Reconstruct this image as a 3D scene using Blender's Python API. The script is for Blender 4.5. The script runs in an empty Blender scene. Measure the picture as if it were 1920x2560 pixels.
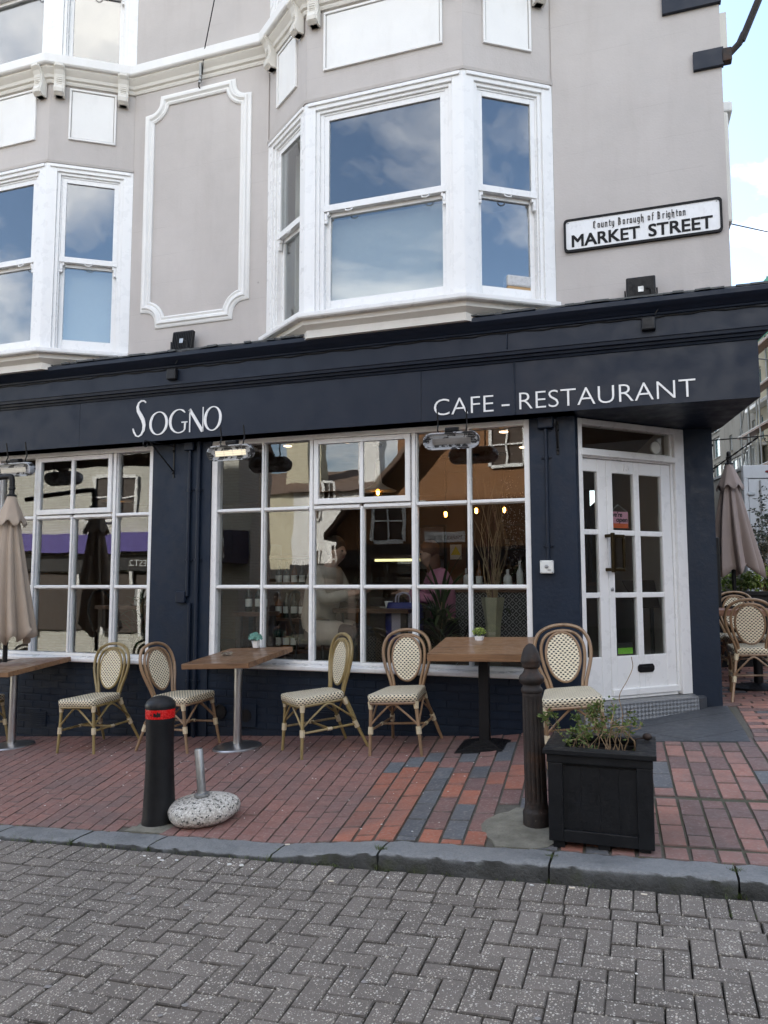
import bpy, bmesh, math, random
from mathutils import Vector, Matrix, Quaternion

random.seed(11)
sc = bpy.context.scene
COL = sc.collection
R = math.radians

# ---------------------------------------------------------------- camera
CAM = Vector((0.0, -6.85, 1.60))
yaw, pit, rol = R(19.05), R(5.28), R(-0.107)
fw = Vector((-math.sin(yaw)*math.cos(pit), math.cos(yaw)*math.cos(pit), math.sin(pit)))
rt = Vector((math.cos(yaw), math.sin(yaw), 0))
up = rt.cross(fw)
rt = rt*math.cos(rol) + up*math.sin(rol)
up = rt.cross(fw)
cd = bpy.data.cameras.new('camera')
cam = bpy.data.objects.new('camera', cd)
COL.objects.link(cam)
cam.matrix_world = Matrix.Translation(CAM) @ Matrix((rt, up, -fw)).transposed().to_4x4()
cd.sensor_fit = 'VERTICAL'
cd.sensor_height = 24.0
cd.sensor_width = 18.0
cd.lens = 24.0*1921.9/2560
cd.clip_start = 0.05
cd.clip_end = 3000
sc.camera = cam

# ---------------------------------------------------------------- sky, sun, exposure
SUN_EL = 33.0
SUN_H = Vector((-0.766, 0.643, 0)).normalized()          # the sun stands behind the building, to its left
SUN_DIR = Vector((SUN_H.x*math.cos(R(SUN_EL)), SUN_H.y*math.cos(R(SUN_EL)), math.sin(R(SUN_EL))))
w = bpy.data.worlds.new('World')
sc.world = w
w.use_nodes = True
nt = w.node_tree
nt.nodes.clear()
def wn(t, **kw):
    n = nt.nodes.new(t)
    for k, v in kw.items():
        if k in n.inputs: n.inputs[k].default_value = v
        else: setattr(n, k, v)
    return n
sky = wn('ShaderNodeTexSky')
sky.sky_type = 'NISHITA'
sky.sun_disc = False
sky.sun_elevation = R(SUN_EL)
sky.sun_rotation = math.atan2(SUN_H.x, SUN_H.y)
sky.air_density = 1.0
sky.dust_density = 1.0
sky.ozone_density = 1.0
tc = wn('ShaderNodeTexCoord')
sep = wn('ShaderNodeSeparateXYZ'); nt.links.new(tc.outputs['Generated'], sep.inputs[0])
zc = wn('ShaderNodeMath', operation='MAXIMUM'); zc.inputs[1].default_value = 0.0; nt.links.new(sep.outputs[2], zc.inputs[0])
za = wn('ShaderNodeMath', operation='ADD'); za.inputs[1].default_value = 0.22; nt.links.new(zc.outputs[0], za.inputs[0])
dv = []
for i in (0, 1):
    m = wn('ShaderNodeMath', operation='DIVIDE'); nt.links.new(sep.outputs[i], m.inputs[0]); nt.links.new(za.outputs[0], m.inputs[1]); dv.append(m)
cmb = wn('ShaderNodeCombineXYZ'); nt.links.new(dv[0].outputs[0], cmb.inputs[0]); nt.links.new(dv[1].outputs[0], cmb.inputs[1])
cl1 = wn('ShaderNodeTexNoise'); cl1.inputs['Scale'].default_value = 1.15; cl1.inputs['Detail'].default_value = 9; cl1.inputs['Roughness'].default_value = 0.58; cl1.inputs['Distortion'].default_value = 0.35
ofs = wn('ShaderNodeVectorMath', operation='ADD'); ofs.inputs[1].default_value = (-11.0, 5.0, 0)
nt.links.new(cmb.outputs[0], ofs.inputs[0]); nt.links.new(ofs.outputs[0], cl1.inputs['Vector'])
crp = wn('ShaderNodeValToRGB'); nt.links.new(cl1.outputs[0], crp.inputs[0])
crp.color_ramp.elements[0].position = 0.46; crp.color_ramp.elements[0].color = (0, 0, 0, 1)
crp.color_ramp.elements[1].position = 0.64; crp.color_ramp.elements[1].color = (1, 1, 1, 1)
cmx = wn('ShaderNodeMixRGB'); cmx.inputs[2].default_value = (10.4, 10.0, 9.5, 1)
abv = wn('ShaderNodeMath', operation='GREATER_THAN'); abv.inputs[1].default_value = 0.0; nt.links.new(sep.outputs[2], abv.inputs[0])
cfa = wn('ShaderNodeMath', operation='MULTIPLY'); nt.links.new(crp.outputs[0], cfa.inputs[0]); nt.links.new(abv.outputs[0], cfa.inputs[1])
nt.links.new(cfa.outputs[0], cmx.inputs[0]); nt.links.new(sky.outputs[0], cmx.inputs[1])
bg = wn('ShaderNodeBackground'); bg.inputs['Strength'].default_value = 0.095
nt.links.new(cmx.outputs[0], bg.inputs['Color'])
wo = wn('ShaderNodeOutputWorld'); nt.links.new(bg.outputs[0], wo.inputs[0])

sd = bpy.data.lights.new('sun', 'SUN')
sd.energy = 5.0
sd.angle = R(0.53)
sd.color = (1.0, 0.955, 0.88)
sun = bpy.data.objects.new('sun', sd)
COL.objects.link(sun)
sun.location = (-20, 30, 40)
sun.rotation_euler = SUN_DIR.to_track_quat('Z', 'Y').to_euler()

sc.view_settings.view_transform = 'Standard'
sc.view_settings.look = 'None'
sc.view_settings.exposure = 2.15
sc.view_settings.gamma = 1.0
sc.view_settings.use_curve_mapping = False
sc.render.engine = 'CYCLES'
sc.cycles.use_denoising = True
sc.cycles.max_bounces = 7
sc.cycles.diffuse_bounces = 4
sc.cycles.glossy_bounces = 4
sc.cycles.transmission_bounces = 4
sc.cycles.transparent_max_bounces = 14
sc.cycles.caustics_reflective = False
sc.cycles.caustics_refractive = False

# ---------------------------------------------------------------- ground levels (the street climbs to the right)
def interp(x, xs, ys):
    if x <= xs[0]: return ys[0] + (x-xs[0])*(ys[1]-ys[0])/(xs[1]-xs[0])
    for i in range(1, len(xs)):
        if x <= xs[i]:
            t = (x-xs[i-1])/(xs[i]-xs[i-1])
            return ys[i-1] + t*(ys[i]-ys[i-1])
    return ys[-1] + (x-xs[-1])*(ys[-1]-ys[-2])/(xs[-1]-xs[-2])
def road_z(x, y):
    y = max(min(y, -2.0), -9.5)
    return 0.145 + 0.0416*x + 0.054*(y+2.85)*(1.0 if y > -5.5 else (5.5-2.85)/(-y-2.85))
def kerb_z(x): return interp(x, [-8, -4, -2.9, -2.07, -1.43, -.67, .34, 4], [-.165, -.001, .05, .085, .172, .208, .242, .39])
def wall_z(x): return interp(x, [-7, -5, -3.5, -1.4, -.6, 0, .6, 1.5, 4], [-.09, .035, .13, .26, .37, .42, .45, .50, .62])
KB = -2.65     # back edge of the kerb
KF = -2.85     # its face
def pav_z(x, y):
    k, f = kerb_z(x), wall_z(x)
    t = (y-KB)/(-KB)
    if t > 1: return f + (y)*0.025
    return k + (f-k)*t
def pav_matrix(x, y, rz=0, slope=1.0):
    e = 0.3
    dx = (pav_z(x+e, y)-pav_z(x-e, y))/(2*e)*slope
    dy = (pav_z(x, y+e)-pav_z(x, y-e))/(2*e)*slope
    n = Vector((-dx, -dy, 1)).normalized()
    q = Vector((0, 0, 1)).rotation_difference(n)
    return Matrix.Translation((x, y, pav_z(x, y))) @ q.to_matrix().to_4x4() @ Matrix.Rotation(rz, 4, 'Z')

# ---------------------------------------------------------------- mesh helpers
class MB:
    def __init__(s): s.v = []; s.f = []; s.uv = []
    def add(s, vs, fs, uvs=None):
        o = len(s.v); s.v += [tuple(q) for q in vs]
        for i, f in enumerate(fs):
            s.f.append(tuple(a+o for a in f)); s.uv.append(uvs[i] if uvs else None)
        return s
    def box(s, x0, x1, y0, y1, z0, z1):
        return s.add([(x0,y0,z0),(x1,y0,z0),(x1,y1,z0),(x0,y1,z0),(x0,y0,z1),(x1,y0,z1),(x1,y1,z1),(x0,y1,z1)],
                     [(3,2,1,0),(4,5,6,7),(0,1,5,4),(1,2,6,5),(2,3,7,6),(3,0,4,7)])
    def obox(s, m, x0, x1, y0, y1, z0, z1):
        vs = [(x0,y0,z0),(x1,y0,z0),(x1,y1,z0),(x0,y1,z0),(x0,y0,z1),(x1,y0,z1),(x1,y1,z1),(x0,y1,z1)]
        return s.add([m @ Vector(q) for q in vs], [(3,2,1,0),(4,5,6,7),(0,1,5,4),(1,2,6,5),(2,3,7,6),(3,0,4,7)])
    def prism(s, poly, z0, z1, m=None):
        n = len(poly)
        vs = [Vector((p[0],p[1],z0)) for p in poly] + [Vector((p[0],p[1],z1)) for p in poly]
        if m: vs = [m @ q for q in vs]
        fs = [tuple(range(n-1,-1,-1)), tuple(range(n,2*n))] + [(i,(i+1)%n,n+(i+1)%n,n+i) for i in range(n)]
        return s.add(vs, fs)
    def tube(s, path, r, n=8, closed=False, cap=True):
        P = [Vector(q) for q in path]; k = len(P)
        rr = r if isinstance(r, (list, tuple)) else [r]*k
        T = []
        for i in range(k):
            a = P[(i-1) % k] if (closed or i > 0) else P[i]
            b = P[(i+1) % k] if (closed or i < k-1) else P[i]
            t = (b-a); T.append(t.normalized() if t.length > 1e-9 else Vector((0,0,1)))
        u = T[0].orthogonal().normalized()
        vs = []
        for i in range(k):
            if i: u = T[i-1].rotation_difference(T[i]) @ u
            u = (u - T[i]*u.dot(T[i])).normalized()
            b = T[i].cross(u)
            for j in range(n):
                a = 2*math.pi*j/n
                vs.append(P[i] + (u*math.cos(a)+b*math.sin(a))*rr[i])
        fs = []
        for i in range(k if closed else k-1):
            for j in range(n):
                a, b2 = i*n+j, i*n+(j+1)%n
                c, d = ((i+1)%k)*n+(j+1)%n, ((i+1)%k)*n+j
                fs.append((a,b2,c,d))
        if cap and not closed:
            fs.append(tuple(range(n-1,-1,-1))); fs.append(tuple((k-1)*n+j for j in range(n)))
        return s.add(vs, fs)
    def lathe(s, prof, n=24, c=(0,0,0), fl=None, m=None):
        vs = []
        for (r, z) in prof:
            for j in range(n):
                a = 2*math.pi*j/n
                q = r if fl is None else fl(r, z, a)
                p = Vector((c[0]+q*math.cos(a), c[1]+q*math.sin(a), c[2]+z))
                vs.append(m @ p if m else p)
        k = len(prof); fs = []
        for i in range(k-1):
            for j in range(n):
                fs.append((i*n+j, i*n+(j+1)%n, (i+1)*n+(j+1)%n, (i+1)*n+j))
        fs.append(tuple(range(n-1,-1,-1))); fs.append(tuple((k-1)*n+j for j in range(n)))
        return s.add(vs, fs)
    def sweep(s, path, prof, closed=False):
        """closed profile of (out, z) swept along a plan polyline; out is to the right of travel"""
        P = [Vector((q[0], q[1])) for q in path]; k = len(P); n = len(prof); vs = []
        for i in range(k):
            d0 = (P[i]-P[i-1]).normalized() if i > 0 else None
            d1 = (P[i+1]-P[i]).normalized() if i < k-1 else None
            n0 = Vector((d0.y,-d0.x)) if d0 else None
            n1 = Vector((d1.y,-d1.x)) if d1 else None
            if n0 is None: mt = n1
            elif n1 is None: mt = n0
            else:
                b = (n0+n1).normalized(); mt = b/max(b.dot(n0), .25)
            for (o, z) in prof: vs.append((P[i].x+mt.x*o, P[i].y+mt.y*o, z))
        fs = []
        for i in range(k-1):
            for j in range(n):
                fs.append((i*n+j, (i+1)*n+j, (i+1)*n+(j+1)%n, i*n+(j+1)%n))
        fs.append(tuple(range(n))); fs.append(tuple((k-1)*n+j for j in range(n-1,-1,-1)))
        return s.add(vs, fs)
    def mesh(s, name, mat=None, smooth=False, auto=None):
        me = bpy.data.meshes.new(name)
        me.from_pydata(s.v, [], s.f)
        if any(u for u in s.uv):
            l = me.uv_layers.new(name='UVMap')
            i = 0
            for f, u in zip(s.f, s.uv):
                for j in range(len(f)):
                    l.data[i].uv = u[j] if u else (0, 0)
                    i += 1
        bm = bmesh.new(); bm.from_mesh(me)
        bmesh.ops.recalc_face_normals(bm, faces=bm.faces)
        bm.to_mesh(me); bm.free()
        if mat is not None: me.materials.append(mat)
        if smooth:
            me.polygons.foreach_set('use_smooth', [True]*len(me.polygons))
            me.set_sharp_from_angle(angle=R(auto or 40))
        return me
    def build(s, name, mat, parent=None, smooth=False, auto=None, bevel=0, world=True, seg=2):
        return link(name, s.mesh(name, mat, smooth, auto), parent, bevel, world, seg)

def link(name, me, parent=None, bevel=0, world=True, seg=2):
    o = bpy.data.objects.new(name, me); COL.objects.link(o)
    if parent is not None:
        o.parent = parent
        if world and parent.get('_w'):
            o.matrix_parent_inverse = Matrix.Translation(-Vector(parent['_w']))
    if bevel:
        b = o.modifiers.new('bevel', 'BEVEL'); b.width = bevel; b.segments = seg; b.limit_method = 'ANGLE'; b.angle_limit = R(35)
        b.harden_normals = False
    return o
def tag(o, label, cat, group=None):
    o['label'] = label; o['category'] = cat
    if group: o['group'] = group
    return o
def thing(name, label, cat, loc=(0,0,0), rz=0, group=None, world=False, matrix=None):
    o = bpy.data.objects.new(name, None); COL.objects.link(o)
    o.empty_display_size = .1
    if matrix is not None: o.matrix_world = matrix
    else:
        o.location = loc; o.rotation_euler = (0,0,rz)
    if world: o['_w'] = tuple(loc)
    return tag(o, label, cat, group)
def struct(o): o['kind'] = 'structure'; return o
def stuff(o): o['kind'] = 'stuff'; return o
def copy_tree(o, parent=None):
    c = o.copy(); COL.objects.link(c)
    if parent is not None: c.parent = parent
    for ch in list(o.children): copy_tree(ch, c)
    return c
def arc(cx, cy, r, a0, a1, n):
    return [(cx+r*math.cos(R(a0+(a1-a0)*i/n)), cy+r*math.sin(R(a0+(a1-a0)*i/n))) for i in range(n+1)]
def ball(mb, c, r, n=10, m=6, sq=(1,1,1), jit=0):
    pr = []
    vs = []; fs = []
    for i in range(m+1):
        th = math.pi*i/m
        for j in range(n):
            a = 2*math.pi*j/n; k = 1+random.uniform(-jit, jit)
            vs.append((c[0]+r*sq[0]*k*math.sin(th)*math.cos(a), c[1]+r*sq[1]*k*math.sin(th)*math.sin(a), c[2]+r*sq[2]*k*math.cos(th)))
    for i in range(m):
        for j in range(n):
            fs.append((i*n+j, (i+1)*n+j, (i+1)*n+(j+1)%n, i*n+(j+1)%n))
    mb.add(vs, fs)
# ---------------------------------------------------------------- materials
class NT:
    def __init__(s, name):
        s.m = bpy.data.materials.new(name); s.m.use_nodes = True
        s.t = s.m.node_tree; s.t.nodes.clear()
        s.out = s.n('ShaderNodeOutputMaterial')
    def n(s, t, **kw):
        x = s.t.nodes.new(t)
        for k, v in kw.items(): setattr(x, k, v)
        return x
    def l(s, a, b): s.t.links.new(a, b)
    def pos(s):
        if not hasattr(s, '_p'): s._p = s.n('ShaderNodeNewGeometry')
        return s._p.outputs['Position']
    def geo(s):
        s.pos(); return s._p
    def objc(s):
        if not hasattr(s, '_o'): s._o = s.n('ShaderNodeTexCoord')
        return s._o
    def noise(s, scale, detail=4, rough=.55, vec=None, dist=0):
        x = s.n('ShaderNodeTexNoise'); x.inputs['Scale'].default_value = scale; x.inputs['Detail'].default_value = detail
        x.inputs['Roughness'].default_value = rough; x.inputs['Distortion'].default_value = dist
        s.l(vec if vec is not None else s.pos(), x.inputs['Vector']); return x.outputs[0]
    def voro(s, scale, feature='F1', vec=None, out=0):
        x = s.n('ShaderNodeTexVoronoi', feature=feature); x.inputs['Scale'].default_value = scale
        s.l(vec if vec is not None else s.pos(), x.inputs['Vector']); return x.outputs[out]
    def scalev(s, v, sc3):
        x = s.n('ShaderNodeVectorMath', operation='MULTIPLY'); s.l(v, x.inputs[0]); x.inputs[1].default_value = sc3; return x.outputs[0]
    def ramp(s, v, *st):
        x = s.n('ShaderNodeValToRGB'); e = x.color_ramp.elements
        while len(e) < len(st): e.new(.5)
        for i, (p, c) in enumerate(st):
            e[i].position = p; e[i].color = (c, c, c, 1) if isinstance(c, (int, float)) else (*c, 1)
        s.l(v, x.inputs[0]); return x.outputs[0]
    def math(s, op, a, b=None, clamp=False):
        x = s.n('ShaderNodeMath', operation=op, use_clamp=clamp)
        for i, q in enumerate((a, b)):
            if q is None: continue
            if isinstance(q, (int, float)): x.inputs[i].default_value = q
            else: s.l(q, x.inputs[i])
        return x.outputs[0]
    def mix(s, f, a, b, blend='MIX'):
        x = s.n('ShaderNodeMixRGB', blend_type=blend)
        for i, q in enumerate((f, a, b)):
            if isinstance(q, (int, float)): x.inputs[i].default_value = q if i == 0 else (q, q, q, 1)
            elif isinstance(q, tuple): x.inputs[i].default_value = (*q, 1)
            else: s.l(q, x.inputs[i])
        return x.outputs[0]
    def bump(s, h, strength=.3, dist=.01, prev=None):
        x = s.n('ShaderNodeBump'); x.inputs['Strength'].default_value = strength; x.inputs['Distance'].default_value = dist
        s.l(h, x.inputs['Height'])
        if prev is not None: s.l(prev, x.inputs['Normal'])
        return x.outputs[0]
    def edge(s):
        sx = s.n('ShaderNodeSeparateXYZ'); s.l(s.objc().outputs['UV'], sx.inputs[0]); return sx.outputs[0]
    def rnd(s):
        """a number per piece: per object and per loose island"""
        oi = s.n('ShaderNodeObjectInfo')
        return s.math('FRACT', s.math('ADD', oi.outputs['Random'], s.geo().outputs['Random Per Island']))
    def princ(s, col, rough=.5, metal=0, normal=None, spec=.5, coat=0, emit=None, estr=0, alpha=None, trans=0, sss=0, sheen=0):
        b = s.n('ShaderNodeBsdfPrincipled')
        def st(k, v):
            if isinstance(v, (int, float)): b.inputs[k].default_value = v
            elif isinstance(v, tuple): b.inputs[k].default_value = (*v, 1)
            else: s.l(v, b.inputs[k])
        st('Base Color', col); st('Roughness', rough); st('Metallic', metal); st('Specular IOR Level', spec)
        if coat: st('Coat Weight', coat)
        if trans: st('Transmission Weight', trans)
        if sheen: st('Sheen Weight', sheen)
        if emit is not None: st('Emission Color', emit); b.inputs['Emission Strength'].default_value = estr
        if normal is not None: s.l(normal, b.inputs['Normal'])
        s.l(b.outputs[0], s.out.inputs[0]); return b

def paint(name, col, rough=.45, var=.10, vs=3.0, bump=.08, bs=60, metal=0, spec=.5, dirt=0.0, dcol=(.12,.11,.09), rvar=.12, coat=0):
    t = NT(name)
    n1 = t.noise(vs, 6, .6)
    c = t.mix(1.0, col, t.ramp(n1, (.3, 1-var), (.7, 1+var*.6)), 'MULTIPLY')
    if dirt:
        d = t.noise(vs*2.3, 8, .7, vec=t.scalev(t.pos(), (1.6, 1.6, .55)))
        c = t.mix(t.ramp(d, (.50, 0), (.80, dirt)), c, dcol)
    r = t.ramp(t.noise(vs*4, 3), (.3, max(rough-rvar, .03)), (.7, min(rough+rvar, 1)))
    nb = t.bump(t.noise(bs, 4), bump, .01) if bump else None
    t.princ(c, r, metal, nb, spec, coat)
    return t.m

white_paint = paint('white_gloss_paint', (.80,.80,.79), .32, .03, 2.5, .05, 35, dirt=.05, dcol=(.55,.53,.5))
white_masonry = paint('white_masonry_paint', (.78,.775,.755), .7, .05, 2, .12, 70, dirt=.2, dcol=(.5,.47,.42))
cream_masonry = paint('cream_masonry_paint', (.68,.655,.60), .7, .06, 2, .12, 70, dirt=.25, dcol=(.42,.39,.34))
navy = paint('navy_satin_paint', (.0055,.0115,.025), .46, .10, 1.6, .07, 30, dirt=.12, dcol=(.020,.026,.036), spec=.32)
navy_rough = paint('navy_masonry_paint', (.005,.0135,.030), .52, .18, 3, .2, 30, dirt=.22, dcol=(.020,.028,.040), spec=.35)
black_paint = paint('black_paint', (.0055,.0065,.0085), .5, .3, 8, .14, 60, dirt=.22, dcol=(.035,.035,.035), spec=.3)
black_plastic = paint('black_plastic', (.006,.0065,.008), .48, .2, 7, .06, 80, dirt=.3, dcol=(.03,.03,.03), spec=.35)
black_metal = paint('black_powder_coat', (.006,.006,.007), .5, .2, 9, .05, 90, spec=.3)
steel = paint('brushed_steel', (.50,.50,.50), .34, .05, 4, 0, 120, metal=1, rvar=.05)
galv = paint('galvanised_steel', (.42,.43,.43), .42, .2, 20, .1, 60, metal=.85, dirt=.4, dcol=(.22,.20,.17))
brass = paint('aged_brass', (.06,.042,.02), .42, .3, 15, .1, 60, metal=1, dirt=.7, dcol=(.02,.025,.02))
red_tape = paint('red_reflective_tape', (.62,.012,.012), .25, .2, 30, .1, 120, dirt=.1, dcol=(.1,.02,.02))
white_plastic = paint('white_plastic', (.72,.73,.70), .4, .05, 8, 0)
lead = paint('lead_flashing', (.055,.060,.062), .6, .35, 14, .5, 24, dirt=.5, dcol=(.16,.17,.15))
ceramic = paint('white_ceramic', (.80,.80,.79), .25, .04, 10, 0)
soil = paint('dark_soil', (.028,.020,.015), .95, .5, 60, 1.0, 70)
concrete = paint('mossy_concrete', (.20,.19,.155), .9, .35, 10, .6, 60, dirt=.7, dcol=(.06,.08,.03))
slate = paint('slate_paving', (.060,.066,.074), .55, .25, 5, .2, 50, dirt=.3, dcol=(.11,.11,.11))
interior_wall = paint('ochre_interior_plaster', (.115,.050,.022), .8, .12, 2, .05, 40)
interior_dark = paint('dark_interior_paint', (.055,.040,.032), .7, .2, 3, .05, 40)
interior_floor = paint('dark_floorboards', (.060,.040,.028), .5, .3, 4, .05, 40)
interior_ceil = paint('interior_ceiling', (.15,.11,.08), .8, .05, 2, 0, 40)
room_wall = paint('pale_room_plaster', (.40,.40,.38), .8, .05, 2, 0, 40)
blind = paint('pale_roller_blind', (.74,.72,.62), .8, .05, 30, .1, 120)
taupe_cloth = paint('taupe_parasol_canvas', (.40,.325,.255), .85, .07, 5, .15, 260)
mauve_cloth = paint('mauve_grey_parasol_canvas', (.30,.245,.225), .85, .07, 5, .15, 260)
plastic_film = paint('film', (.5,.5,.5), .3, .2, 40, .3, 30)
cardboard = paint('cardboard', (.42,.27,.13), .8, .1, 9, .1, 60)

def mk_wall():
    t = NT('greige_masonry_paint')
    p = t.pos()
    n1 = t.noise(.9, 7, .62)
    c = t.mix(1.0, (.485,.452,.428), t.ramp(n1, (.3, .90), (.7, 1.07)), 'MULTIPLY')
    st = t.noise(2.2, 7, .65, vec=t.scalev(p, (1.8, 1.8, .28)))
    c = t.mix(t.ramp(st, (.50, 0), (.80, .34)), c, (.36,.32,.295))
    c = t.mix(t.ramp(t.noise(3.1, 6, .7), (.62, 0), (.70, .22)), c, (.56,.51,.48))
    sp = t.voro(1.1, 'F1'); c = t.mix(t.ramp(sp, (.018, .85), (.026, 0)), c, (.04,.035,.03))
    # scored ashlar lines, shallow and partly filled with paint
    sx = t.n('ShaderNodeSeparateXYZ'); t.l(p, sx.inputs[0])
    wob = t.math('MULTIPLY', t.noise(1.3, 2), .02)
    z = t.math('ADD', sx.outputs[2], wob)
    fz = t.math('FRACT', t.math('DIVIDE', t.math('ADD', z, .03), .315))
    lz = t.math('LESS_THAN', t.math('ABSOLUTE', t.math('SUBTRACT', fz, .5)), .011)
    vis = t.ramp(t.noise(1.7, 3), (.46, 0), (.62, 1))
    lz = t.math('MULTIPLY', lz, vis)
    c = t.mix(t.math('MULTIPLY', lz, .16), c, (.24,.21,.20))
    nb = t.bump(t.noise(55, 5, .6), .28, .006)
    nb = t.bump(t.noise(6, 4), .22, .02, nb)
    nb = t.bump(t.math('SUBTRACT', 1.0, lz), .3, .004, nb)
    t.princ(c, .68, 0, nb, .35)
    return t.m
greige = mk_wall()

def mk_glass(name='window_glass', ior=1.52, tint=(.93,.95,.94), wave=.0, boost=1.0):
    t = NT(name)
    g = t.geo()
    i2 = t.n('ShaderNodeMix'); i2.data_type = 'FLOAT'
    t.l(g.outputs['Backfacing'], i2.inputs[0]); i2.inputs[2].default_value = ior; i2.inputs[3].default_value = 1/ior
    fr = t.n('ShaderNodeFresnel'); t.l(i2.outputs[0], fr.inputs['IOR'])
    f = t.math('MULTIPLY', fr.outputs[0], boost, True)
    gl = t.n('ShaderNodeBsdfGlossy'); gl.inputs['Roughness'].default_value = 0.0; gl.inputs['Color'].default_value = (1,1,1,1)
    if wave:
        nb = t.bump(t.noise(2.2, 2, .5), wave, .02); t.l(nb, gl.inputs['Normal'])
    tr = t.n('ShaderNodeBsdfTransparent'); tr.inputs['Color'].default_value = (*tint, 1)
    mx = t.n('ShaderNodeMixShader'); t.l(f, mx.inputs[0]); t.l(tr.outputs[0], mx.inputs[1]); t.l(gl.outputs[0], mx.inputs[2])
    t.l(mx.outputs[0], t.out.inputs[0])
    return t.m
glass = mk_glass('shop_window_glass', 1.72, (.87,.89,.88), .035)
sash_glass = mk_glass('old_sash_glass', 2.2, (.80,.83,.84), .05)
clear_glass = mk_glass('clear_glass', 1.5)

def mk_block():
    t = NT('speckled_block_paving')
    r = t.rnd()
    c = t.mix(r, (.170,.150,.132), (.225,.200,.176))
    c = t.mix(t.ramp(t.noise(5, 6, .65), (.35, 0), (.7, .45)), c, (.135,.120,.106))
    c = t.mix(t.ramp(t.noise(.9, 6, .7), (.50, 0), (.68, .40)), c, (.105,.098,.090))
    c = t.mix(t.ramp(t.noise(140, 2), (.35, .25), (.65, 0)), c, (.05,.047,.045))
    # exposed white aggregate, two sizes, thinner in places
    dn = t.noise(14, 3)
    thr = t.ramp(dn, (.3, .13), (.7, .27))
    v1 = t.n('ShaderNodeTexVoronoi'); v1.inputs['Scale'].default_value = 78; t.l(t.pos(), v1.inputs['Vector'])
    sepc = t.n('ShaderNodeSeparateColor'); t.l(v1.outputs['Color'], sepc.inputs[0])
    on = t.math('GREATER_THAN', sepc.outputs[0], .58)
    s1 = t.math('MULTIPLY', t.math('LESS_THAN', v1.outputs['Distance'], t.math('MULTIPLY', thr, 1.55)), on)
    v2 = t.n('ShaderNodeTexVoronoi'); v2.inputs['Scale'].default_value = 160; t.l(t.pos(), v2.inputs['Vector'])
    sep2 = t.n('ShaderNodeSeparateColor'); t.l(v2.outputs['Color'], sep2.inputs[0])
    s2 = t.math('MULTIPLY', t.math('LESS_THAN', v2.outputs['Distance'], t.math('MULTIPLY', thr, 1.4)), t.math('GREATER_THAN', sep2.outputs[1], .60))
    sp = t.math('MAXIMUM', s1, s2)
    chip = t.mix(sepc.outputs[1], (.62,.60,.54), (.46,.41,.33))
    c = t.mix(t.math('MULTIPLY', sp, .88), c, chip)
    c = t.mix(t.math('MULTIPLY', t.edge(), t.ramp(t.noise(9, 5, .65), (.35, .10), (.65, .62))), c, (.030,.028,.023))
    nb = t.bump(t.noise(180, 3), .5, .004)
    nb = t.bump(t.noise(22, 4), .3, .006, nb)
    t.princ(c, .82, 0, nb, .3)
    return t.m
block_mat = mk_block()

def mk_brickpaver(name, ca, cb, cc, bumpy=.35):
    t = NT(name)
    r = t.rnd()
    c = t.ramp(r, (.0, ca), (.5, cb), (1.0, cc))
    c = t.mix(t.ramp(t.noise(11, 7, .7), (.40, 0), (.66, .62)), c, tuple(q*.62 for q in cb))
    c = t.mix(t.ramp(t.noise(50, 4), (.52, 0), (.72, .5)), c, (.38,.33,.30))
    c = t.mix(t.ramp(t.noise(1.4, 6, .65), (.42, 0), (.68, .55)), c, (.125,.112,.110))
    c = t.mix(t.ramp(t.noise(24, 5, .7), (.56, 0), (.70, .45)), c, tuple(q*.45 for q in cb))
    c = t.mix(t.math('MULTIPLY', t.edge(), t.ramp(t.noise(9, 5, .65), (.35, .25), (.65, .85))), c, (.050,.046,.038))
    nb = t.bump(t.noise(85, 4), bumpy, .005)
    nb = t.bump(t.noise(14, 3), .25, .008, nb)
    t.princ(c, t.ramp(t.noise(8, 3), (.3, .52), (.7, .78)), 0, nb, .4)
    return t.m
pav_dusky = mk_brickpaver('dusky_red_clay_paver', (.255,.130,.110), (.295,.146,.120), (.205,.118,.104))
pav_red = mk_brickpaver('orange_red_clay_paver', (.34,.122,.075), (.40,.148,.092), (.27,.105,.072))
pav_plum = mk_brickpaver('plum_clay_paver', (.19,.105,.092), (.225,.12,.104), (.145,.095,.092))
pav_blue = mk_brickpaver('blue_grey_clay_paver', (.105,.115,.126), (.145,.155,.165), (.078,.086,.096))
pav_pink = mk_brickpaver('pink_red_clay_paver', (.36,.172,.132), (.42,.195,.148), (.28,.150,.128))

def mk_joint(name, ca, cb, moss=.5):
    t = NT(name)
    c = t.mix(t.noise(30, 5), ca, cb)
    c = t.mix(t.ramp(t.noise(1.6, 5, .6), (.50, 0), (.66, moss)), c, (.045,.062,.018))
    t.princ(c, .95, 0, t.bump(t.noise(120, 3), .8, .006), .2)
    return t.m
road_joint = mk_joint('road_joint_grit', (.022,.021,.018), (.050,.046,.038), .75)
pav_joint = mk_joint('pavement_joint_mortar', (.075,.070,.060), (.15,.14,.12), .4)

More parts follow.
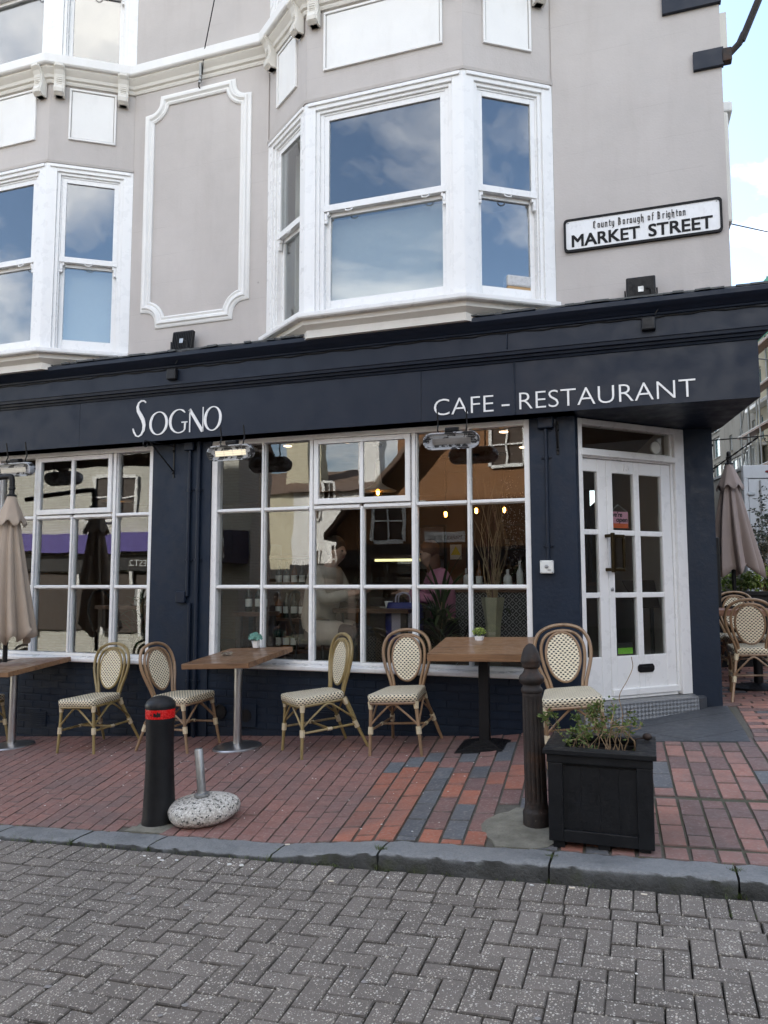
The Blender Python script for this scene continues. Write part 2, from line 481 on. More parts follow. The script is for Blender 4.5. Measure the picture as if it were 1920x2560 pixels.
def mk_granite():
    t = NT('blue_grey_granite')
    c = t.mix(t.noise(70, 3), (.150,.158,.165), (.26,.268,.27))
    c = t.mix(t.ramp(t.voro(170), (.18, .5), (.3, 0)), c, (.30,.31,.31))
    c = t.mix(t.ramp(t.noise(3.5, 7, .7), (.5, 0), (.72, .65)), c, (.075,.085,.090))
    c = t.mix(t.ramp(t.noise(5.5, 7, .7), (.60, 0), (.75, .6)), c, (.34,.35,.34))
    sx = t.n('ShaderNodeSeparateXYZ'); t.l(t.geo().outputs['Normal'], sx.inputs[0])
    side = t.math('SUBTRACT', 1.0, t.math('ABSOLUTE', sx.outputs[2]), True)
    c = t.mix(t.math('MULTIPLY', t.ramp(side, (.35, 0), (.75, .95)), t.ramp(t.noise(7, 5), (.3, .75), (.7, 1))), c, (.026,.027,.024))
    c = t.mix(t.math('MULTIPLY', t.ramp(side, (.4, 0), (.8, .6)), t.ramp(t.noise(6, 5), (.56, 0), (.7, 1))), c, (.045,.055,.022))
    t.princ(c, t.ramp(t.noise(9, 4), (.3, .5), (.7, .75)), 0, t.bump(t.noise(9, 5, .6), .5, .03, t.bump(t.noise(60, 6, .65), .9, .012)), .4)
    return t.m
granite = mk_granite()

def mk_wood(name, ca, cb, rough=.3, coat=.15, ax=0, scale=1.0):
    t = NT(name)
    oc = t.objc().outputs['Object']
    s3 = [18*scale, 18*scale, 18*scale]; s3[ax] = 1.3*scale
    oi = t.n('ShaderNodeObjectInfo')
    ofs = t.n('ShaderNodeVectorMath', operation='ADD'); t.l(oc, ofs.inputs[0])
    cmb_ = t.n('ShaderNodeCombineXYZ'); q = t.math('MULTIPLY', oi.outputs['Random'], 9.0)
    for i in range(3): t.l(q, cmb_.inputs[i])
    t.l(cmb_.outputs[0], ofs.inputs[1])
    g = t.noise(1.0, 8, .65, vec=t.scalev(ofs.outputs[0], tuple(s3)), dist=.6)
    c = t.ramp(g, (.25, ca), (.5, cb), (.62, tuple(q*.8 for q in ca)), (.8, cb))
    c = t.mix(t.math('MULTIPLY', oi.outputs['Random'], .35), c, tuple(q*.55 for q in ca))
    kn = t.voro(3.0*scale, vec=ofs.outputs[0]); c = t.mix(t.ramp(kn, (.04, .8), (.09, 0)), c, tuple(q*.35 for q in ca))
    t.princ(c, t.ramp(t.noise(14, 4), (.3, rough-.08), (.7, rough+.16)), 0, t.bump(g, .12, .004), .45, coat)
    return t.m
table_wood = mk_wood('stained_pine', (.165,.088,.044), (.265,.148,.076), .38, .2)
table_wood2 = mk_wood('reddish_stained_pine', (.19,.085,.050), (.27,.13,.08), .4, .1)
cafe_wood = mk_wood('dark_walnut', (.075,.033,.018), (.115,.052,.028), .35, .1)
bamboo_olive = mk_wood('olive_bamboo', (.25,.185,.07), (.32,.24,.10), .35, .25, 2, .6)
bamboo_brown = mk_wood('brown_bamboo', (.235,.145,.078), (.31,.20,.115), .35, .25, 2, .6)
twig_wood = mk_wood('dry_twig', (.24,.16,.09), (.34,.24,.14), .8, 0, 2)

def mk_weave():
    t = NT('cream_and_black_weave')
    uv = t.objc().outputs['UV']
    sx = t.n('ShaderNodeSeparateXYZ'); t.l(uv, sx.inputs[0])
    v = t.math('DIVIDE', sx.outputs[1], .0158)
    row = t.math('FLOOR', v)
    sh = t.math('MULTIPLY', t.math('MODULO', t.math('ADD', row, 1000.0), 2.0), .5)
    u = t.math('ADD', t.math('DIVIDE', sx.outputs[0], .034), sh)
    fu, fv = t.math('FRACT', u), t.math('FRACT', v)
    du = t.math('ABSOLUTE', t.math('SUBTRACT', fu, .5)); dvv = t.math('ABSOLUTE', t.math('SUBTRACT', fv, .5))
    blk = t.math('MULTIPLY', t.math('LESS_THAN', du, .225), t.math('LESS_THAN', dvv, .33))
    cr = t.mix(t.noise(40, 3), (.72,.64,.46), (.86,.78,.60))
    cr = t.mix(t.ramp(t.noise(6, 4), (.5, 0), (.8, .3)), cr, (.45,.38,.26))
    c = t.mix(blk, cr, (.013,.012,.011))
    h = t.math('SUBTRACT', t.math('ADD', t.math('COSINE', t.math('MULTIPLY', t.math('SUBTRACT', fv, .5), 3.0)), t.math('MULTIPLY', t.math('COSINE', t.math('MULTIPLY', du, 6.0)), .35)), t.math('MULTIPLY', blk, .4))
    t.princ(c, .42, 0, t.bump(h, .55, .004), .5)
    return t.m
weave = mk_weave()
binding_mat = paint('cream_cane_binding', (.62,.53,.36), .5, .15, 60, .6, 160)

def mk_terrazzo():
    t = NT('pebble_dash_concrete')
    v = t.n('ShaderNodeTexVoronoi'); v.inputs['Scale'].default_value = 85; t.l(t.pos(), v.inputs['Vector'])
    s = t.n('ShaderNodeSeparateColor'); t.l(v.outputs['Color'], s.inputs[0])
    c = t.ramp(s.outputs[0], (0, (.05,.055,.05)), (.17, (.06,.065,.06)), (.19, (.55,.53,.47)), (.6, (.72,.70,.66)), (1, (.42,.40,.35)))
    c = t.mix(t.ramp(v.outputs['Distance'], (.45, 0), (.62, .7)), c, (.36,.34,.30))
    c = t.mix(t.ramp(t.noise(6, 5), (.5, 0), (.8, .3)), c, (.3,.28,.24))
    t.princ(c, .7, 0, t.bump(v.outputs['Distance'], .5, .006), .4)
    t.m.node_tree
    return t.m
terrazzo = mk_terrazzo()

def mk_rust():
    t = NT('rusting_cast_iron')
    c = t.mix(t.noise(20, 6), (.018,.015,.014), (.034,.027,.024))
    c = t.mix(t.ramp(t.noise(7, 7, .7), (.48, 0), (.68, .75)), c, (.075,.036,.02))
    c = t.mix(t.ramp(t.noise(70, 4), (.66, 0), (.74, .6)), c, (.2,.16,.13))
    t.princ(c, .6, .25, t.bump(t.noise(60, 6), .5, .006), .4)
    return t.m
rust = mk_rust()

def mk_chipped():
    t = NT('chipped_silver_paint')
    k = t.ramp(t.noise(11, 4, .6, vec=t.scalev(t.pos(), (1, 1, 1.6))), (.47, 0), (.50, 1))
    c = t.mix(k, (.035,.035,.038), (.50,.52,.55))
    t.princ(c, .5, .2, t.bump(k, .3, .003), .5)
    return t.m
chipped = mk_chipped()

def mk_diamond():
    t = NT('diamond_plate_aluminium')
    uv = t.objc().outputs['UV']
    sx = t.n('ShaderNodeSeparateXYZ'); t.l(uv, sx.inputs[0])
    k = 1/.042
    a = t.math('ADD', t.math('MULTIPLY', sx.outputs[0], k), t.math('MULTIPLY', sx.outputs[1], k*1.2))
    b = t.math('SUBTRACT', t.math('MULTIPLY', sx.outputs[0], k), t.math('MULTIPLY', sx.outputs[1], k*1.2))
    par = t.math('MODULO', t.math('ADD', t.math('ADD', t.math('FLOOR', a), t.math('FLOOR', b)), 1000.0), 2.0)
    st = t.math('SINE', t.math('MULTIPLY', t.mix(par, a, b), 31.4))
    h = t.math('MULTIPLY', st, 1.0)
    c = t.mix(t.noise(9, 5), (.20,.205,.21), (.33,.335,.34))
    c = t.mix(t.math('MULTIPLY', par, .25), c, (.46,.47,.48))
    t.princ(c, .42, .7, t.bump(h, .5, .003), .5)
    return t.m
diamond = mk_diamond()

def mk_leaf(name, ca, cb, trans=.25):
    t = NT(name)
    c = t.mix(t.rnd(), ca, cb)
    b = t.princ(c, .5, 0, None, .4)
    tl = t.n('ShaderNodeBsdfTranslucent'); t.l(c, tl.inputs['Color'])
    mx = t.n('ShaderNodeMixShader'); mx.inputs[0].default_value = trans
    t.l(b.outputs[0], mx.inputs[1]); t.l(tl.outputs[0], mx.inputs[2]); t.l(mx.outputs[0], t.out.inputs[0])
    return t.m
leaf_teal = mk_leaf('teal_succulent_leaf', (.10,.30,.24), (.28,.50,.42))
leaf_lime = mk_leaf('lime_green_leaf', (.12,.22,.03), (.42,.50,.14))
leaf_green = mk_leaf('mid_green_leaf', (.055,.10,.022), (.17,.22,.06))
leaf_dark = mk_leaf('dark_green_leaf', (.020,.045,.018), (.05,.09,.03))
leaf_olive = mk_leaf('grey_olive_leaf', (.035,.045,.035), (.11,.13,.10))
grass_mat = mk_leaf('grass_blade', (.05,.085,.018), (.13,.16,.045))
blossom = mk_leaf('dried_blossom', (.45,.34,.30), (.62,.50,.46))

def emit(name, col, s):
    t = NT(name); t.princ((.8,.7,.5), .4, 0, None, .5, emit=col, estr=s); return t.m
filament = emit('glowing_filament', (1.0,.50,.15), 9)
warm_glow = emit('warm_lamp_glow', (1.0,.62,.30), 3.0)
case_light = emit('display_case_strip', (1.0,.85,.40), .6)
spot_glow = emit('downlight_glow', (1.0,.66,.40), 1.5)
heater_glow = emit('heater_element', (1.0,.86,.62), .16)
amber_glass = mk_glass('amber_bulb_glass', 1.45, (.95,.72,.40))
# ---------------------------------------------------------------- ground, road, kerb, pavement
def frange(a, b, n): return [a+(b-a)*i/n for i in range(n+1)]
g = MB()
xs = [-220,-120,-60,-30,-14,-9]+frange(-8, 3, 22)+[5,9,15,30,60,120,220]
ys = [-220,-90,-40,-20,-12,-9.5,-8,-7]+frange(-6.5, -2.95, 8)+[-2.9,-2.2,0,3,8,20,60,160]
for y in ys:
    for x in xs:
        xx = max(min(x, 25), -40)
        g.v.append((x, y, road_z(xx, y)-.030 - (.12 if y > -2.0 else 0)))
n = len(xs)
for j in range(len(ys)-1):
    for i in range(n-1):
        g.f.append((j*n+i, j*n+i+1, (j+1)*n+i+1, (j+1)*n+i)); g.uv.append(None)
road = struct(g.build('road', road_joint))

# road blocks: a soldier course along the kerb, one stretcher course, then 90 degree herringbone
EDGE_UV = [[(1, 0)]*4]*8+[[(0, 0)]*4]
def block_mesh(L, W, h=.05, ch=.0045):
    m = MB(); a, b = L/2, W/2
    vs = [(-a,-b,-h),(a,-b,-h),(a,b,-h),(-a,b,-h),(-a,-b,-ch),(a,-b,-ch),(a,b,-ch),(-a,b,-ch),(-a+ch,-b+ch,0),(a-ch,-b+ch,0),(a-ch,b-ch,0),(-a+ch,b-ch,0)]
    fs = [(0,1,5,4),(1,2,6,5),(2,3,7,6),(3,0,4,7),(4,5,9,8),(5,6,10,9),(6,7,11,10),(7,4,8,11),(8,9,10,11)]
    m.add(vs, fs, EDGE_UV); return m
G_ = .1025
full = block_mesh(.1998, .0974, ch=.0045)
full_me = full.mesh('paving_block', block_mat)
U0 = R(0.69)
blocks = []
def rb(x, y, rot): blocks.append((x, y, rot))
NX0, NX1 = -78, 32
for i in range(NX0, NX1): rb(i*G_+.03, KF-.012-.1, 90)
for i in range(NX0//2, NX1//2): rb(i*2*G_+.09, KF-.012-.2-.055, 0)
y0 = KF-.012-.2-.11
halves = []
for j in range(0, 44):
    for i in range(NX0, NX1):
        k = (i + j) % 4                   # herringbone: in row j the pattern shifts by one cell
        if k == 0: rb((i+1)*G_, y0-(j+.5)*G_, 0)            # lying block covers i, i+1
        elif k == 2:                                        # standing block covers rows j and j+1
            rb((i+.5)*G_, y0-(j+1)*G_, 90)
        elif j == 0: halves.append(((i+.5)*G_, y0-.5*G_))
def in_view(x, y, z):
    d = Vector((x, y, z))-CAM; zz = d.dot(fw)
    if zz <= .3: return None
    px, py = 960+1921.9*d.dot(rt)/zz, 1280-1921.9*d.dot(up)/zz
    return px, py, zz
near, far = [], []
for (x, y, rot) in blocks:
    z = road_z(x, y)
    q = in_view(x, y, z)
    d = 99 if q is None or not (-60 < q[0] < 1980 and -60 < q[1] < 2600) else q[2]
    (near if d < 90 else far).append((d, x, y, rot))
near.sort(); far += near[300:]; near = near[:300]
def bm_of(x, y, rot, zf, jit=1.0, tilt=.010):
    rz = R(rot)+random.gauss(0, .006)*jit
    e = .1
    dx = (zf(x+e, y)-zf(x-e, y))/(2*e); dy = (zf(x, y+e)-zf(x, y-e))/(2*e)
    nrm = Vector((-dx+random.gauss(0, tilt), -dy+random.gauss(0, tilt), 1)).normalized()
    q = Vector((0,0,1)).rotation_difference(nrm)
    return Matrix.Translation((x+random.gauss(0,.0012), y+random.gauss(0,.0012), zf(x, y)+random.gauss(0,.0016))) @ q.to_matrix().to_4x4() @ Matrix.Rotation(rz, 4, 'Z')
for d, x, y, rot in near:
    o = link('paving_block', full_me, road); o.matrix_world = bm_of(x, y, rot, road_z)
mb = MB()
for d, x, y, rot in far:
    M_ = bm_of(x, y, rot, road_z)
    mb.add([M_ @ Vector(v) for v in full.v], full.f, EDGE_UV)
half_b = block_mesh(.0974, .0974, ch=.0045)
for x, y in halves:
    M_ = bm_of(x, y, 0, road_z); mb.add([M_ @ Vector(v) for v in half_b.v], half_b.f, EDGE_UV)
stuff(mb.build('distant_paving_blocks', block_mat, road))

# kerb: granite stones of different lengths, flush on the left and climbing to a full step on the right
kerb = struct(MB().box(-9, 4.2, KF+.03, KB-.03, -.6, -.45).build('kerb', concrete))
joints = [-9.2,-8.3,-7.4,-6.5,-5.6,-4.75,-4.05,-3.42,-2.87,-2.06,-1.42,-.52,.34,1.25,2.2,3.1,4.2]
for k in range(len(joints)-1):
    a, b = joints[k]+.003, joints[k+1]-.003
    nx, nd = max(8, int((b-a)/.035)), 6
    m = MB(); prof = []
    # cross-section: back, top, rounded arris, face
    sec = [(KB-.002, -.25), (KB-.002, 0.0), (KB-.06, .002), (KB-.12, .001), (KF+.022, -.001), (KF+.007, -.005), (KF+.0, -.016), (KF-.003, -.055), (KF-.002, -.25)]
    for i in range(nx+1):
        x = a+(b-a)*i/nx
        ez = 1.0 if 0 < i < nx else 0
        for q, (yy, zz) in enumerate(sec):
            rough = .0035 if q in (2, 3, 4) else .006
            dz = random.uniform(-rough, rough)*.6 if q < 8 else 0
            dy = random.uniform(-.006, .006) if q in (5, 6, 7) else random.uniform(-.002, .002)
            xx = x + (random.uniform(.0,.004) if i == 0 else (-random.uniform(.0,.004) if i == nx else 0))
            edge = -.003 if i in (0, nx) and 1 <= q <= 5 else 0
            m.v.append((xx, yy+dy+.006*math.sin(x*1.7), kerb_z(x)+zz+dz+edge))
    ns = len(sec)
    for i in range(nx):
        for q in range(ns-1):
            m.f.append((i*ns+q, (i+1)*ns+q, (i+1)*ns+q+1, i*ns+q+1)); m.uv.append(None)
    m.f.append(tuple(range(ns))); m.uv.append(None)
    m.f.append(tuple(nx*ns+q for q in range(ns-1,-1,-1))); m.uv.append(None)
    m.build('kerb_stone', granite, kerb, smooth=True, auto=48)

# pavement bed
pv = MB()
xs = frange(-9.2, 4.2, 40); ys = [KB+.001,-2.2,-1.7,-1.2,-.7,-.3,0,.5,1.2,2.5,4,6,9,14]
for y in ys:
    for x in xs: pv.v.append((x, y, pav_z(x, y)-.009))
n = len(xs)
for j in range(len(ys)-1):
    for i in range(n-1):
        pv.f.append((j*n+i, j*n+i+1, (j+1)*n+i+1, (j+1)*n+i)); pv.uv.append(None)
pavement = struct(pv.build('pavement', pav_joint))

# clay pavers: columns that fan out from the kerb
def fan(xk):
    if xk < -1.78: a = 97.5 + (-1.78-xk)*3.7
    elif xk < 0: a = 97.5 + (xk+1.78)*(92.5-97.5)/1.78
    else: a = 92.5
    return 1/math.tan(R(min(a, 122)))
def colx(xk, y): return xk + fan(xk)*(y-KB)
pav_bits = []       # (quad corners, material)
def in_slate(x, y):
    return x+y > -.03 and y > -.43 and x < .66 and x > -.75 and y < 1.2 and (y > -.43)
def add_col(xa, xb, L, off, y_end, pick, joint=.006, wide=False, start=KB+.004):
    y = start - off
    while y < y_end:
        a, b = max(y, start)+joint/2, min(y+L, y_end)-joint/2
        y += L
        if b-a < .03: continue
        q = [(colx(xa, a)+joint/2, a), (colx(xb, a)-joint/2, a), (colx(xb, b)-joint/2, b), (colx(xa, b)+joint/2, b)]
        cx, cy = sum(p[0] for p in q)/4, (a+b)/2
        pav_bits.append((q, pick(cx, cy)))
x = -8.9; i = 0
while x < -1.80:
    wdt = .1065
    add_col(x, min(x+wdt, -1.78), .222, (.111 if i % 2 else 0)+random.uniform(-.02,.02), -.002, lambda cx, cy: pav_dusky, .004)
    x += wdt; i += 1
def mid_pick(ci):
    def f(cx, cy):
        r = random.random()
        if cy > -.72: return pav_dusky if r < .75 else (pav_blue if r < .88 else pav_plum)
        if cy > -1.0: return pav_blue if r < .45 else pav_dusky
        if ci <= 2: return pav_red if cy < -1.05 or r < .5 else pav_blue
        if ci == 3: return pav_blue
        return [pav_red, pav_blue, pav_plum, pav_red, pav_plum][int(random.random()*5)]
    return f
def right_pick(cx, cy):
    r = random.random()
    return pav_pink if r < .55 else (pav_plum if r < .82 else (pav_dusky if r < .92 else pav_blue))
x = -1.78; ci = 0
def right_end(xc): return -.46 if -.62 < xc < .70 else (-.01 if xc < 0 else -.46)
while x < 2.2:
    wd = .1285
    if x < -.30:
        add_col(x, x+wd, .300, (.15 if ci % 2 else 0)+random.uniform(-.02,.02)+.07, -.003 if x < -.75 else -.46, mid_pick(ci), .012)
    else:
        # a header row at the kerb, a worn joint at 1.74 m, then stretcher columns
        add_col(x, x+wd, .165, 0, KB+.165, right_pick, .014)
        add_col(x, x+wd, .30, (.15 if ci % 2 else .02), -1.745, right_pick, .012, start=KB+.185)
        add_col(x, x+wd, .285, (.0 if ci % 2 else .14), -.46 if x < .62 else -.30, right_pick, .012, start=-1.70)
    x += wd; ci += 1
# rows that run along the side street, right of the slate apron
yy = -.29; k = 0
while yy < 7:
    xl = .70 if yy < .85 else .50-.17*(yy-.9)
    xx = xl - (.13 if k % 2 else 0)
    while xx < 3.6:
        a, b = max(xx, xl)+.006, xx+.255-.006
        if b-a > .04: pav_bits.append(([(a, yy+.006), (b, yy+.006), (b, yy+.118), (a, yy+.118)], right_pick(a, yy)))
        xx += .255
    yy += .124; k += 1
def paver(q, top=0.0, ch=.0048):
    m = MB()
    cx = sum(p[0] for p in q)/4; cy = sum(p[1] for p in q)/4
    dz = random.gauss(0, .0012); tx, ty = random.gauss(0, .006), random.gauss(0, .006)
    lo = []; hi = []; ed = []
    for (px, py) in q:
        px += random.uniform(-.0018, .0018); py += random.uniform(-.0018, .0018)
        z = pav_z(px, py)+dz+(px-cx)*tx+(py-cy)*ty
        lo.append((px, py, z-.04)); ed.append((px, py, z-ch))
        d = Vector((cx-px, cy-py)); d = d.normalized()*ch*1.4
        hi.append((px+d.x, py+d.y, z))
    m.add(lo+ed+hi, [(0,1,5,4),(1,2,6,5),(2,3,7,6),(3,0,4,7),(4,5,9,8),(5,6,10,9),(6,7,11,10),(7,4,8,11),(8,9,10,11)], EDGE_UV)
    return m
PATCH = (-.72, -2.33, .27)          # the concrete collar round the iron bollard
def blocked(q):
    cx = sum(p[0] for p in q)/4; cy = sum(p[1] for p in q)/4
    if ((cx-PATCH[0])/.24)**2+((cy-PATCH[1])/.36)**2 < 1 : return True
    if abs(cx+3.07) < .15 and abs(cy+2.46) < .15: return True
    return False
scored = []
for q, m in pav_bits:
    if blocked(q): continue
    cx = sum(p[0] for p in q)/4; cy = sum(p[1] for p in q)/4
    pr = in_view(cx, cy, pav_z(cx, cy))
    d = 99 if pr is None or not (-40 < pr[0] < 1960 and 1700 < pr[1] < 2300) else pr[2]
    scored.append((d, q, m))
scored.sort(key=lambda t: t[0])
rest = {}
for k, (d, q, m) in enumerate(scored):
    pm = paver(q)
    if k < 300 and d < 90: pm.build('paver', m, pavement)
    else: rest.setdefault(m.name, (m, MB()))[1].add(pm.v, pm.f, EDGE_UV)
for nm, (m, b) in rest.items(): stuff(b.build('distant_pavers', m, pavement))

# concrete collars, slate apron
def pad(poly, name, mat, lift, parent, sub=0):
    m = MB(); n = len(poly)
    cx = sum(p[0] for p in poly)/n; cy = sum(p[1] for p in poly)/n
    m.v = [(p[0], p[1], pav_z(*p)+lift) for p in poly]+[(p[0], p[1], pav_z(*p)-.05) for p in poly]+[(cx, cy, pav_z(cx, cy)+lift+.004)]
    m.f = [(i, (i+1) % n, 2*n) for i in range(n)]+[(i, n+i, n+(i+1) % n, (i+1) % n) for i in range(n)]; m.uv = [None]*len(m.f)
    return m.build(name, mat, parent)
random.seed(5)
pad([(PATCH[0]+.235*math.cos(a)*random.uniform(.85,1.12), max(PATCH[1]+.34*math.sin(a)*random.uniform(.85,1.12), KB+.005)) for a in [i*2*math.pi/22 for i in range(22)]], 'concrete_collar', concrete, .002, pavement)
pad([(-3.21,-2.62),(-2.93,-2.62),(-2.93,-2.32),(-3.21,-2.32)], 'concrete_collar', concrete, .001, pavement)
# slate flags: the apron is one quadrilateral cut by two diagonal joints
def clip(poly, p, nrm):
    out = []
    for i in range(len(poly)):
        a, b = Vector(poly[i]), Vector(poly[(i+1) % len(poly)])
        da, db = (a-p).dot(nrm), (b-p).dot(nrm)
        if da >= 0: out.append(tuple(a))
        if da*db < 0: out.append(tuple(a+(b-a)*(da/(da-db))))
    return out
apron = [(-.78,-.45),(.665,-.43),(.625,.98),(.45,.90),(-.62,-.02),(-.78,-.02)]
cuts = [(Vector((.22,-.40)), Vector((.55,.66)).normalized()), (Vector((.48,-.21)), Vector((-.50,.62)).normalized()), (Vector((-.35,-.2)), Vector((-.55,.62)).normalized())]
pieces = [apron]
for p, nr in cuts:
    nx = []
    for q in pieces:
        for s in (1, -1):
            c = clip(q, p+nr*s*.003, nr*s)
            if len(c) > 2: nx.append(c)
    pieces = nx
for q in pieces: pad(q, 'slate_flag', slate, random.uniform(-.001, .002), pavement)
# ---------------------------------------------------------------- the corner building
bld = thing('corner_building', 'greige rendered corner building with navy cafe shopfront and white sash bay windows', 'building', (-3.8, 0, 0), world=True)
RD = Vector((-.176, .984))                     # direction of the side-street wall
def ret(x, d): return (x+RD.x*d, RD.y*d)
ZTOP = 15.5

def text_mesh(s, size, extrude=.003, offset=0, shear=0, space=1.0, align='LEFT', sx=1.0):
    cu = bpy.data.curves.new('txt', 'FONT'); cu.body = s; cu.size = size; cu.extrude = extrude; cu.offset = offset; cu.shear = shear
    cu.space_character = space; cu.align_x = align; cu.resolution_u = 4
    o = bpy.data.objects.new('txt', cu); COL.objects.link(o)
    dg = bpy.context.evaluated_depsgraph_get(); dg.update()
    me = bpy.data.meshes.new_from_object(o.evaluated_get(dg))
    bpy.data.objects.remove(o)
    if sx != 1.0: me.transform(Matrix.Diagonal((sx, 1, 1, 1)))
    me.materials.clear()
    return me
def put_text(name, s, size, M_, mat, parent, width=None, **kw):
    me = text_mesh(s, size, **kw)
    if width:
        x0 = min(v.co.x for v in me.vertices); x1 = max(v.co.x for v in me.vertices)
        k = width/(x1-x0); me.transform(Matrix.Translation((-x0*k, 0, 0)) @ Matrix.Diagonal((k, 1, 1, 1)))
    me.transform(M_); me.materials.append(mat)
    return link(name, me, parent)
def wallM(x, y, z):        # text plane facing -Y
    return Matrix.Translation((x, y, z)) @ Matrix.Rotation(R(90), 4, 'X')

# --- upper walls between the bays, the side-street wall, the roof
BAYS = [(-3.64, -2.98, -1.44, -.72), (-8.24, -7.52, -6.06, -5.32)]
MB().box(-5.32, -3.64, 0, .35, 3.85, ZTOP).build('wall', greige, bld)
MB().box(-10.2, -8.24, 0, .35, 3.0, ZTOP).build('wall', greige, bld)
MB().prism([(-.72, 0), (.72, 0), ret(.72, 14), (ret(.72, 14)[0]-.4, ret(.72, 14)[1]), ret(.32, .36), (-.72, .35)], 3.85, ZTOP).build('wall', greige, bld)
MB().prism([(-10.2, 0), (.72, 0), ret(.72, 14), (-10.2, 13.8)], ZTOP, ZTOP+.3).build('roof', lead, bld)
MB().prism([(-10.2, .36), (-9.9, .36), (-9.9, 13.8), (-10.2, 13.8)], -.3, ZTOP).build('party_wall', greige, bld)
MB().prism([(-10.2, 13.5), ret(.72, 13.7), ret(.72, 14), (-10.2, 13.8)], -.3, ZTOP).build('rear_wall', greige, bld)
MB().prism([(.59, .95), ret(.766, 13.8), (ret(.766, 13.8)[0]-.35, ret(.766, 13.8)[1]), (.27, 1.0), (.335, .94)], .1, 3.06).build('corner_wall', navy_rough, bld)
# storey slabs inside, plain rooms behind the bays
for zf in (3.40, 7.05, 10.2):
    MB().prism([(-9.9, .02 if zf > 4 else .3), (.3, .02 if zf > 4 else .3), (-1.2, 8.0), (-9.9, 8.0)], zf, zf+.25).build('floor_slab', room_wall, bld)
MB().box(-9.9, -.6, 4.0, 4.12, 3.65, 7.05).build('room_wall', room_wall, bld)
MB().box(-9.9, -.6, 4.0, 4.12, 7.3, 10.2).build('room_wall', room_wall, bld)
for xx in (-4.6,):
    MB().box(xx, xx+.1, .36, 4.0, 3.65, 10.2).build('room_wall', room_wall, bld)

# --- bays
def facet_M(p, q):
    d = (Vector(q)-Vector(p)); L = d.length; d.normalize()
    M_ = Matrix(((d.x, d.y, 0, p[0]), (d.y, -d.x, 0, p[1]), (0, 0, 1, 0), (0, 0, 0, 1)))
    return M_, L             # local x along the facet, local y outward, z up
def mirror_ok(M_): return M_
def sash_window(M_, L, z0, z1, mg, blinds=None, lifts=2, curtains=False):
    """casing with stepped architrave, two sliding sashes; local y is outward"""
    f = MB()
    cs = .105
    f.obox(M_, .0, cs, -.13, 0, z0, z1); f.obox(M_, L-cs, L, -.13, 0, z0, z1); f.obox(M_, cs, L-cs, -.13, 0, z1-.085, z1)
    f.obox(M_, cs, cs+.035, -.13, -.022, z0, z1-.085); f.obox(M_, L-cs-.035, L-cs, -.13, -.022, z0, z1-.085); f.obox(M_, cs+.035, L-cs-.035, -.13, -.022, z1-.115, z1-.085)
    a, b = cs+.035, L-cs-.035
    e = mg-.045
    f.obox(M_, a, e, -.14, -.042, z0, z1-.115); f.obox(M_, L-e, b, -.14, -.042, z0, z1-.115); f.obox(M_, e, L-e, -.14, -.042, z1-.135, z1-.115)
    # raised moulding under the head
    f.obox(M_, .03, L-.03, 0, .018, z1-.045, z1-.012)
    w_ = f.build('sash_window', white_paint, bld, bevel=.004)
    zm0, zm1 = z0+(z1-z0)*.462, z0+(z1-z0)*.508
    s = MB(); st = .045
    zt = z1-.135
    s.obox(M_, e, e+st, -.085, -.050, zm0, zt); s.obox(M_, L-e-st, L-e, -.085, -.050, zm0, zt); s.obox(M_, e+st, L-e-st, -.085, -.050, zt-.05, zt)
    s.obox(M_, e-.012, L-e+.012, -.088, -.040, zm0+.035, zm1)
    for xa in (e, L-e-.03):      # horns
        s.prism([(xa, -.05), (xa+.03, -.05), (xa+.03, -.085), (xa, -.085)], zm0-.075, zm0+.035, M_)
        s.prism([(xa+.004, -.044), (xa+.026, -.044), (xa+.026, -.06), (xa+.004, -.06)], zm0-.045, zm0+.02, M_)
    s.build('upper_sash', white_paint, w_, bevel=.003)
    s = MB(); zb = z0+.035
    s.obox(M_, e, e+st, -.135, -.098, zb, zm0+.05); s.obox(M_, L-e-st, L-e, -.135, -.098, zb, zm0+.05)
    s.obox(M_, e+st, L-e-st, -.135, -.098, zb, zb+.115); s.obox(M_, e+st, L-e-st, -.135, -.098, zm0-.0, zm0+.05)
    s.build('lower_sash', white_paint, w_, bevel=.003)
    MB().obox(M_, e+st-.005, L-e-st+.005, -.070, -.066, zm1-.02, zt-.045).build('pane', sash_glass, w_)
    MB().obox(M_, e+st-.005, L-e-st+.005, -.120, -.116, zb+.11, zm0+.005).build('pane', sash_glass, w_)
    for k in range(lifts):
        cx = L*(.5 if lifts == 1 else (.28 if k == 0 else .76)); r_ = .035
        p = [M_ @ Vector((cx+r_*math.cos(R(a_)), -.045+.012*math.sin(R(a_)), zm0+.03+r_*.62*-math.sin(R(a_)))) for a_ in range(0, 181, 20)]
        MB().tube(p, .006, 6).build('sash_lift', white_paint, w_, smooth=True)
    for (ca, cb_) in (((e, e+.17), (L-e-.30, L-e)) if curtains else ()):
        cu = MB(); nn_ = 18
        for i in range(nn_+1):
            xx = ca+(cb_-ca)*i/nn_; yy_ = -.26+.022*math.sin(i*1.45+L*7)+.008*math.sin(i*.6)
            cu.v += [tuple(M_ @ Vector((xx, yy_, z0+.02))), tuple(M_ @ Vector((xx, yy_*.96-.01, z1-.12)))]
        for i in range(nn_): cu.f.append((2*i, 2*i+2, 2*i+3, 2*i+1)); cu.uv.append(None)
        co = cu.build('curtain', blind, w_, smooth=True, auto=80)
    if blinds:
        MB().obox(M_, e, L-e, -.21, -.205, z0+(z1-z0)*blinds[0], z0+(z1-z0)*blinds[1]).build('roller_blind', blind, w_)
    return w_
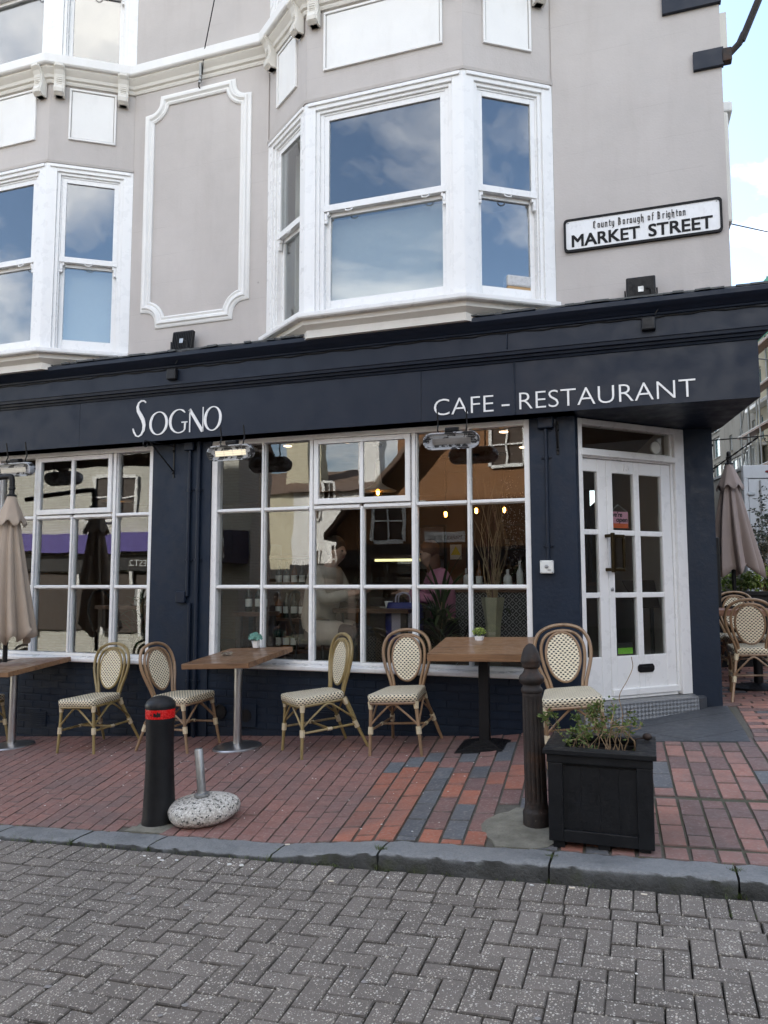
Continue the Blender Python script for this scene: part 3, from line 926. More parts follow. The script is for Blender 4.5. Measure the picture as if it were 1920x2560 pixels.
def corbel(M_, x, z):
    c = MB()
    pr = [(0,0),(.13,0),(.135,-.03),(.105,-.06),(.085,-.10),(.075,-.18),(.085,-.23),(.10,-.26),(.095,-.30),(.06,-.325),(.0,-.325)]
    w2 = .055
    for s0, s1, k in ((-w2, w2, 1.0), (-w2*.72, w2*.72, 1.10)):
        vs = [M_ @ Vector((x+s0, p[0]*k, z+p[1])) for p in pr]+[M_ @ Vector((x+s1, p[0]*k, z+p[1])) for p in pr]
        nn = len(pr)
        c.add(vs, [tuple(range(nn)), tuple(range(2*nn-1, nn-1, -1))]+[(i, nn+i, nn+(i+1)%nn, (i+1)%nn) for i in range(nn)])
    for r_ in range(6):
        c.obox(M_, x-w2*.55, x+w2*.55, .06, .094, z-.115-r_*.022, z-.105-r_*.022)
    return c.build('corbel', cream_masonry, bld, bevel=.004)
SC0, SC1 = 7.08, 7.345
for bi, (xa, xb, xc, xd) in enumerate(BAYS):
    pts = [(xa, 0), (xb, -.5), (xc, -.5), (xd, 0)]
    for fi in range(3):
        M_, L = facet_M(pts[fi], pts[fi+1])
        front = fi == 1
        mg = .225 if front else .20
        bl = None
        if bi == 0 and front: bl = (.05, .47)
        if bi == 1 and fi == 2: bl = (.05, .47)
        sash_window(M_, L, 4.085, 6.17, mg, bl, 2 if front else 1, bi == 0 and fi == 0)
        sash_window(M_, L, SC1, 9.35, mg, None, 2 if front else 1)
        # spandrel with a framed white panel
        for (za, zb_) in ((6.17, SC0+.1), (9.35, 10.3)):
            MB().obox(M_, -.035 if fi == 0 else 0, L+.035 if fi == 2 else L, -.14, -.012, za, zb_).build('spandrel', greige, bld)
            pm = .185 if front else .20
            pz0, pz1 = za+.29, zb_-.13
            fr = MB()
            for (a0, a1, c0, c1) in ((pm, L-pm, pz0, pz0+.022), (pm, L-pm, pz1-.022, pz1), (pm, pm+.022, pz0+.022, pz1-.022), (L-pm-.022, L-pm, pz0+.022, pz1-.022)):
                fr.obox(M_, a0, a1, -.012, .012, c0, c1)
            pn = MB().obox(M_, pm+.03, L-pm-.03, -.02, .0, pz0+.03, pz1-.03).build('spandrel_panel', white_masonry, bld)
            fr.build('panel_moulding', white_masonry, pn, bevel=.004)
        # corbels under the string course
        if fi == 0: ks = [.13, L-.10]
        elif fi == 1: ks = [.10, L-.10]
        else: ks = [.10, L-.13]
        for kx in ks: corbel(M_, kx, SC0+.16)
    # sill, bay soffit
    s = MB().sweep(pts, [(-.12, 4.035), (.075, 4.035), (.085, 4.05), (.085, 4.085), (.03, 4.10), (-.12, 4.10)])
    s.build('bay_sill', white_paint, bld, bevel=.004)
    MB().sweep(pts, [(-.12, 4.034), (.02, 4.034), (.015, 3.99), (-.05, 3.945), (-.10, 3.90), (-.12, 3.90)]).build('bay_apron', cream_masonry, bld)
    MB().prism([(xa+.02, .3), (xb+.01, -.46), (xc-.01, -.46), (xd-.02, .3)], 3.88, 4.04).build('bay_floor', cream_masonry, bld)
    MB().sweep(pts, [(-.12, 6.17), (.012, 6.17), (.018, 6.195), (-.012, 6.205), (-.12, 6.205)]).build('bay_flashing', greige, bld)
    MB().prism([(xa, .3), (xb, -.49), (xc, -.49), (xd, .3)], 10.3, 10.5).build('bay_roof', lead, bld)
# string course runs over walls and bays
pth = [(-10.2, 0)]
for (xa, xb, xc, xd) in reversed(BAYS): pth += [(xa, 0), (xb, -.5), (xc, -.5), (xd, 0)]
pth += [(.72, 0)] if False else []
sc_prof_w = [(-.1, 7.225), (.13, 7.225), (.145, 7.24), (.145, 7.335), (.12, 7.345), (-.1, 7.36)]
sc_prof_c = [(-.1, SC0), (.012, SC0), (.022, 7.10), (.022, 7.115), (.045, 7.125), (.055, 7.155), (.085, 7.185), (.10, 7.205), (.10, 7.2249), (-.1, 7.2249)]
MB().sweep(pth, sc_prof_w).build('string_course', white_masonry, bld, bevel=.005)
MB().sweep(pth, sc_prof_c).build('string_moulding', cream_masonry, bld, smooth=True, auto=25)

# wall panel with scooped corners
def panel_path(x0, x1, z0, z1, r, n=8):
    p = []
    p += [(x0+r*math.cos(R(a)), z0+r*math.sin(R(a))) for a in [90-90*i/n for i in range(n+1)]]
    p += [(x1-r*math.cos(R(a)), z0+r*math.sin(R(a))) for a in [90*i/n for i in range(n+1)]]
    p += [(x1-r*math.cos(R(a)), z1-r*math.sin(R(a))) for a in [90-90*i/n for i in range(n+1)]]
    p += [(x0+r*math.cos(R(a)), z1-r*math.sin(R(a))) for a in [90*i/n for i in range(n+1)]]
    return p
def ring(path, prof, y):
    """closed moulding in the wall plane; prof is (across, outward)"""
    m = MB(); k = len(path); n = len(prof); cx = sum(p[0] for p in path)/k; cz = sum(p[1] for p in path)/k
    for i in range(k):
        a, b, c = Vector(path[i-1]), Vector(path[i]), Vector(path[(i+1) % k])
        d0 = (b-a).normalized(); d1 = (c-b).normalized()
        n0 = Vector((d0.y, -d0.x)); n1 = Vector((d1.y, -d1.x)); bs = (n0+n1)
        bs = bs.normalized()/max(bs.normalized().dot(n0), .45)
        for (o, h) in prof: m.v.append((b.x+bs.x*o, y-h, b.y+bs.y*o))
    for i in range(k):
        for j in range(n-1):
            m.f.append((i*n+j, ((i+1)%k)*n+j, ((i+1)%k)*n+j+1, i*n+j+1)); m.uv.append(None)
    return m
pp = panel_path(-5.11, -3.90, 4.40, 6.93, .19)
ring(pp, [(-.062, -.01), (-.062, .018), (-.045, .03), (-.028, .018), (-.022, .018), (-.005, .042), (.018, .045), (.03, .028), (.036, .028), (.052, .02), (.062, .012), (.062, -.01)], 0).build('wall_panel_moulding', white_masonry, bld, smooth=True, auto=35)

# navy boards on the corner
MB().box(.255, .735, -.035, .02, 6.60, 6.95).build('corner_board', navy, bld, bevel=.004)
MB().box(.492, .735, -.035, .02, 6.02, 6.185).build('corner_board', navy, bld, bevel=.004)
# cornice and pipe on the side-street wall that show past the corner
q0 = ret(.72, 1.2)
MB().prism([(q0[0]-.1, q0[1]), (q0[0]+.43, q0[1]+.1), (q0[0]+.40, q0[1]+.9), (q0[0]-.2, q0[1]+1)], 6.36, 6.47).build('side_cornice', white_masonry, bld, bevel=.02)
MB().prism([(q0[0]-.1, q0[1]), (q0[0]+.385, q0[1]+.1), (q0[0]+.35, q0[1]+.9), (q0[0]-.2, q0[1]+1)], 5.2, 6.36).build('side_bay', cream_masonry, bld, bevel=.02)
q1 = ret(.72, .9)
MB().box(q1[0]-.05, q1[0]+.31, q1[1], q1[1]+.06, 6.75, 7.15).build('side_trim', cream_masonry, bld)

# --- shopfront: fascia, cornice, soffit
FX = .87
fp = [(-9.6, -.22), (FX, -.22), (FX+RD.x*8, -.22+RD.y*8)]
fpr = [(-.20, 3.10), (-.20, 3.062), (0, 3.062), (0, 3.535), (-.20, 3.535)]
for sg_ in ([(-9.6, -.22), (-5.75, -.22)], [(-5.7475, -.221), (-1.93, -.221)], [(-1.9275, -.22), (FX, -.22), fp[2]]):
    MB().sweep(sg_, fpr).build('fascia_board', navy, bld, bevel=.0025)
MB().sweep(fp, [(-.20, 3.5355), (.012, 3.5355), (.018, 3.555), (.040, 3.560), (.045, 3.580), (.070, 3.585), (.075, 3.612), (-.20, 3.612)]).build('fascia_moulding', navy, bld)
MB().sweep(fp, [(-.20, 3.6125), (.085, 3.6125), (.085, 3.790), (-.20, 3.790)]).build('frieze_board', navy, bld, bevel=.003)
MB().sweep(fp, [(-.20, 3.7905), (.10, 3.7905), (.105, 3.805), (.125, 3.815), (.150, 3.840), (.185, 3.858), (.195, 3.870), (.195, 3.905), (.18, 3.915), (-.20, 3.93)]).build('cornice', navy, bld, smooth=True, auto=30)
lf = MB()                                    # lapped lead dressing over the cornice, ragged front edge
xx = -9.5
rng = random.Random(3)
while xx < FX+.15:
    x2 = min(xx+rng.uniform(.05, .16), FX+.16)
    yf = -.405+rng.uniform(-.012, .03); h = rng.uniform(.0, .014)
    lf.prism([(xx, yf), (x2, yf+rng.uniform(-.01,.01)), (x2, .02), (xx, .02)], 3.922+h*.4, 3.934+h)
    xx = x2
lf.sweep([(-9.6, .0), (.72, .0), ret(.72, 8)], [(.25, 3.935), (0.0, 3.99), (-.02, 4.01), (-.02, 3.93), (.25, 3.925)])
lf.build('lead_dressing', lead, bld)
MB().box(-9.6, -.575, -.215, .06, 3.062, 3.10).build('soffit', navy, bld)
MB().prism([(-.575, -.215), (.865, -.215), (FX-.19, 1.0), (FX-.55, 2.4), (.30, 1.02), (-.575, .07)], 3.063, 3.101).build('corner_soffit', navy, bld)
# lettering
for txt, xa, xb, zz in (('CAFE', -1.806, -1.262, 3.105), ('-', -1.190, -1.120, 3.105), ('RESTAURANT', -1.035, .396, 3.105)):
    put_text('cafe_lettering', txt, .222, wallM(xa, -.2245, zz), white_paint, bld, width=xb-xa, extrude=.0035, offset=-.0028)
def stroke(mb, pts, y=-.2245, t=.0035):
    """flat ribbon stroke in the wall plane; pts = (x, z, width)"""
    k = len(pts); L_, R_ = [], []
    for i in range(k):
        a = Vector(pts[max(i-1, 0)][:2]); b = Vector(pts[min(i+1, k-1)][:2]); d = (b-a).normalized(); nn = Vector((-d.y, d.x))
        p = Vector(pts[i][:2]); w_ = pts[i][2]/2
        L_.append(p+nn*w_); R_.append(p-nn*w_)
    vs = []
    for q in L_+R_: vs += [(q.x, y+t, q.y), (q.x, y-t, q.y)]
    fs = []
    for i in range(k-1):
        a, b, c, d = 2*i, 2*(i+1), 2*(k+i+1), 2*(k+i)
        fs += [(a+1, b+1, c+1, d+1), (a, d, c, b), (a, b, b+1, a+1), (d, d+1, c+1, c)]
    fs += [(0, 1, 2*k+1, 2*k), (2*(k-1), 2*(2*k-1), 2*(2*k-1)+1, 2*(k-1)+1)]
    mb.add(vs, fs)
sg = MB()
def el(cx, cz, rx, rz, a0, a1, n, wmin, wmax, tilt=0):
    out = []
    for i in range(n+1):
        a = R(a0+(a1-a0)*i/n); x_, z_ = rx*math.cos(a), rz*math.sin(a)
        wd = wmin+(wmax-wmin)*abs(math.cos(a))**1.5
        out.append((cx+x_+z_*tilt, cz+z_, wd))
    return out
BZ = 3.125
# S: a tall swash
stroke(sg, [(-4.905,3.475,.012),(-4.93,3.495,.018),(-4.965,3.497,.016),(-4.995,3.475,.020),(-5.008,3.435,.030),(-4.998,3.39,.038),(-4.968,3.345,.042),(-4.938,3.295,.042),(-4.922,3.24,.038),(-4.928,3.185,.030),(-4.955,3.14,.020),(-4.99,3.122,.014),(-5.02,3.132,.014),(-5.045,3.17,.020),(-5.06,3.21,.012)])
stroke(sg, el(-4.745, 3.245, .098, .118, 0, 360, 36, .010, .030, .03))
stroke(sg, [(-4.43,3.335,.010),(-4.455,3.358,.018)]+el(-4.50, 3.25, .105, .120, 75, 290, 24, .010, .030, .0)[0:]+[(-4.445,3.145,.012),(-4.43,3.165,.018),(-4.428,3.235,.022)])
stroke(sg, [(-4.47,3.236,.012),(-4.40,3.236,.012)])
stroke(sg, [(-4.372,3.128,.012),(-4.372,3.362,.012)])
stroke(sg, [(-4.376,3.362,.030),(-4.222,3.128,.034)])
stroke(sg, [(-4.218,3.124,.010),(-4.218,3.375,.010)])
stroke(sg, el(-4.105, 3.25, .088, .120, 0, 360, 36, .010, .030, .05))
sg.build('sogno_lettering', white_paint, bld)

# cable run along the frieze, junction boxes
def cable(pts, r, name, mat, parent, n=6):
    return MB().tube(pts, r, n).build(name, mat, parent, smooth=True)
cp = []
for i in range(90):
    x = -7.0+i*(8.0/89); cp.append((x, -.312, 3.775+.006*math.sin(i*1.9)+.004*math.sin(i*.7)))
cable(cp, .006, 'cable', black_metal, bld)
cable([(-1.12, -.31, 3.77), (-1.12, -.312, 3.64), (-1.10, -.25, 3.60), (-1.075, -.226, 3.55), (-1.075, -.226, 3.30), (-1.075, -.226, 3.07)], .007, 'cable', navy, bld)
def jbox(x, z):
    MB().box(x-.055, x+.055, -.36, -.304, z-.06, z+.05).build('junction_box', black_plastic, bld, bevel=.012)
jbox(.05, 3.72); jbox(-4.52, 3.715)

# --- shop windows
def shop_window(x0, cols, x1, vent, openl=True):
    """cols: glazing bar positions; vent = (bar index a, b) of the hinged top light"""
    ZS, ZB, Z1, Z2, ZT = .768, .825, 1.563, 2.335, 3.045
    f = MB()
    f.box(x0-.0, x0+.065, -.012, .10, ZB, ZT+.016); f.box(x1-.05, x1, -.012, .10, ZB, ZT+.016)
    f.box(x0+.065, x1-.05, -.012, .10, ZT-.035, ZT+.016); f.box(x0+.065, x1-.05, -.012, .10, ZB, ZB+.03)
    w_ = f.build('shop_window', white_paint, bld, bevel=.004)
    MB().sweep([(x0-.04, 0), (x1+.02, 0)], [(-.1, ZS-.0), (.085, ZS), (.095, ZS+.01), (.095, ZS+.038), (.085, ZS+.048), (.0, ZB-.001), (-.1, ZB-.001)]).build('window_sill', white_paint, w_, bevel=.004)
    edges = [x0+.065]+cols+[x1-.05]
    thick = set()
    for a, b in vent: thick |= {a, b}
    def bar_v(x, za, zb, wd):
        m = MB()
        m.box(x-wd/2, x+wd/2, .02, .075, za, zb); m.box(x-wd*.30, x+wd*.30, -.006, .02, za, zb)
        m.build('glazing_bar', white_paint, w_, bevel=.004)
    for i, x in enumerate(cols):
        th = (i+1) in thick
        inside = any(a < i+1 < b for a, b in vent)
        bar_v(x, ZB+.03, Z2 if inside else ZT-.035, .058 if th else .040)
    def bar_h(xa, xb, z, wd):
        m = MB()
        m.box(xa, xb, .022, .073, z-wd/2, z+wd/2); m.box(xa, xb, -.004, .022, z-wd*.28, z+wd*.28)
        m.build('glazing_bar', white_paint, w_, bevel=.004)
    ng = len(edges)-1
    for i in range(ng):
        g0 = edges[i]+(.0 if i == 0 else (.029 if i in thick else .020)); g1 = edges[i+1]-(.0 if i == ng-1 else (.029 if (i+1) in thick else .020))
        vt = any(a <= i < b for a, b in vent)
        bar_h(g0, g1, Z1, .042)
        bar_h(g0, g1, Z2, .052 if vt else .042)
        for (za, zb) in ((ZB+.02, Z1-.015), (Z1+.015, Z2-.015)):
            a_ = random.uniform(-.0035, .0035); b_ = random.uniform(-.0025, .0025)
            p = [(g0-.01, .048+a_, za), (g1+.01, .048-a_, za), (g1+.01, .048-a_+b_, zb), (g0-.01, .048+a_+b_, zb)]
            MB().add(p+[(q[0], q[1]+.004, q[2]) for q in p], [(0,1,2,3),(7,6,5,4),(0,4,5,1),(1,5,6,2),(2,6,7,3),(3,7,4,0)]).build('pane', glass, w_)
        if not vt:
            a_ = random.uniform(-.003, .003)
            p = [(g0-.01, .048+a_, Z2+.015), (g1+.01, .048-a_, Z2+.015), (g1+.01, .048-a_, ZT-.025), (g0-.01, .048+a_, ZT-.025)]
            MB().add(p+[(q[0], q[1]+.004, q[2]) for q in p], [(0,1,2,3),(7,6,5,4),(0,4,5,1),(1,5,6,2),(2,6,7,3),(3,7,4,0)]).build('pane', glass, w_)
    for a, b in vent:
        xa, xb = edges[a]+.032, edges[b]-.032; za, zb = Z2+.03, ZT-.040; fr = .048
        m = MB()
        m.box(xa, xa+fr, -.018, .03, za, zb); m.box(xb-fr, xb, -.018, .03, za, zb); m.box(xa+fr, xb-fr, -.018, .03, za, za+.055); m.box(xa+fr, xb-fr, -.018, .03, zb-fr, zb)
        mid = edges[(a+b)//2]
        m.box(mid-.02, mid+.02, -.012, .025, za+.055, zb-fr)
        m.build('top_light_frame', white_paint, w_, bevel=.004)
        for (ga, gb) in ((xa+fr-.01, mid-.012), (mid+.012, xb-fr+.01)):
            MB().box(ga, gb, .004, .008, za+.045, zb-fr+.01).build('pane', glass, w_)
    return w_
shop_window(-4.235, [-3.653, -3.12, -2.592, -2.07, -1.546], -.985, [(2, 4)])
shop_window(-8.18, [-7.57, -7.04, -6.514, -6.003, -5.446], -4.945, [(3, 5)])

# pilasters and brick stall risers
MB().box(-4.945, -4.235, -.03, .22, -.10, 3.062).build('pilaster', navy_rough, bld, bevel=.006)
MB().prism([(-.985, -.03), (-.585, -.03), (-.565, .03), (-.62, .2), (-.985, .2)], .05, 3.062).build('pilaster', navy_rough, bld, bevel=.005)
MB().box(-9.6, -8.18, -.03, .22, -.4, 3.062).build('pilaster', navy_rough, bld)
bk_me = {}
def brick_mesh(L):
    k = round(L, 3)
    if k not in bk_me:
        m = MB(); a, h, c = k/2, .031, .005
        vs = [(-a, 0, -h), (a, 0, -h), (a, 0, h), (-a, 0, h), (-a, -.022, -h), (a, -.022, -h), (a, -.022, h), (-a, -.022, h), (-a+c, -.028, -h+c), (a-c, -.028, -h+c), (a-c, -.028, h-c), (-a+c, -.028, h-c)]
        m.add(vs, [(0,1,5,4),(1,2,6,5),(2,3,7,6),(3,0,4,7),(4,5,9,8),(5,6,10,9),(6,7,11,10),(7,4,8,11),(8,9,10,11)])
        bk_me[k] = m.mesh('brick', navy_rough)
    return bk_me[k]
def stall_riser(x0, x1, drop):
    wall = MB().box(x0, x1, -.0085, .22, -.4, .768).build('brick_stall_riser', navy_rough, bld)
    row = 0; z = .768-.037
    while z > drop:
        x = x0+(0 if row % 2 else -.112)
        while x < x1-.02:
            a, b = max(x, x0), min(x+.215, x1)
            if b-a > .05 and z+.035 > wall_z((a+b)/2)-.02:
                cx = (a+b)/2
                skip = any(abs(cx-vx) < .13 and abs(z-vz) < .08 for vx, vz in VENTS)
                if not skip:
                    o = link('brick', brick_mesh(b-a), wall); o.location = (cx, .0145+random.uniform(-.002, .002), z+random.uniform(-.0015, .0015))
            x += .225
        z -= .0735; row += 1
    return wall
VENTS = []
stall_riser(-4.235, -.985, .05)
stall_riser(-6.98, -4.945, -.15)
MB().box(-8.18, -6.98, -.012, .22, -.5, .768).build('rendered_riser', navy_rough, bld)
# wall vents near the ground, between the pipes and the middle table
MB().lathe([(.075, 0), (.075, .02), (.062, .022), (.062, .004), (.0, .004)], 24, m=Matrix.Translation((-4.09, -.014, .33)) @ Matrix.Rotation(R(90), 4, 'X')).build('round_vent', black_plastic, bld, smooth=True)
v_ = MB(); v_.box(-3.90, -3.68, -.035, -.012, .20, .42)
v_.build('square_vent', navy_rough, bld, bevel=.006)
MB().lathe([(.062, 0), (.062, .004), (.0, .004)], 20, m=Matrix.Translation((-3.79, -.0352, .31)) @ Matrix.Rotation(R(90), 4, 'X')).build('vent_opening', black_metal, bld)
for (vx, vz, rows) in ((-6.34, .14, 7), (-2.93, .40, 3)):
    v_ = MB(); v_.box(vx-.11, vx+.11, -.022, -.014, vz-.035*rows/3, vz+.035*rows/3)
    for r_ in range(rows): v_.box(vx-.10, vx+.10, -.030, -.022, vz-.030*rows/3+r_*.0215, vz-.030*rows/3+r_*.0215+.010)
    v_.build('air_brick', navy_rough, bld)
# conduits
def pipe(x, z0, z1, r=.016, y=-.05, clips=(), kick=None):
    o = MB().tube([(x, y, z0), (x, y, (z0+z1)/2), (x, y, z1)], r, 10).build('conduit', navy, bld, smooth=True)
    for cz in clips:
        m = MB(); m.tube([(x, y, cz-.012), (x, y, cz+.012)], r*1.35, 10); m.box(x-.045, x+.045, -.04, -.029, cz-.01, cz+.01)
        ball(m, (x-.036, -.043, cz), .006, 6, 4); ball(m, (x+.036, -.043, cz), .006, 6, 4)
        m.build('pipe_clip', navy, o, smooth=True)
    return o
pipe(-4.475, 1.47, 3.0, .018, clips=(2.56, 1.84))
pipe(-4.365, -.02, 3.06, .022, clips=(2.56, 1.84, .62))
pipe(-4.445, -.02, 1.40, .018, clips=(.62,))
pipe(-.835, 1.80, 3.0, .015, clips=(2.70, 1.92))
MB().box(-4.53, -4.42, -.085, -.03, 2.97, 3.06).build('junction_box', navy, bld, bevel=.01)
MB().box(-4.60, -4.49, -.075, -.03, 1.40, 1.52).build('junction_box', navy, bld, bevel=.01)
MB().box(-.905, -.765, -.085, -.03, 2.955, 3.06).build('junction_box', navy, bld, bevel=.012)
# grey key-switch box
sw = MB().box(-.905, -.79, -.088, -.03, 1.68, 1.793).build('switch_box', white_plastic, bld, bevel=.008)
m = MB(); m.lathe([(.016, 0), (.016, .006), (.009, .012), (0, .012)], 16, m=Matrix.Translation((-.848, -.088, 1.74)) @ Matrix.Rotation(R(90), 4, 'X'))
m.build('key_switch', galv, sw, smooth=True)
MB().box(-.838, -.812, -.094, -.088, 1.706, 1.714).build('key_tag', galv, sw)
for sx_ in (-.895, -.80):
    for sz_ in (1.69, 1.783): m = MB(); ball(m, (sx_, -.089, sz_), .005, 6, 4); m.build('screw', galv, sw)

# --- corner door on the splay
DM = Matrix(((math.cos(R(45)), math.sin(R(45)), 0, -.58), (math.sin(R(45)), -math.cos(R(45)), 0, .02), (0, 0, 1, 0), (0, 0, 0, 1)))   # x along door, y outward
DL = 1.30
f = MB()
f.obox(DM, -.012, .068, -.10, .0, .575, 3.055); f.obox(DM, 1.178, DL, -.10, .0, .575, 3.055); f.obox(DM, .068, 1.178, -.10, 0, 3.00, 3.055)
f.obox(DM, 1.148, 1.178, -.10, -.03, .60, 3.00); f.obox(DM, .068, 1.148, -.10, -.02, 2.71, 2.795)
f.obox(DM, .05, 1.185, -.02, .012, 2.725, 2.775)
f.obox(DM, .068, 1.148, -.09, -.03, .575, .60)
dfr = f.build('door_frame', white_paint, bld, bevel=.005)
MB().obox(DM, .068, 1.148, -.052, -.048, 2.79, 3.005).build('transom_pane', glass, dfr)
MB().lathe([(.055, 0), (.06, .02), (.055, .026), (.0, .028)], 20, m=DM @ Matrix.Translation((.99, -.072, 2.865)) @ Matrix.Rotation(R(-90), 4, 'X')).build('vent_fan', white_plastic, dfr, smooth=True)
def leaf(s0, s1, panes, name):
    ZR = [.60, .948, 1.465, 1.512, 2.025, 2.072, 2.59, 2.705]
    m = MB(); y0, y1 = -.085, -.04
    xs_ = [s0]+[q for p in panes for q in p]+[s1]
    for i in range(0, len(xs_), 2): m.obox(DM, xs_[i], xs_[i+1], y0, y1, .60, 2.705)
    for (pa, pb) in panes:
        for (za, zb) in ((.60, .948), (1.465, 1.512), (2.025, 2.072), (2.59, 2.705)): m.obox(DM, pa, pb, y0+.002, y1-.002, za, zb)
    d_ = m.build(name, white_paint, bld, bevel=.006)
    for (pa, pb) in panes:
        for (za, zb) in ((.948, 1.465), (1.512, 2.025), (2.072, 2.59)):
            MB().obox(DM, pa-.008, pb+.008, -.066, -.062, za-.008, zb+.008).build('pane', glass, d_)
    return d_
ld = leaf(.070, .362, [(.088, .262)], 'side_door_leaf')
rd = leaf(.366, 1.145, [(.435, .690), (.757, 1.030)], 'door_leaf')
m = MB(); m.obox(DM, .366, 1.145, -.04, -.018, .60, .665)
m.build('weather_board', white_paint, rd, bevel=.01)
m = MB()
m.obox(DM, .325, .355, -.04, .045, 2.0, 2.03); m.obox(DM, .325, .355, -.04, .045, 1.70, 1.73); m.obox(DM, .323, .357, .035, .062, 1.69, 2.04)
m.build('pull_handle', brass, ld, bevel=.006)
m = MB()
m.obox(DM, .39, .53, -.02, .0, 2.0, 2.03); m.obox(DM, .39, .53, -.02, .0, 1.70, 1.73); m.obox(DM, .505, .53, -.02, .005, 1.73, 2.0); m.obox(DM, .395, .41, -.04, -.02, 1.70, 2.03)
m.build('pull_handle', brass, rd, bevel=.006)
MB().lathe([(.015, 0), (.017, .006), (.008, .009), (0, .009)], 14, m=DM @ Matrix.Translation((.397, -.04, 1.54)) @ Matrix.Rotation(R(-90), 4, 'X')).build('keyhole', galv, rd, smooth=True)
lb = MB(); lb.prism([(.67,.812),(.69,.795),(.845,.795),(.863,.815),(.863,.845),(.845,.868),(.69,.868),(.67,.85)], .0, .014, DM @ Matrix.Translation((0, -.042, 0)) @ Matrix.Rotation(R(90), 4, 'X') @ Matrix.Diagonal((1, 1, -1, 1)))
lbo = lb.build('letterbox', black_metal, rd, bevel=.004)
MB().obox(DM, .70, .833, -.03, -.022, .815, .848).build('letter_flap', black_metal, lbo, bevel=.003)
def doorT(s, z, yy): return DM @ Matrix.Translation((s, yy, z)) @ Matrix(((1,0,0,0),(0,0,1,0),(0,1,0,0),(0,0,0,1)))
put_text('door_number', '18', .085, doorT(.555, 2.618, -.038), white_paint, rd, extrude=.004)
# the notice hung inside the glass, and the green sticker
pinkm = paint('pink_card', (.72,.34,.44), .5, .03, 8, 0); orangem = paint('orange_card', (.72,.13,.035), .5, .03, 8, 0); inkm = paint('black_ink', (.012,.012,.014), .5, .03, 8, 0)
greenm = paint('green_sticker', (.23,.62,.04), .5, .03, 8, 0)
om = thing('open_notice', 'pink and orange card reading we are open hung inside the door glass', 'notice', tuple(DM @ Vector((.54, -.08, 2.10))), world=True)
MB().obox(DM, .436, .648, -.083, -.080, 2.138, 2.245).build('card', pinkm, om)
MB().obox(DM, .436, .648, -.083, -.080, 2.095, 2.1375).build('card_foot', orangem, om)
put_text('lettering', "we're", .062, doorT(.442, 2.198, -.0785), inkm, om, width=.135, extrude=.001, offset=.0015, shear=.15)
put_text('lettering', 'open', .062, doorT(.505, 2.152, -.0785), inkm, om, width=.135, extrude=.001, offset=.0015, shear=.15)
MB().tube([DM @ Vector((.45, -.082, 2.245)), DM @ Vector((.53, -.078, 2.31)), DM @ Vector((.64, -.082, 2.245))], .002, 4).build('cord', white_plastic, om)
st_ = thing('rating_sticker', 'black and green rating sticker low on the door glass', 'sticker', tuple(DM @ Vector((.56, -.08, .96))), world=True)
MB().obox(DM, .470, .665, -.0835, -.080, .955, 1.06).build('sticker_back', inkm, st_)
MB().obox(DM, .482, .655, -.080, -.0785, .962, 1.015).build('sticker_band', greenm, st_)

# step clad in diamond plate
stp = MB()
poly = [(-.02, .16), (1.20, .16), (1.30, .02), (1.30, -.1), (-.06, -.1), (-.06, .1)]
def dp(s, y): return DM @ Vector((s, y, 0))
bt = [dp(*p) for p in poly]
vs = [(p.x, p.y, .30) for p in bt]+[(p.x, p.y, .572) for p in bt]
nn = len(poly); fs = []; uv = []
per = [0]
for i in range(nn): per.append(per[-1]+(bt[(i+1) % nn]-bt[i]).length)
for i in range(nn):
    fs.append((i, (i+1) % nn, nn+(i+1) % nn, nn+i)); uv.append([(per[i], .3), (per[i+1], .3), (per[i+1], .572), (per[i], .572)])
fs.append(tuple(nn+i for i in range(nn))); uv.append([(poly[i][0], poly[i][1]) for i in range(nn)])
stp.add(vs, fs, uv)
stp.build('door_step', diamond, bld, bevel=.004)
MB().prism([tuple((DM @ Vector(q+(0,))).to_2d()) for q in ((1.20, .165), (1.33, .13), (1.42, .0), (1.305, .0))], .25, .562).build('step_return', slate, bld, bevel=.008)
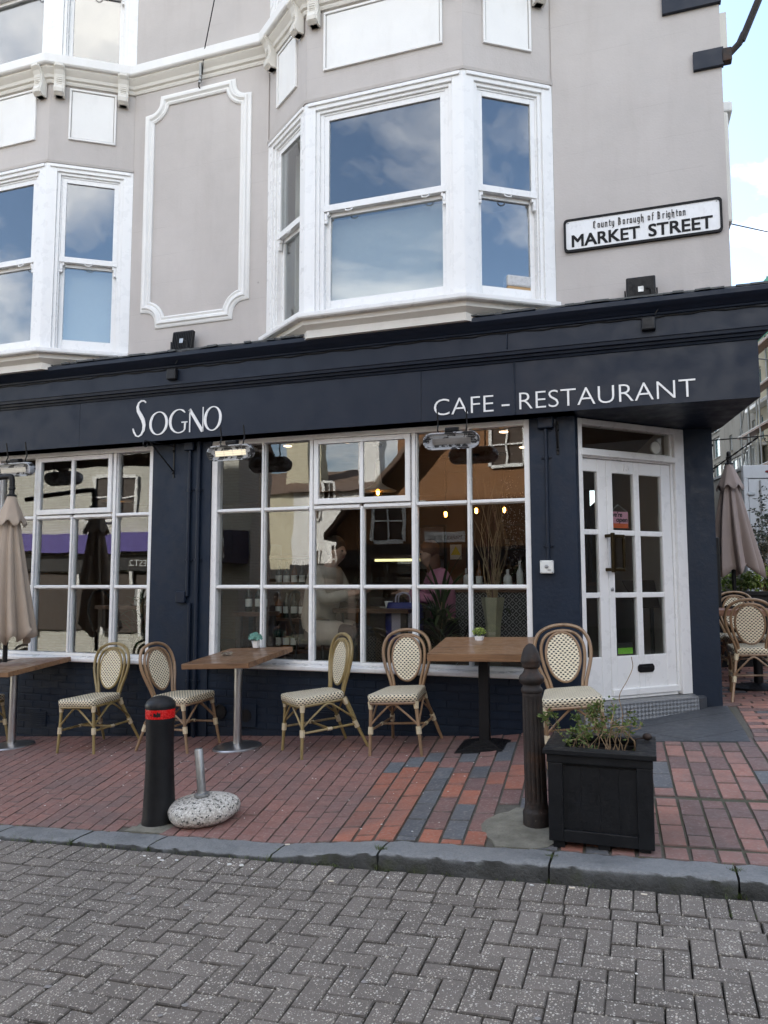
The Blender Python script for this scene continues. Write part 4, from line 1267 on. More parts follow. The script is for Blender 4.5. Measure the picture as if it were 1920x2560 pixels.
# ---------------------------------------------------------------- cafe chairs
def smooth_path(pts, n=6):
    """Catmull-Rom through pts"""
    P = [Vector(p) for p in pts]; out = []
    for i in range(len(P)-1):
        p0 = P[i-1] if i > 0 else P[i]*2-P[i+1]; p1, p2 = P[i], P[i+1]; p3 = P[i+2] if i+2 < len(P) else P[i+1]*2-P[i]
        for k in range(n):
            t = k/n
            out.append(.5*((2*p1)+(p2-p0)*t+(2*p0-5*p1+4*p2-p3)*t*t+(3*p1-p0-3*p2+p3)*t**3))
    out.append(P[-1]); return out
def make_chair(cane, label, M_, group=None):
    t = thing('cafe_chair', label, 'chair', matrix=M_, group=group)
    def bld_(mb, name, mat, smooth=True, **k): return mb.build(name, mat, t, smooth=smooth, world=False, **k)
    # seat: a rounded trapezoid cushion of weave
    def outline(sc_, z):
        pts = []
        cr = [(-.205,-.255,.05),(.205,-.255,.05),(.165,.185,.07),(-.165,.185,.07)]
        cen = [(-.155,-.205),(.155,-.205),(.105,.125),(-.105,.125)]
        for k, (cx, cy) in enumerate(cen):
            r_ = (.05, .05, .065, .065)[k]
            a0 = (180, 270, 0, 90)[k]
            for i in range(6):
                a = R(a0+90*i/5); pts.append(((cx+r_*math.cos(a))*sc_, (cy+r_*math.sin(a))*sc_, z))
        return pts
    m = MB(); rings = [outline(1.0, .425), outline(1.03, .430), outline(1.035, .468), outline(1.02, .480), outline(.95, .484), outline(.45, .482)]
    n = len(rings[0])
    per = [0]
    for i in range(n): per.append(per[-1]+(Vector(rings[2][(i+1) % n])-Vector(rings[2][i])).length)
    dist = [0, .008, .046, .060]
    for r_ in rings: m.v += r_
    for k in range(len(rings)-1):
        for i in range(n):
            j = (i+1) % n
            m.f.append((k*n+i, k*n+j, (k+1)*n+j, (k+1)*n+i))
            if k < 3: m.uv.append([(per[i], dist[k]), (per[i+1], dist[k]), (per[i+1], dist[min(k+1, 3)]), (per[i], dist[min(k+1, 3)])])
            else: m.uv.append([rings[k][i][:2], rings[k][j][:2], rings[k+1][j][:2], rings[k+1][i][:2]])
    m.f.append(tuple((len(rings)-1)*n+i for i in range(n))); m.uv.append([q[:2] for q in rings[-1]])
    m.f.append(tuple(range(n-1, -1, -1))); m.uv.append([rings[0][i][:2] for i in range(n-1, -1, -1)])
    bld_(m, 'seat', weave, auto=60)
    bld_(MB().tube([(p[0]*.97, p[1]*.97, .415) for p in outline(1.0, 0)], .0135, 8, closed=True), 'seat_frame', cane)
    # legs
    for s in (-1, 1):
        bld_(MB().tube([(s*.218, -.262, 0), (s*.203, -.235, .22), (s*.190, -.215, .425)], [.0128, .0145, .0145], 9), 'leg', cane)
        bld_(MB().tube([(s*.222, .345, 0), (s*.180, .255, .22), (s*.142, .180, .425)], [.0128, .0145, .0145], 9), 'leg', cane)
    # hoops of the back
    def backy(z): return .172+(z-.42)*.215
    def hoop(pts, r, name):
        left = [(-x, z) for x, z in pts]
        seq = left+[(x, z) for x, z in reversed(pts[:-1])]
        bld_(MB().tube(smooth_path([(x, backy(z), z) for x, z in seq], 6), r, 9), name, cane)
    hoop([(.128, .405), (.150, .52), (.192, .64), (.212, .735), (.203, .825), (.162, .895), (.09, .933), (0, .945)], .0145, 'back_hoop')
    hoop([(.108, .410), (.122, .52), (.148, .62), (.163, .72), (.157, .80), (.122, .862), (.066, .893), (0, .902)], .0128, 'inner_hoop')
    # woven oval and its rim
    ov = []
    for i in range(40):
        a = 2*math.pi*i/40; x = .132*math.cos(a)*(1-.10*math.sin(-a) if True else 1); z = .705+.178*math.sin(a)
        x = .132*math.cos(a)*(.93+.07*math.sin(a)); ov.append((x, z))
    m = MB()
    for yo in (-.008, .008):
        m.v += [(x, backy(z)+yo, z) for x, z in ov]
    n = 40
    m.f.append(tuple(range(n))); m.uv.append(list(ov)); m.f.append(tuple(range(2*n-1, n-1, -1))); m.uv.append([ov[i-n] for i in range(2*n-1, n-1, -1)])
    for i in range(n): m.f.append((i, (i+1) % n, n+(i+1) % n, n+i)); m.uv.append([ov[i]]*4)
    bld_(m, 'backrest', weave, auto=30)
    bld_(MB().tube([(x*1.04, backy(z), .705+(z-.705)*1.03) for x, z in ov], .0115, 8, closed=True), 'backrest_rim', cane)
    # stretchers and arched braces
    fl, fr, bl_, br_ = Vector((-.203,-.237,.20)), Vector((.203,-.237,.20)), Vector((-.183,.262,.20)), Vector((.183,.262,.20))
    for a, b in ((fl, bl_), (fr, br_)):
        bld_(MB().tube([a, (a+b)/2, b], .010, 7), 'stretcher', cane)
    mid = .01
    bld_(MB().tube([(fl+bl_)/2, (fr+br_)/2], .010, 7), 'stretcher', cane)
    for a, b in ((fl, fr), (bl_, br_), (fl, bl_), (fr, br_)):
        A_, B_ = a+Vector((0,0,.04)), b+Vector((0,0,.04)); c = (A_+B_)/2; c.z = .405
        bld_(MB().tube(smooth_path([A_, A_*.72+B_*.28+Vector((0,0,.105)), c, A_*.28+B_*.72+Vector((0,0,.105)), B_], 5), .0085, 7), 'brace', cane)
    # cane bindings
    for q, top in ((fl, (-.190,-.215,.425)), (fr, (.190,-.215,.425)), (bl_, (-.142,.180,.425)), (br_, (.142,.180,.425))):
        w_ = MB()
        d = (Vector(top)-q).normalized()
        for k in range(5): c = q+d*(-.024+k*.0115); w_.tube([c-d*.006, c+d*.006], .0215, 9)
        bld_(w_, 'binding', binding_mat)
        w_ = MB(); c = Vector(top)-d*.03; w_.tube([c-d*.03, c+d*.028], [.019, .026], 9); bld_(w_, 'binding', binding_mat)
    for s in (-1, 1):
        c = (fl+bl_)/2 if s < 0 else (fr+br_)/2; w_ = MB(); w_.tube([c+Vector((0,-.02,0)), c+Vector((0,.02,0))], .0145, 8); bld_(w_, 'binding', binding_mat)
    return t
def from_feet(fl, fr, s=1.03):
    """place a chair by its two front feet (left and right as seen from the sitter's back)"""
    a, b = Vector(fl), Vector(fr); d = (b-a).normalized(); rz = math.atan2(d.y, d.x)
    mid = (a+b)/2; nrm = Vector((-d.y, d.x))
    c = mid+nrm*.262*s
    return pav_matrix(c.x, c.y, rz) @ Matrix.Scale(s, 4)
CG = 'woven bistro chairs along the shopfront'
make_chair(bamboo_olive, 'olive bamboo bistro chair with its back to the stall riser beside the taupe parasol table', from_feet((-5.415,-.765), (-4.950,-.795)), CG)
make_chair(bamboo_brown, 'brown bistro chair half hidden by the black bollard, turned towards the table with the ashtray', from_feet((-3.99,-.745), (-3.92,-.275)), CG)
make_chair(bamboo_olive, 'olive bamboo bistro chair turned sideways under the big cafe window', from_feet((-3.150,-.54), (-2.775,-.885)), CG)
make_chair(bamboo_brown, 'brown bistro chair facing the street beside the square-based table', from_feet((-2.255,-.722), (-1.785,-.722)), CG)
make_chair(bamboo_brown, 'brown bistro chair in front of the white corner door, behind the planter', from_feet((-.735,-1.20), (-.285,-1.12), 1.0), CG)
make_chair(bamboo_olive, 'bistro chair on the far side of the parasol table, only its seat corner in view', from_feet((-6.52,-.72), (-6.50,-.25)), CG)

# ---------------------------------------------------------------- tables
def plank_top(t, W, L, M_, mat, zt, th=.045, n=5, along='x', gap=.0012):
    """planked table top as separate boards in the table's own frame"""
    for i in range(n):
        m = MB()
        if along == 'x': m.box(-W/2, W/2, -L/2+i*L/n+gap, -L/2+(i+1)*L/n-gap, zt-th, zt)
        else: m.box(-W/2+i*W/n+gap, -W/2+(i+1)*W/n-gap, -L/2, L/2, zt-th, zt)
        o = m.build('plank', mat, t, world=False, bevel=.004); o.matrix_local = M_
def tilt(tx, ty, z): 
    nrm = Vector((-tx, -ty, 1)).normalized()
    return Matrix.Translation((0, 0, z)) @ Vector((0,0,1)).rotation_difference(nrm).to_matrix().to_4x4()
def round_table(label, x, y, W, L, rz, h, tx, ty, mat=table_wood):
    t = thing('cafe_table', label, 'table', (x, y, pav_z(x, y)), rz, 'tables on the pavement')
    M_ = tilt(tx, ty, h)
    plank_top(t, W, L, M_, mat, 0, .048, 5, 'x')
    MB().lathe([(.052, 0), (.05, .03), (.0385, .035), (.0385, h-.05)], 24).build('post', steel, t, smooth=True, world=False)
    b = MB().lathe([(.225, -.02), (.225, .006), (.215, .016), (.19, .024), (.06, .034), (.0, .034)], 40).build('base', steel, t, smooth=True, auto=25, world=False)
    b.rotation_euler = (math.atan(.035), -math.atan(.06), 0)
    MB().box(-.14, .14, -.03, .03, h-.075, h-.052).build('top_bracket', black_metal, t, world=False)
    return t
round_table('stained plank table with steel post holding the teal potted plant and glass ashtray', -3.63, -.47, .70, .80, R(-3), .835, .055, .10)
round_table('stained plank table with steel post under the folded taupe parasol', -6.22, -.50, .72, .80, R(-4), .82, .055, .10)
t = thing('cafe_table', 'stained plank table on a black square ribbed base with the lime potted plant', 'table', (-1.335, -.44, pav_z(-1.335, -.44)), R(2), 'tables on the pavement')
M_ = tilt(.02, .115, .83)
plank_top(t, .80, .74, M_, table_wood, 0, .062, 5, 'x')
MB().box(-.042, .042, -.042, .042, .05, .78).build('post', black_metal, t, world=False, bevel=.006)
m = MB()
for i in range(8):
    a, b = .215-i*.021, .006+i*.0075
    m.box(-a, a, -a, a, b-.008 if i else -.03, b)
b = m.build('base', black_metal, t, world=False, bevel=.003); b.rotation_euler = (math.atan(.05), -math.atan(.05), 0)
MB().box(-.15, .15, -.15, .15, .755, .772).build('top_bracket', black_metal, t, world=False)

# small things on the tables
def pot_plant(label, loc, leafm, kind):
    t = thing('potted_plant', label, 'plant', loc, .3)
    s = 1.0
    hexr = lambda r, z: [(r*math.cos(R(60*i)), r*math.sin(R(60*i)), z) for i in range(6)]
    m = MB(); rg = [hexr(.030, 0), hexr(.042, .062), hexr(.044, .066), hexr(.038, .066), hexr(.036, .05)]
    for r_ in rg: m.v += r_
    for k in range(4):
        for i in range(6): m.f.append((k*6+i, k*6+(i+1) % 6, (k+1)*6+(i+1) % 6, (k+1)*6+i)); m.uv.append(None)
    m.f += [tuple(range(5, -1, -1)), tuple(24+i for i in range(6))]; m.uv += [None, None]
    m.build('pot', ceramic, t, world=False, bevel=.002)
    MB().lathe([(.034, .048), (.034, .056), (0, .058)], 6).build('soil', soil, t, world=False)
    fo = MB(); rg_ = random.Random(sum(map(ord, label)))
    for k in range(130 if kind == 'lime' else 70):
        th = rg_.uniform(0, 6.283); ph = math.acos(rg_.uniform(-.25, 1)); r_ = rg_.uniform(.6, 1)*(.062 if kind == 'lime' else .07)
        c = Vector((r_*math.sin(ph)*math.cos(th), r_*math.sin(ph)*math.sin(th), .095+r_*math.cos(ph)*.72))
        d = (c-Vector((0, 0, .075))).normalized(); a = d.orthogonal().normalized(); a.rotate(Quaternion(d, rg_.uniform(0, 6.28))); b = d.cross(a)
        L_ = rg_.uniform(.011, .019)*(1.0 if kind == 'lime' else 1.3)
        if kind == 'lime':
            fo.add([c-a*L_*.5, c+d*L_*.5+b*.003, c+a*L_*.5+d*L_*.2, c-d*L_*.5-b*.004], [(0, 1, 2, 3)])
        else:
            for q in range(5):       # small rosettes
                ang = q*1.2566; w_ = a*math.cos(ang)+b*math.sin(ang); v_ = d.cross(w_)
                fo.add([c, c+w_*L_*.5+v_*L_*.32+d*.003, c+w_*L_+d*.007, c+w_*L_*.5-v_*L_*.32+d*.003], [(0, 1, 2, 3)])
    stuff(fo.build('foliage', leafm, t, world=False))
    m = MB()
    for k in range(7):
        th = k*.9; m.tube([(0, 0, .05), (.02*math.cos(th), .02*math.sin(th), .085), (.045*math.cos(th), .045*math.sin(th), .12)], .0016, 4)
    m.build('stems', leafm, t, world=False)
    return t
pot_plant('teal rosette plant in a white hexagonal pot on the plank table', (-3.60, -.20, .985), leaf_teal, 'teal')
pot_plant('lime green bushy plant in a white hexagonal pot on the plank table', (-1.42, -.22, 1.075), leaf_lime, 'lime')
def ashtray(label, loc, mat, r=.05):
    t = thing('ashtray', label, 'ashtray', loc)
    m = MB().lathe([(r*.85, 0), (r, .008), (r*1.02, .028), (r*.93, .03), (r*.80, .012), (0, .009)], 24)
    m.build('bowl', mat, t, smooth=True, world=False)
    return t
ashtray('round clear glass ashtray on the plank table', (-3.74, -.50, .935), clear_glass, .055)

# ---------------------------------------------------------------- bollards, parasol base
t = thing('black_bollard', 'black plastic bollard with red reflective band and domed cap at the kerb', 'bollard', (-3.085, -2.43, pav_z(-3.085, -2.43)))
t.rotation_euler = (0, R(-.8), 0)
MB().lathe([(.112, -.02), (.112, .01), (.106, .04), (.099, .18), (.092, .34), (.089, .48), (.091, .60), (.0945, .655), (.0945, .735), (.0, .735)], 36).build('body', black_plastic, t, smooth=True, world=False, auto=30)
MB().lathe([(.0962, .668), (.0966, .672), (.0966, .722), (.0962, .726), (.0945, .726), (.0945, .668)], 36).build('reflective_band', red_tape, t, smooth=True, world=False, auto=30)
MB().lathe([(.094, .7352), (.099, .737), (.099, .752), (.090, .772), (.066, .795), (.034, .806), (.0, .808)], 36).build('cap', black_plastic, t, smooth=True, world=False, auto=30)
m = MB(); rg_ = random.Random(4)
for ang, wd, z0_, z1_ in ((-68, .30, .686, .704), (-62, .16, .682, .712), (-92, .09, .690, .700)):
    n = 8; pts = []
    for i in range(n+1):
        a = R(ang)+wd*(i/n-.5)*1.6; pts.append((.0972*math.cos(a), .0972*math.sin(a), z0_+rg_.uniform(-.004, .004)))
    for i in range(n+1):
        a = R(ang)+wd*((n-i)/n-.5)*1.6; pts.append((.0972*math.cos(a), .0972*math.sin(a), z1_+rg_.uniform(-.008, .006)))
    m.add(pts, [tuple(range(len(pts)))])
m.build('tape_tear', black_plastic, t, world=False)

t = thing('parasol_base', 'white speckled pebble-shaped parasol base with steel tube beside the black bollard', 'parasol base', (-2.80, -2.36, pav_z(-2.80, -2.36)+.070), R(24))
t.rotation_euler = (R(2), R(-5), R(24))
m = MB(); vs = []; n1, n2 = 40, 20
for i in range(n2+1):
    th = math.pi*i/n2
    for j in range(n1):
        a = 2*math.pi*j/n1
        r_ = abs(math.sin(th))**.72
        rr = 1+.03*math.sin(3*a+.5)+.02*math.sin(5*a)
        z = math.cos(th); z = (abs(z)**.85)*(1 if z > 0 else -1)
        vs.append((.232*r_*math.cos(a)*rr+random.uniform(-.0015,.0015), .212*r_*math.sin(a)*rr+random.uniform(-.0015,.0015), .084*z))
m.v = vs
for i in range(n2):
    for j in range(n1): m.f.append((i*n1+j, (i+1)*n1+j, (i+1)*n1+(j+1) % n1, i*n1+(j+1) % n1)); m.uv.append(None)
m.build('stone_weight', terrazzo, t, smooth=True, world=False)
MB().lathe([(.028, .06), (.028, .385), (.0245, .39), (.0245, .30), (0, .30)], 20).build('steel_tube', galv, t, smooth=True, world=False)
MB().lathe([(.05, .088), (.05, .102), (.031, .108), (.029, .12), (.0, .12)], 20).build('collar', galv, t, smooth=True, world=False)

t = thing('iron_bollard', 'fluted cast iron bollard with acorn finial, rusting, beside the planter', 'bollard', (-.655, -2.29, pav_z(-.655, -2.29)))
t.rotation_euler = (0, R(-1.2), 0)
def flute(r, z, a):
    if .13 < z < .72: return r*(1-.075*max(0, math.cos(a*14))**2)
    return r
prof = [(.078, -.03), (.078, .07), (.074, .082), (.068, .088), (.068, .10), (.064, .115), (.0635, .14), (.0605, .40), (.0565, .715), (.058, .725), (.056, .735), (.061, .742), (.064, .752), (.060, .764), (.052, .772), (.052, .785), (.066, .795), (.072, .808), (.073, .822), (.064, .838), (.052, .848), (.043, .862), (.040, .875), (.050, .884), (.053, .892), (.051, .90), (.0575, .912), (.058, .925), (.054, .94), (.048, .965), (.038, .99), (.024, 1.008), (.010, 1.018), (0, 1.02)]
pp_ = []
for (a, b) in zip(prof, prof[1:]):
    pp_.append(a)
    if .1 < a[1] < .7:
        for k in range(1, 5): pp_.append((a[0]+(b[0]-a[0])*k/5, a[1]+(b[1]-a[1])*k/5))
pp_.append(prof[-1])
MB().lathe(pp_, 84, fl=flute).build('shaft', rust, t, smooth=True, world=False, auto=45)

# ---------------------------------------------------------------- planter at the kerb
PX0, PX1, PY0, PY1 = -.548, -.022, -2.615, -2.13
pz0 = .252; pz1 = .698
t = thing('planter', 'black painted square timber planter with scraggy shrub at the kerb', 'planter', ((PX0+PX1)/2, (PY0+PY1)/2, pav_z(-.28, -2.4)), world=True)
def tb(name, x0, x1, y0, y1, z0, z1, mat=black_paint): return MB().box(x0, x1, y0, y1, z0, z1).build(name, mat, t, bevel=.0012 if name == 'board' else .004)
tb('side_panel', PX0+.03, PX1-.03, PY0+.028, PY0+.045, pz0+.02, pz1-.02); tb('side_panel', PX0+.03, PX1-.03, PY1-.045, PY1-.028, pz0+.02, pz1-.02)
tb('side_panel', PX0+.028, PX0+.045, PY0+.05, PY1-.05, pz0+.02, pz1-.02); tb('side_panel', PX1-.045, PX1-.028, PY0+.05, PY1-.05, pz0+.02, pz1-.02)
for k in range(4):       # tongue-and-groove boards on the front
    a = PX0+.075+k*.0945; tb('board', a, a+.0943, PY0+.018, PY0+.028, pz0+.06, pz1-.06)
for (ya, yb) in ((PY0, PY0+.026), (PY1-.026, PY1)):
    tb('stile', PX0, PX0+.078, ya, yb, pz0, pz1-.045); tb('stile', PX1-.078, PX1, ya, yb, pz0, pz1-.045)
    tb('rail', PX0+.078, PX1-.078, ya, yb, pz0, pz0+.062); tb('rail', PX0-.004, PX1+.004, ya-.004, yb, pz1-.044, pz1+.0)
for (xa, xb) in ((PX0, PX0+.026), (PX1-.026, PX1)):
    tb('stile', xa, xb, PY0+.027, PY0+.10, pz0, pz1-.045); tb('stile', xa, xb, PY1-.10, PY1-.027, pz0, pz1-.045)
    tb('rail', xa, xb, PY0+.101, PY1-.101, pz0, pz0+.06); tb('rail', xa-.002, xb+.002, PY0+.027, PY1-.027, pz1-.044, pz1)
zr0, zr1 = pz1+.0005, pz1+.028; ov = .022
tb('rim_board', PX0-ov, PX1+ov, PY0-ov, PY0+.065, zr0, zr1); tb('rim_board', PX0-ov, PX1+ov, PY1-.065, PY1+ov, zr0, zr1)
tb('rim_board', PX0-ov, PX0+.082, PY0+.0655, PY1-.0655, zr0, zr1); tb('rim_board', PX1-.082, PX1+ov, PY0+.0655, PY1-.0655, zr0, zr1)
for fx in (PX0+.02, PX1-.08, -.30):
    for fy in (PY0+.02, PY1-.08): tb('foot', fx, fx+.06, fy, fy+.06, pav_z(fx, fy)-.005, pz0-.001)
m = MB(); ns = 14
for j in range(ns+1):
    for i in range(ns+1):
        m.v.append((PX0+.046+(PX1-PX0-.092)*i/ns, PY0+.046+(PY1-PY0-.092)*j/ns, pz1-.045+random.uniform(-.012, .016)))
for j in range(ns):
    for i in range(ns): a = j*(ns+1)+i; m.f.append((a, a+1, a+ns+2, a+ns+1)); m.uv.append(None)
m.build('soil', soil, t, smooth=True, auto=80)
def leafquad(mb, c, d, L_, wd, rg_):
    d = d.normalized(); a = d.orthogonal().normalized(); a.rotate(Quaternion(d, rg_.uniform(0, 6.28))); b = d.cross(a)
    mb.add([c, c+d*L_*.45+a*wd*.5+b*L_*.06, c+d*L_, c+d*L_*.45-a*wd*.5+b*L_*.06], [(0, 1, 2, 3)])
def twiggy(name, label, base, n, h, spread, leafm, leaves, seed, leaf=(.018, .011), twig=twig_wood, r0=.006, bias=(0,0), levels=2, parent=None):
    rg_ = random.Random(seed)
    t = thing(name, label, 'shrub', base) if parent is None else parent
    tw, lf_ = MB(), MB()
    def grow(p, d, L_, r_, lv):
        k = 6; pts = [p.copy()]
        for i in range(k):
            d = (d+Vector((rg_.gauss(0, .22), rg_.gauss(0, .22), rg_.gauss(0.02, .16)))).normalized()
            p = p+d*L_/k; pts.append(p.copy())
            if lv > 0 and i > 1 and rg_.random() < .55:
                grow(p, (d+Vector((rg_.gauss(0, .8), rg_.gauss(0, .8), rg_.gauss(.1, .4)))).normalized(), L_*rg_.uniform(.35, .6), r_*.6, lv-1)
            if rg_.random() < leaves*(.5 if lv == levels else 1.0):
                for q in range(rg_.randint(1, 3)): leafquad(lf_, p+Vector((rg_.gauss(0,.006), rg_.gauss(0,.006), rg_.gauss(0,.006))), Vector((rg_.gauss(0, 1), rg_.gauss(0, 1), rg_.gauss(.4, .7))), rg_.uniform(.6, 1.3)*leaf[0], leaf[1]*rg_.uniform(.7, 1.2), rg_)
        tw.tube(pts, [r_*(1-.7*i/k) for i in range(k+1)], 5)
    for i in range(n):
        a = rg_.uniform(0, 6.283); q = rg_.uniform(0, 1)**.5
        grow(Vector((spread*q*math.cos(a), spread*q*math.sin(a)*.8, 0)), Vector((rg_.gauss(bias[0], .35), rg_.gauss(bias[1], .35), 1)).normalized(), h*rg_.uniform(.55, 1.1), r0*rg_.uniform(.6, 1.2), levels)
    tw.build('twigs', twig, t, smooth=True, world=False)
    if lf_.v: stuff(lf_.build('foliage', leafm, t, world=False))
    return t
twiggy('shrub', 'small leafy shrub on the left of the black planter', (-.39, -2.36, pz1-.05), 11, .25, .10, leaf_green, .85, 21, (.022, .015), r0=.0035, levels=2)
twiggy('shrub', 'bare twisted stems with few leaves in the black planter', (-.19, -2.34, pz1-.05), 9, .25, .11, leaf_green, .14, 5, (.026, .017), r0=.0055, levels=2)
m = MB().tube(smooth_path([(-.20,-2.33,pz1-.05),(-.17,-2.33,.86),(-.185,-2.32,.97),(-.14,-2.32,1.06),(-.11,-2.31,1.13),(-.115,-2.31,1.19)], 6), .0022, 5)
tag(m.build('bare_sprig', twig_wood), 'single thin bare sprig curling up from the black planter', 'twig')
t = thing('garden_fork_knob', 'rusty round knob on the rim of the planter', 'knob', (-.045, -2.26, pz1+.028))
m = MB(); ball(m, (0, 0, .024), .026, 16, 10, (1, 1, .8)); m.build('knob', rust, t, smooth=True, world=False)
MB().tube([(0, 0, .02), (-.05, -.01, .012), (-.08, -.012, .004)], .004, 6).build('shank', rust, t, world=False)

# ---------------------------------------------------------------- parasols
def parasol(label, M_, mat, h_top, h_bot, r_bot, seed, arm=False, n=8, pole_to=0.0):
    t = thing('closed_parasol', label, 'parasol', matrix=M_)
    rg_ = random.Random(seed)
    N = 128
    def fold(a, s):      # star of folds, deep between the ribs
        k = n
        return 1-.46*s*abs(math.sin(a*k/2+.3*math.sin(a)))**1.5-.06*s*math.sin(a*17+1)
    m = MB(); rows = 22
    Hc = h_top-.30*(h_top-h_bot)*.55
    for i in range(rows+1):
        f_ = i/rows; z = (h_top-.16)+(h_bot-(h_top-.16))*f_
        rad = .055+(r_bot-.055)*(f_**.85)
        for j in range(N):
            a = 2*math.pi*j/N
            r_ = rad*fold(a, .45+.55*f_)
            tw = .35*f_*math.sin(a+seed)
            hem = (.05*math.sin(a*n+seed)+.04*math.sin(a*3+seed)) if i == rows else (.02*math.sin(a*n+seed) if i == rows-1 else 0)
            lean = .06*f_*f_
            m.v.append((r_*math.cos(a+tw*.2)+lean, r_*math.sin(a+tw*.2), z+hem))
    for i in range(rows):
        for j in range(N): m.f.append((i*N+j, (i+1)*N+j, (i+1)*N+(j+1) % N, i*N+(j+1) % N)); m.uv.append(None)
    o = m.build('canopy', mat, t, smooth=True, auto=80, world=False)
    so = o.modifiers.new('solid', 'SOLIDIFY'); so.thickness = .004
    m = MB(); rows = 10
    for i in range(rows+1):
        f_ = i/rows; z = h_top-.04-.29*f_
        rad = .042+.125*f_**1.15
        for j in range(N):
            a = 2*math.pi*j/N
            r_ = rad*(1-.20*f_*abs(math.sin(a*3.5+1))**1.3+.05*f_*math.sin(a*7))
            hem = .03*math.sin(a*7+2)*(f_**3)
            m.v.append((r_*math.cos(a), r_*math.sin(a), z+hem))
    for i in range(rows):
        for j in range(N): m.f.append((i*N+j, (i+1)*N+j, (i+1)*N+(j+1) % N, i*N+(j+1) % N)); m.uv.append(None)
    o = m.build('cap_canopy', mat, t, smooth=True, auto=80, world=False)
    so = o.modifiers.new('solid', 'SOLIDIFY'); so.thickness = .004
    MB().lathe([(.05, h_top-.045), (.05, h_top-.03), (.028, h_top-.02), (.026, h_top+.02), (.034, h_top+.025), (.034, h_top+.05), (.026, h_top+.055), (.026, h_top+.10), (.015, h_top+.115), (0, h_top+.12)], 16).build('finial', black_plastic, t, smooth=True, world=False, auto=30)
    MB().tube([(0, 0, pole_to), (0, 0, h_top-.05)], .024, 12).build('pole', black_metal, t, smooth=True, world=False)
    if arm:
        MB().tube(smooth_path([(0, 0, h_top+.06), (-.01, 0, h_top+.14), (-.05, 0, h_top+.165), (-.35, 0, h_top+.15), (-1.1, .0, h_top+.10)], 5), .028, 12).build('arm', black_metal, t, smooth=True, world=False)
    return t
px, py = -6.235, -.62
parasol('folded taupe canvas parasol over the plank table beside the left shop window', Matrix.Translation((px, py, pav_z(px, py))), taupe_cloth, 2.60, 1.12, .27, 1, arm=True, pole_to=.86)

# ---------------------------------------------------------------- heaters, floodlights, brackets
def heater(label, x, z, lit, yaw_=0):
    t = thing('patio_heater', label, 'heater', (x, -.36, z), yaw_, 'infrared heaters under the fascia')
    t.rotation_euler = (R(12), 0, yaw_)
    W_, H_, D_ = .50, .15, .16
    def stad(w_, h_, n=10):
        r_ = h_/2; p = [(w_/2-r_+r_*math.cos(R(a)), r_*math.sin(R(a))) for a in [-90+180*i/n for i in range(n+1)]]
        p += [(-w_/2+r_+r_*math.cos(R(a)), r_*math.sin(R(a))) for a in [90+180*i/n for i in range(n+1)]]
        return p
    # housing: a stadium dish open downward-forward
    m = MB(); rg = [(stad(W_*.86, H_*.7), .075), (stad(W_*.97, H_*.95), .04), (stad(W_, H_), 0), (stad(W_, H_), -.045), (stad(W_*.955, H_*.86), -.045), (stad(W_*.90, H_*.70), -.01)]
    n = len(rg[0][0])
    for p, y in rg: m.v += [(q[0], y, q[1]) for q in p]
    for k in range(len(rg)-1):
        for i in range(n): m.f.append((k*n+i, k*n+(i+1) % n, (k+1)*n+(i+1) % n, (k+1)*n+i)); m.uv.append(None)
    m.f.append(tuple(range(n))); m.uv.append(None); m.f.append(tuple((len(rg)-1)*n+i for i in range(n))); m.uv.append(None)
    m.build('housing', chipped, t, smooth=True, auto=50, world=False)
    MB().box(-W_*.34, W_*.34, -.022, -.012, -.030, .022).build('element', heater_glow if lit else steel, t, world=False)
    g_ = MB()
    for k in range(6): zz = -.055+k*.022; g_.tube([(-W_*.44, -.048, zz), (W_*.44, -.048, zz)], .0013, 4)
    for k in range(4): xx = -W_*.3+k*W_*.2; g_.tube([(xx, -.049, -.06), (xx, -.049, .06)], .0016, 4)
    g_.build('guard', galv, t, world=False)
    for s in (-1, 1):
        MB().tube([(s*.12, .03, .05), (s*.13, .03, .10), (s*.13, .06, .14), (s*.13, .06, 3.07-z+.05)], .007, 6).build('hanger', black_metal, t, world=False)
    MB().box(-.06, .06, .0, .07, .075, .115).build('control_box', black_plastic, t, world=False, bevel=.008)
    return t
heater('lit infrared heater with chipped silver housing beside the navy pilaster', -3.81, 2.865, True, R(-2))
heater('unlit infrared heater with chipped housing hanging in front of the pendant-lit panes', -1.61, 2.845, False, R(2))
heater('chipped infrared heater hanging above the taupe parasol', -6.47, 2.83, False)

def floodlight(label, x, y, z, s, rx):
    t = thing('floodlight', label, 'floodlight', (x, y, z), 0, 'floodlights on the cornice')
    hd = MB(); hd.box(-.125*s, .125*s, -.028, .022, .02, .24*s)
    o = hd.build('housing', black_metal, t, world=False, bevel=.012); o.rotation_euler = (R(rx), 0, 0)
    f_ = MB()
    for k in range(11): a = -.105*s+k*.021*s; f_.box(a-.003, a+.003, -.036, -.029, .04, .22*s)
    q = f_.build('cooling_fins', black_metal, o, world=False)
    MB().box(-.022, .022, -.040, -.0362, .095*s, .145*s).build('label_plate', galv, o, world=False)
    b_ = MB()
    b_.tube([(-.135*s, 0, .13*s), (-.135*s, 0, .0), (-.13*s, .01, -.01), (.13*s, .01, -.01), (.135*s, 0, .0), (.135*s, 0, .13*s)], .007, 6)
    b_.build('bracket', black_metal, t, world=False)
    MB().tube(smooth_path([(.04, -.04, .12), (.08, -.05, .10), (.09, -.045, .02), (.11, -.06, -.06), (.16, -.22, -.08), (.10, -.26, -.20)], 6), .005, 6).build('cable', black_metal, t, smooth=True, world=False)
    return t
floodlight('black floodlight standing on the cornice below the street sign', .0, -.10, 3.975, .96, 0)
floodlight('black floodlight on the cornice below the scooped wall panel, tipped back', -4.555, -.12, 4.0, 1.0, -9)

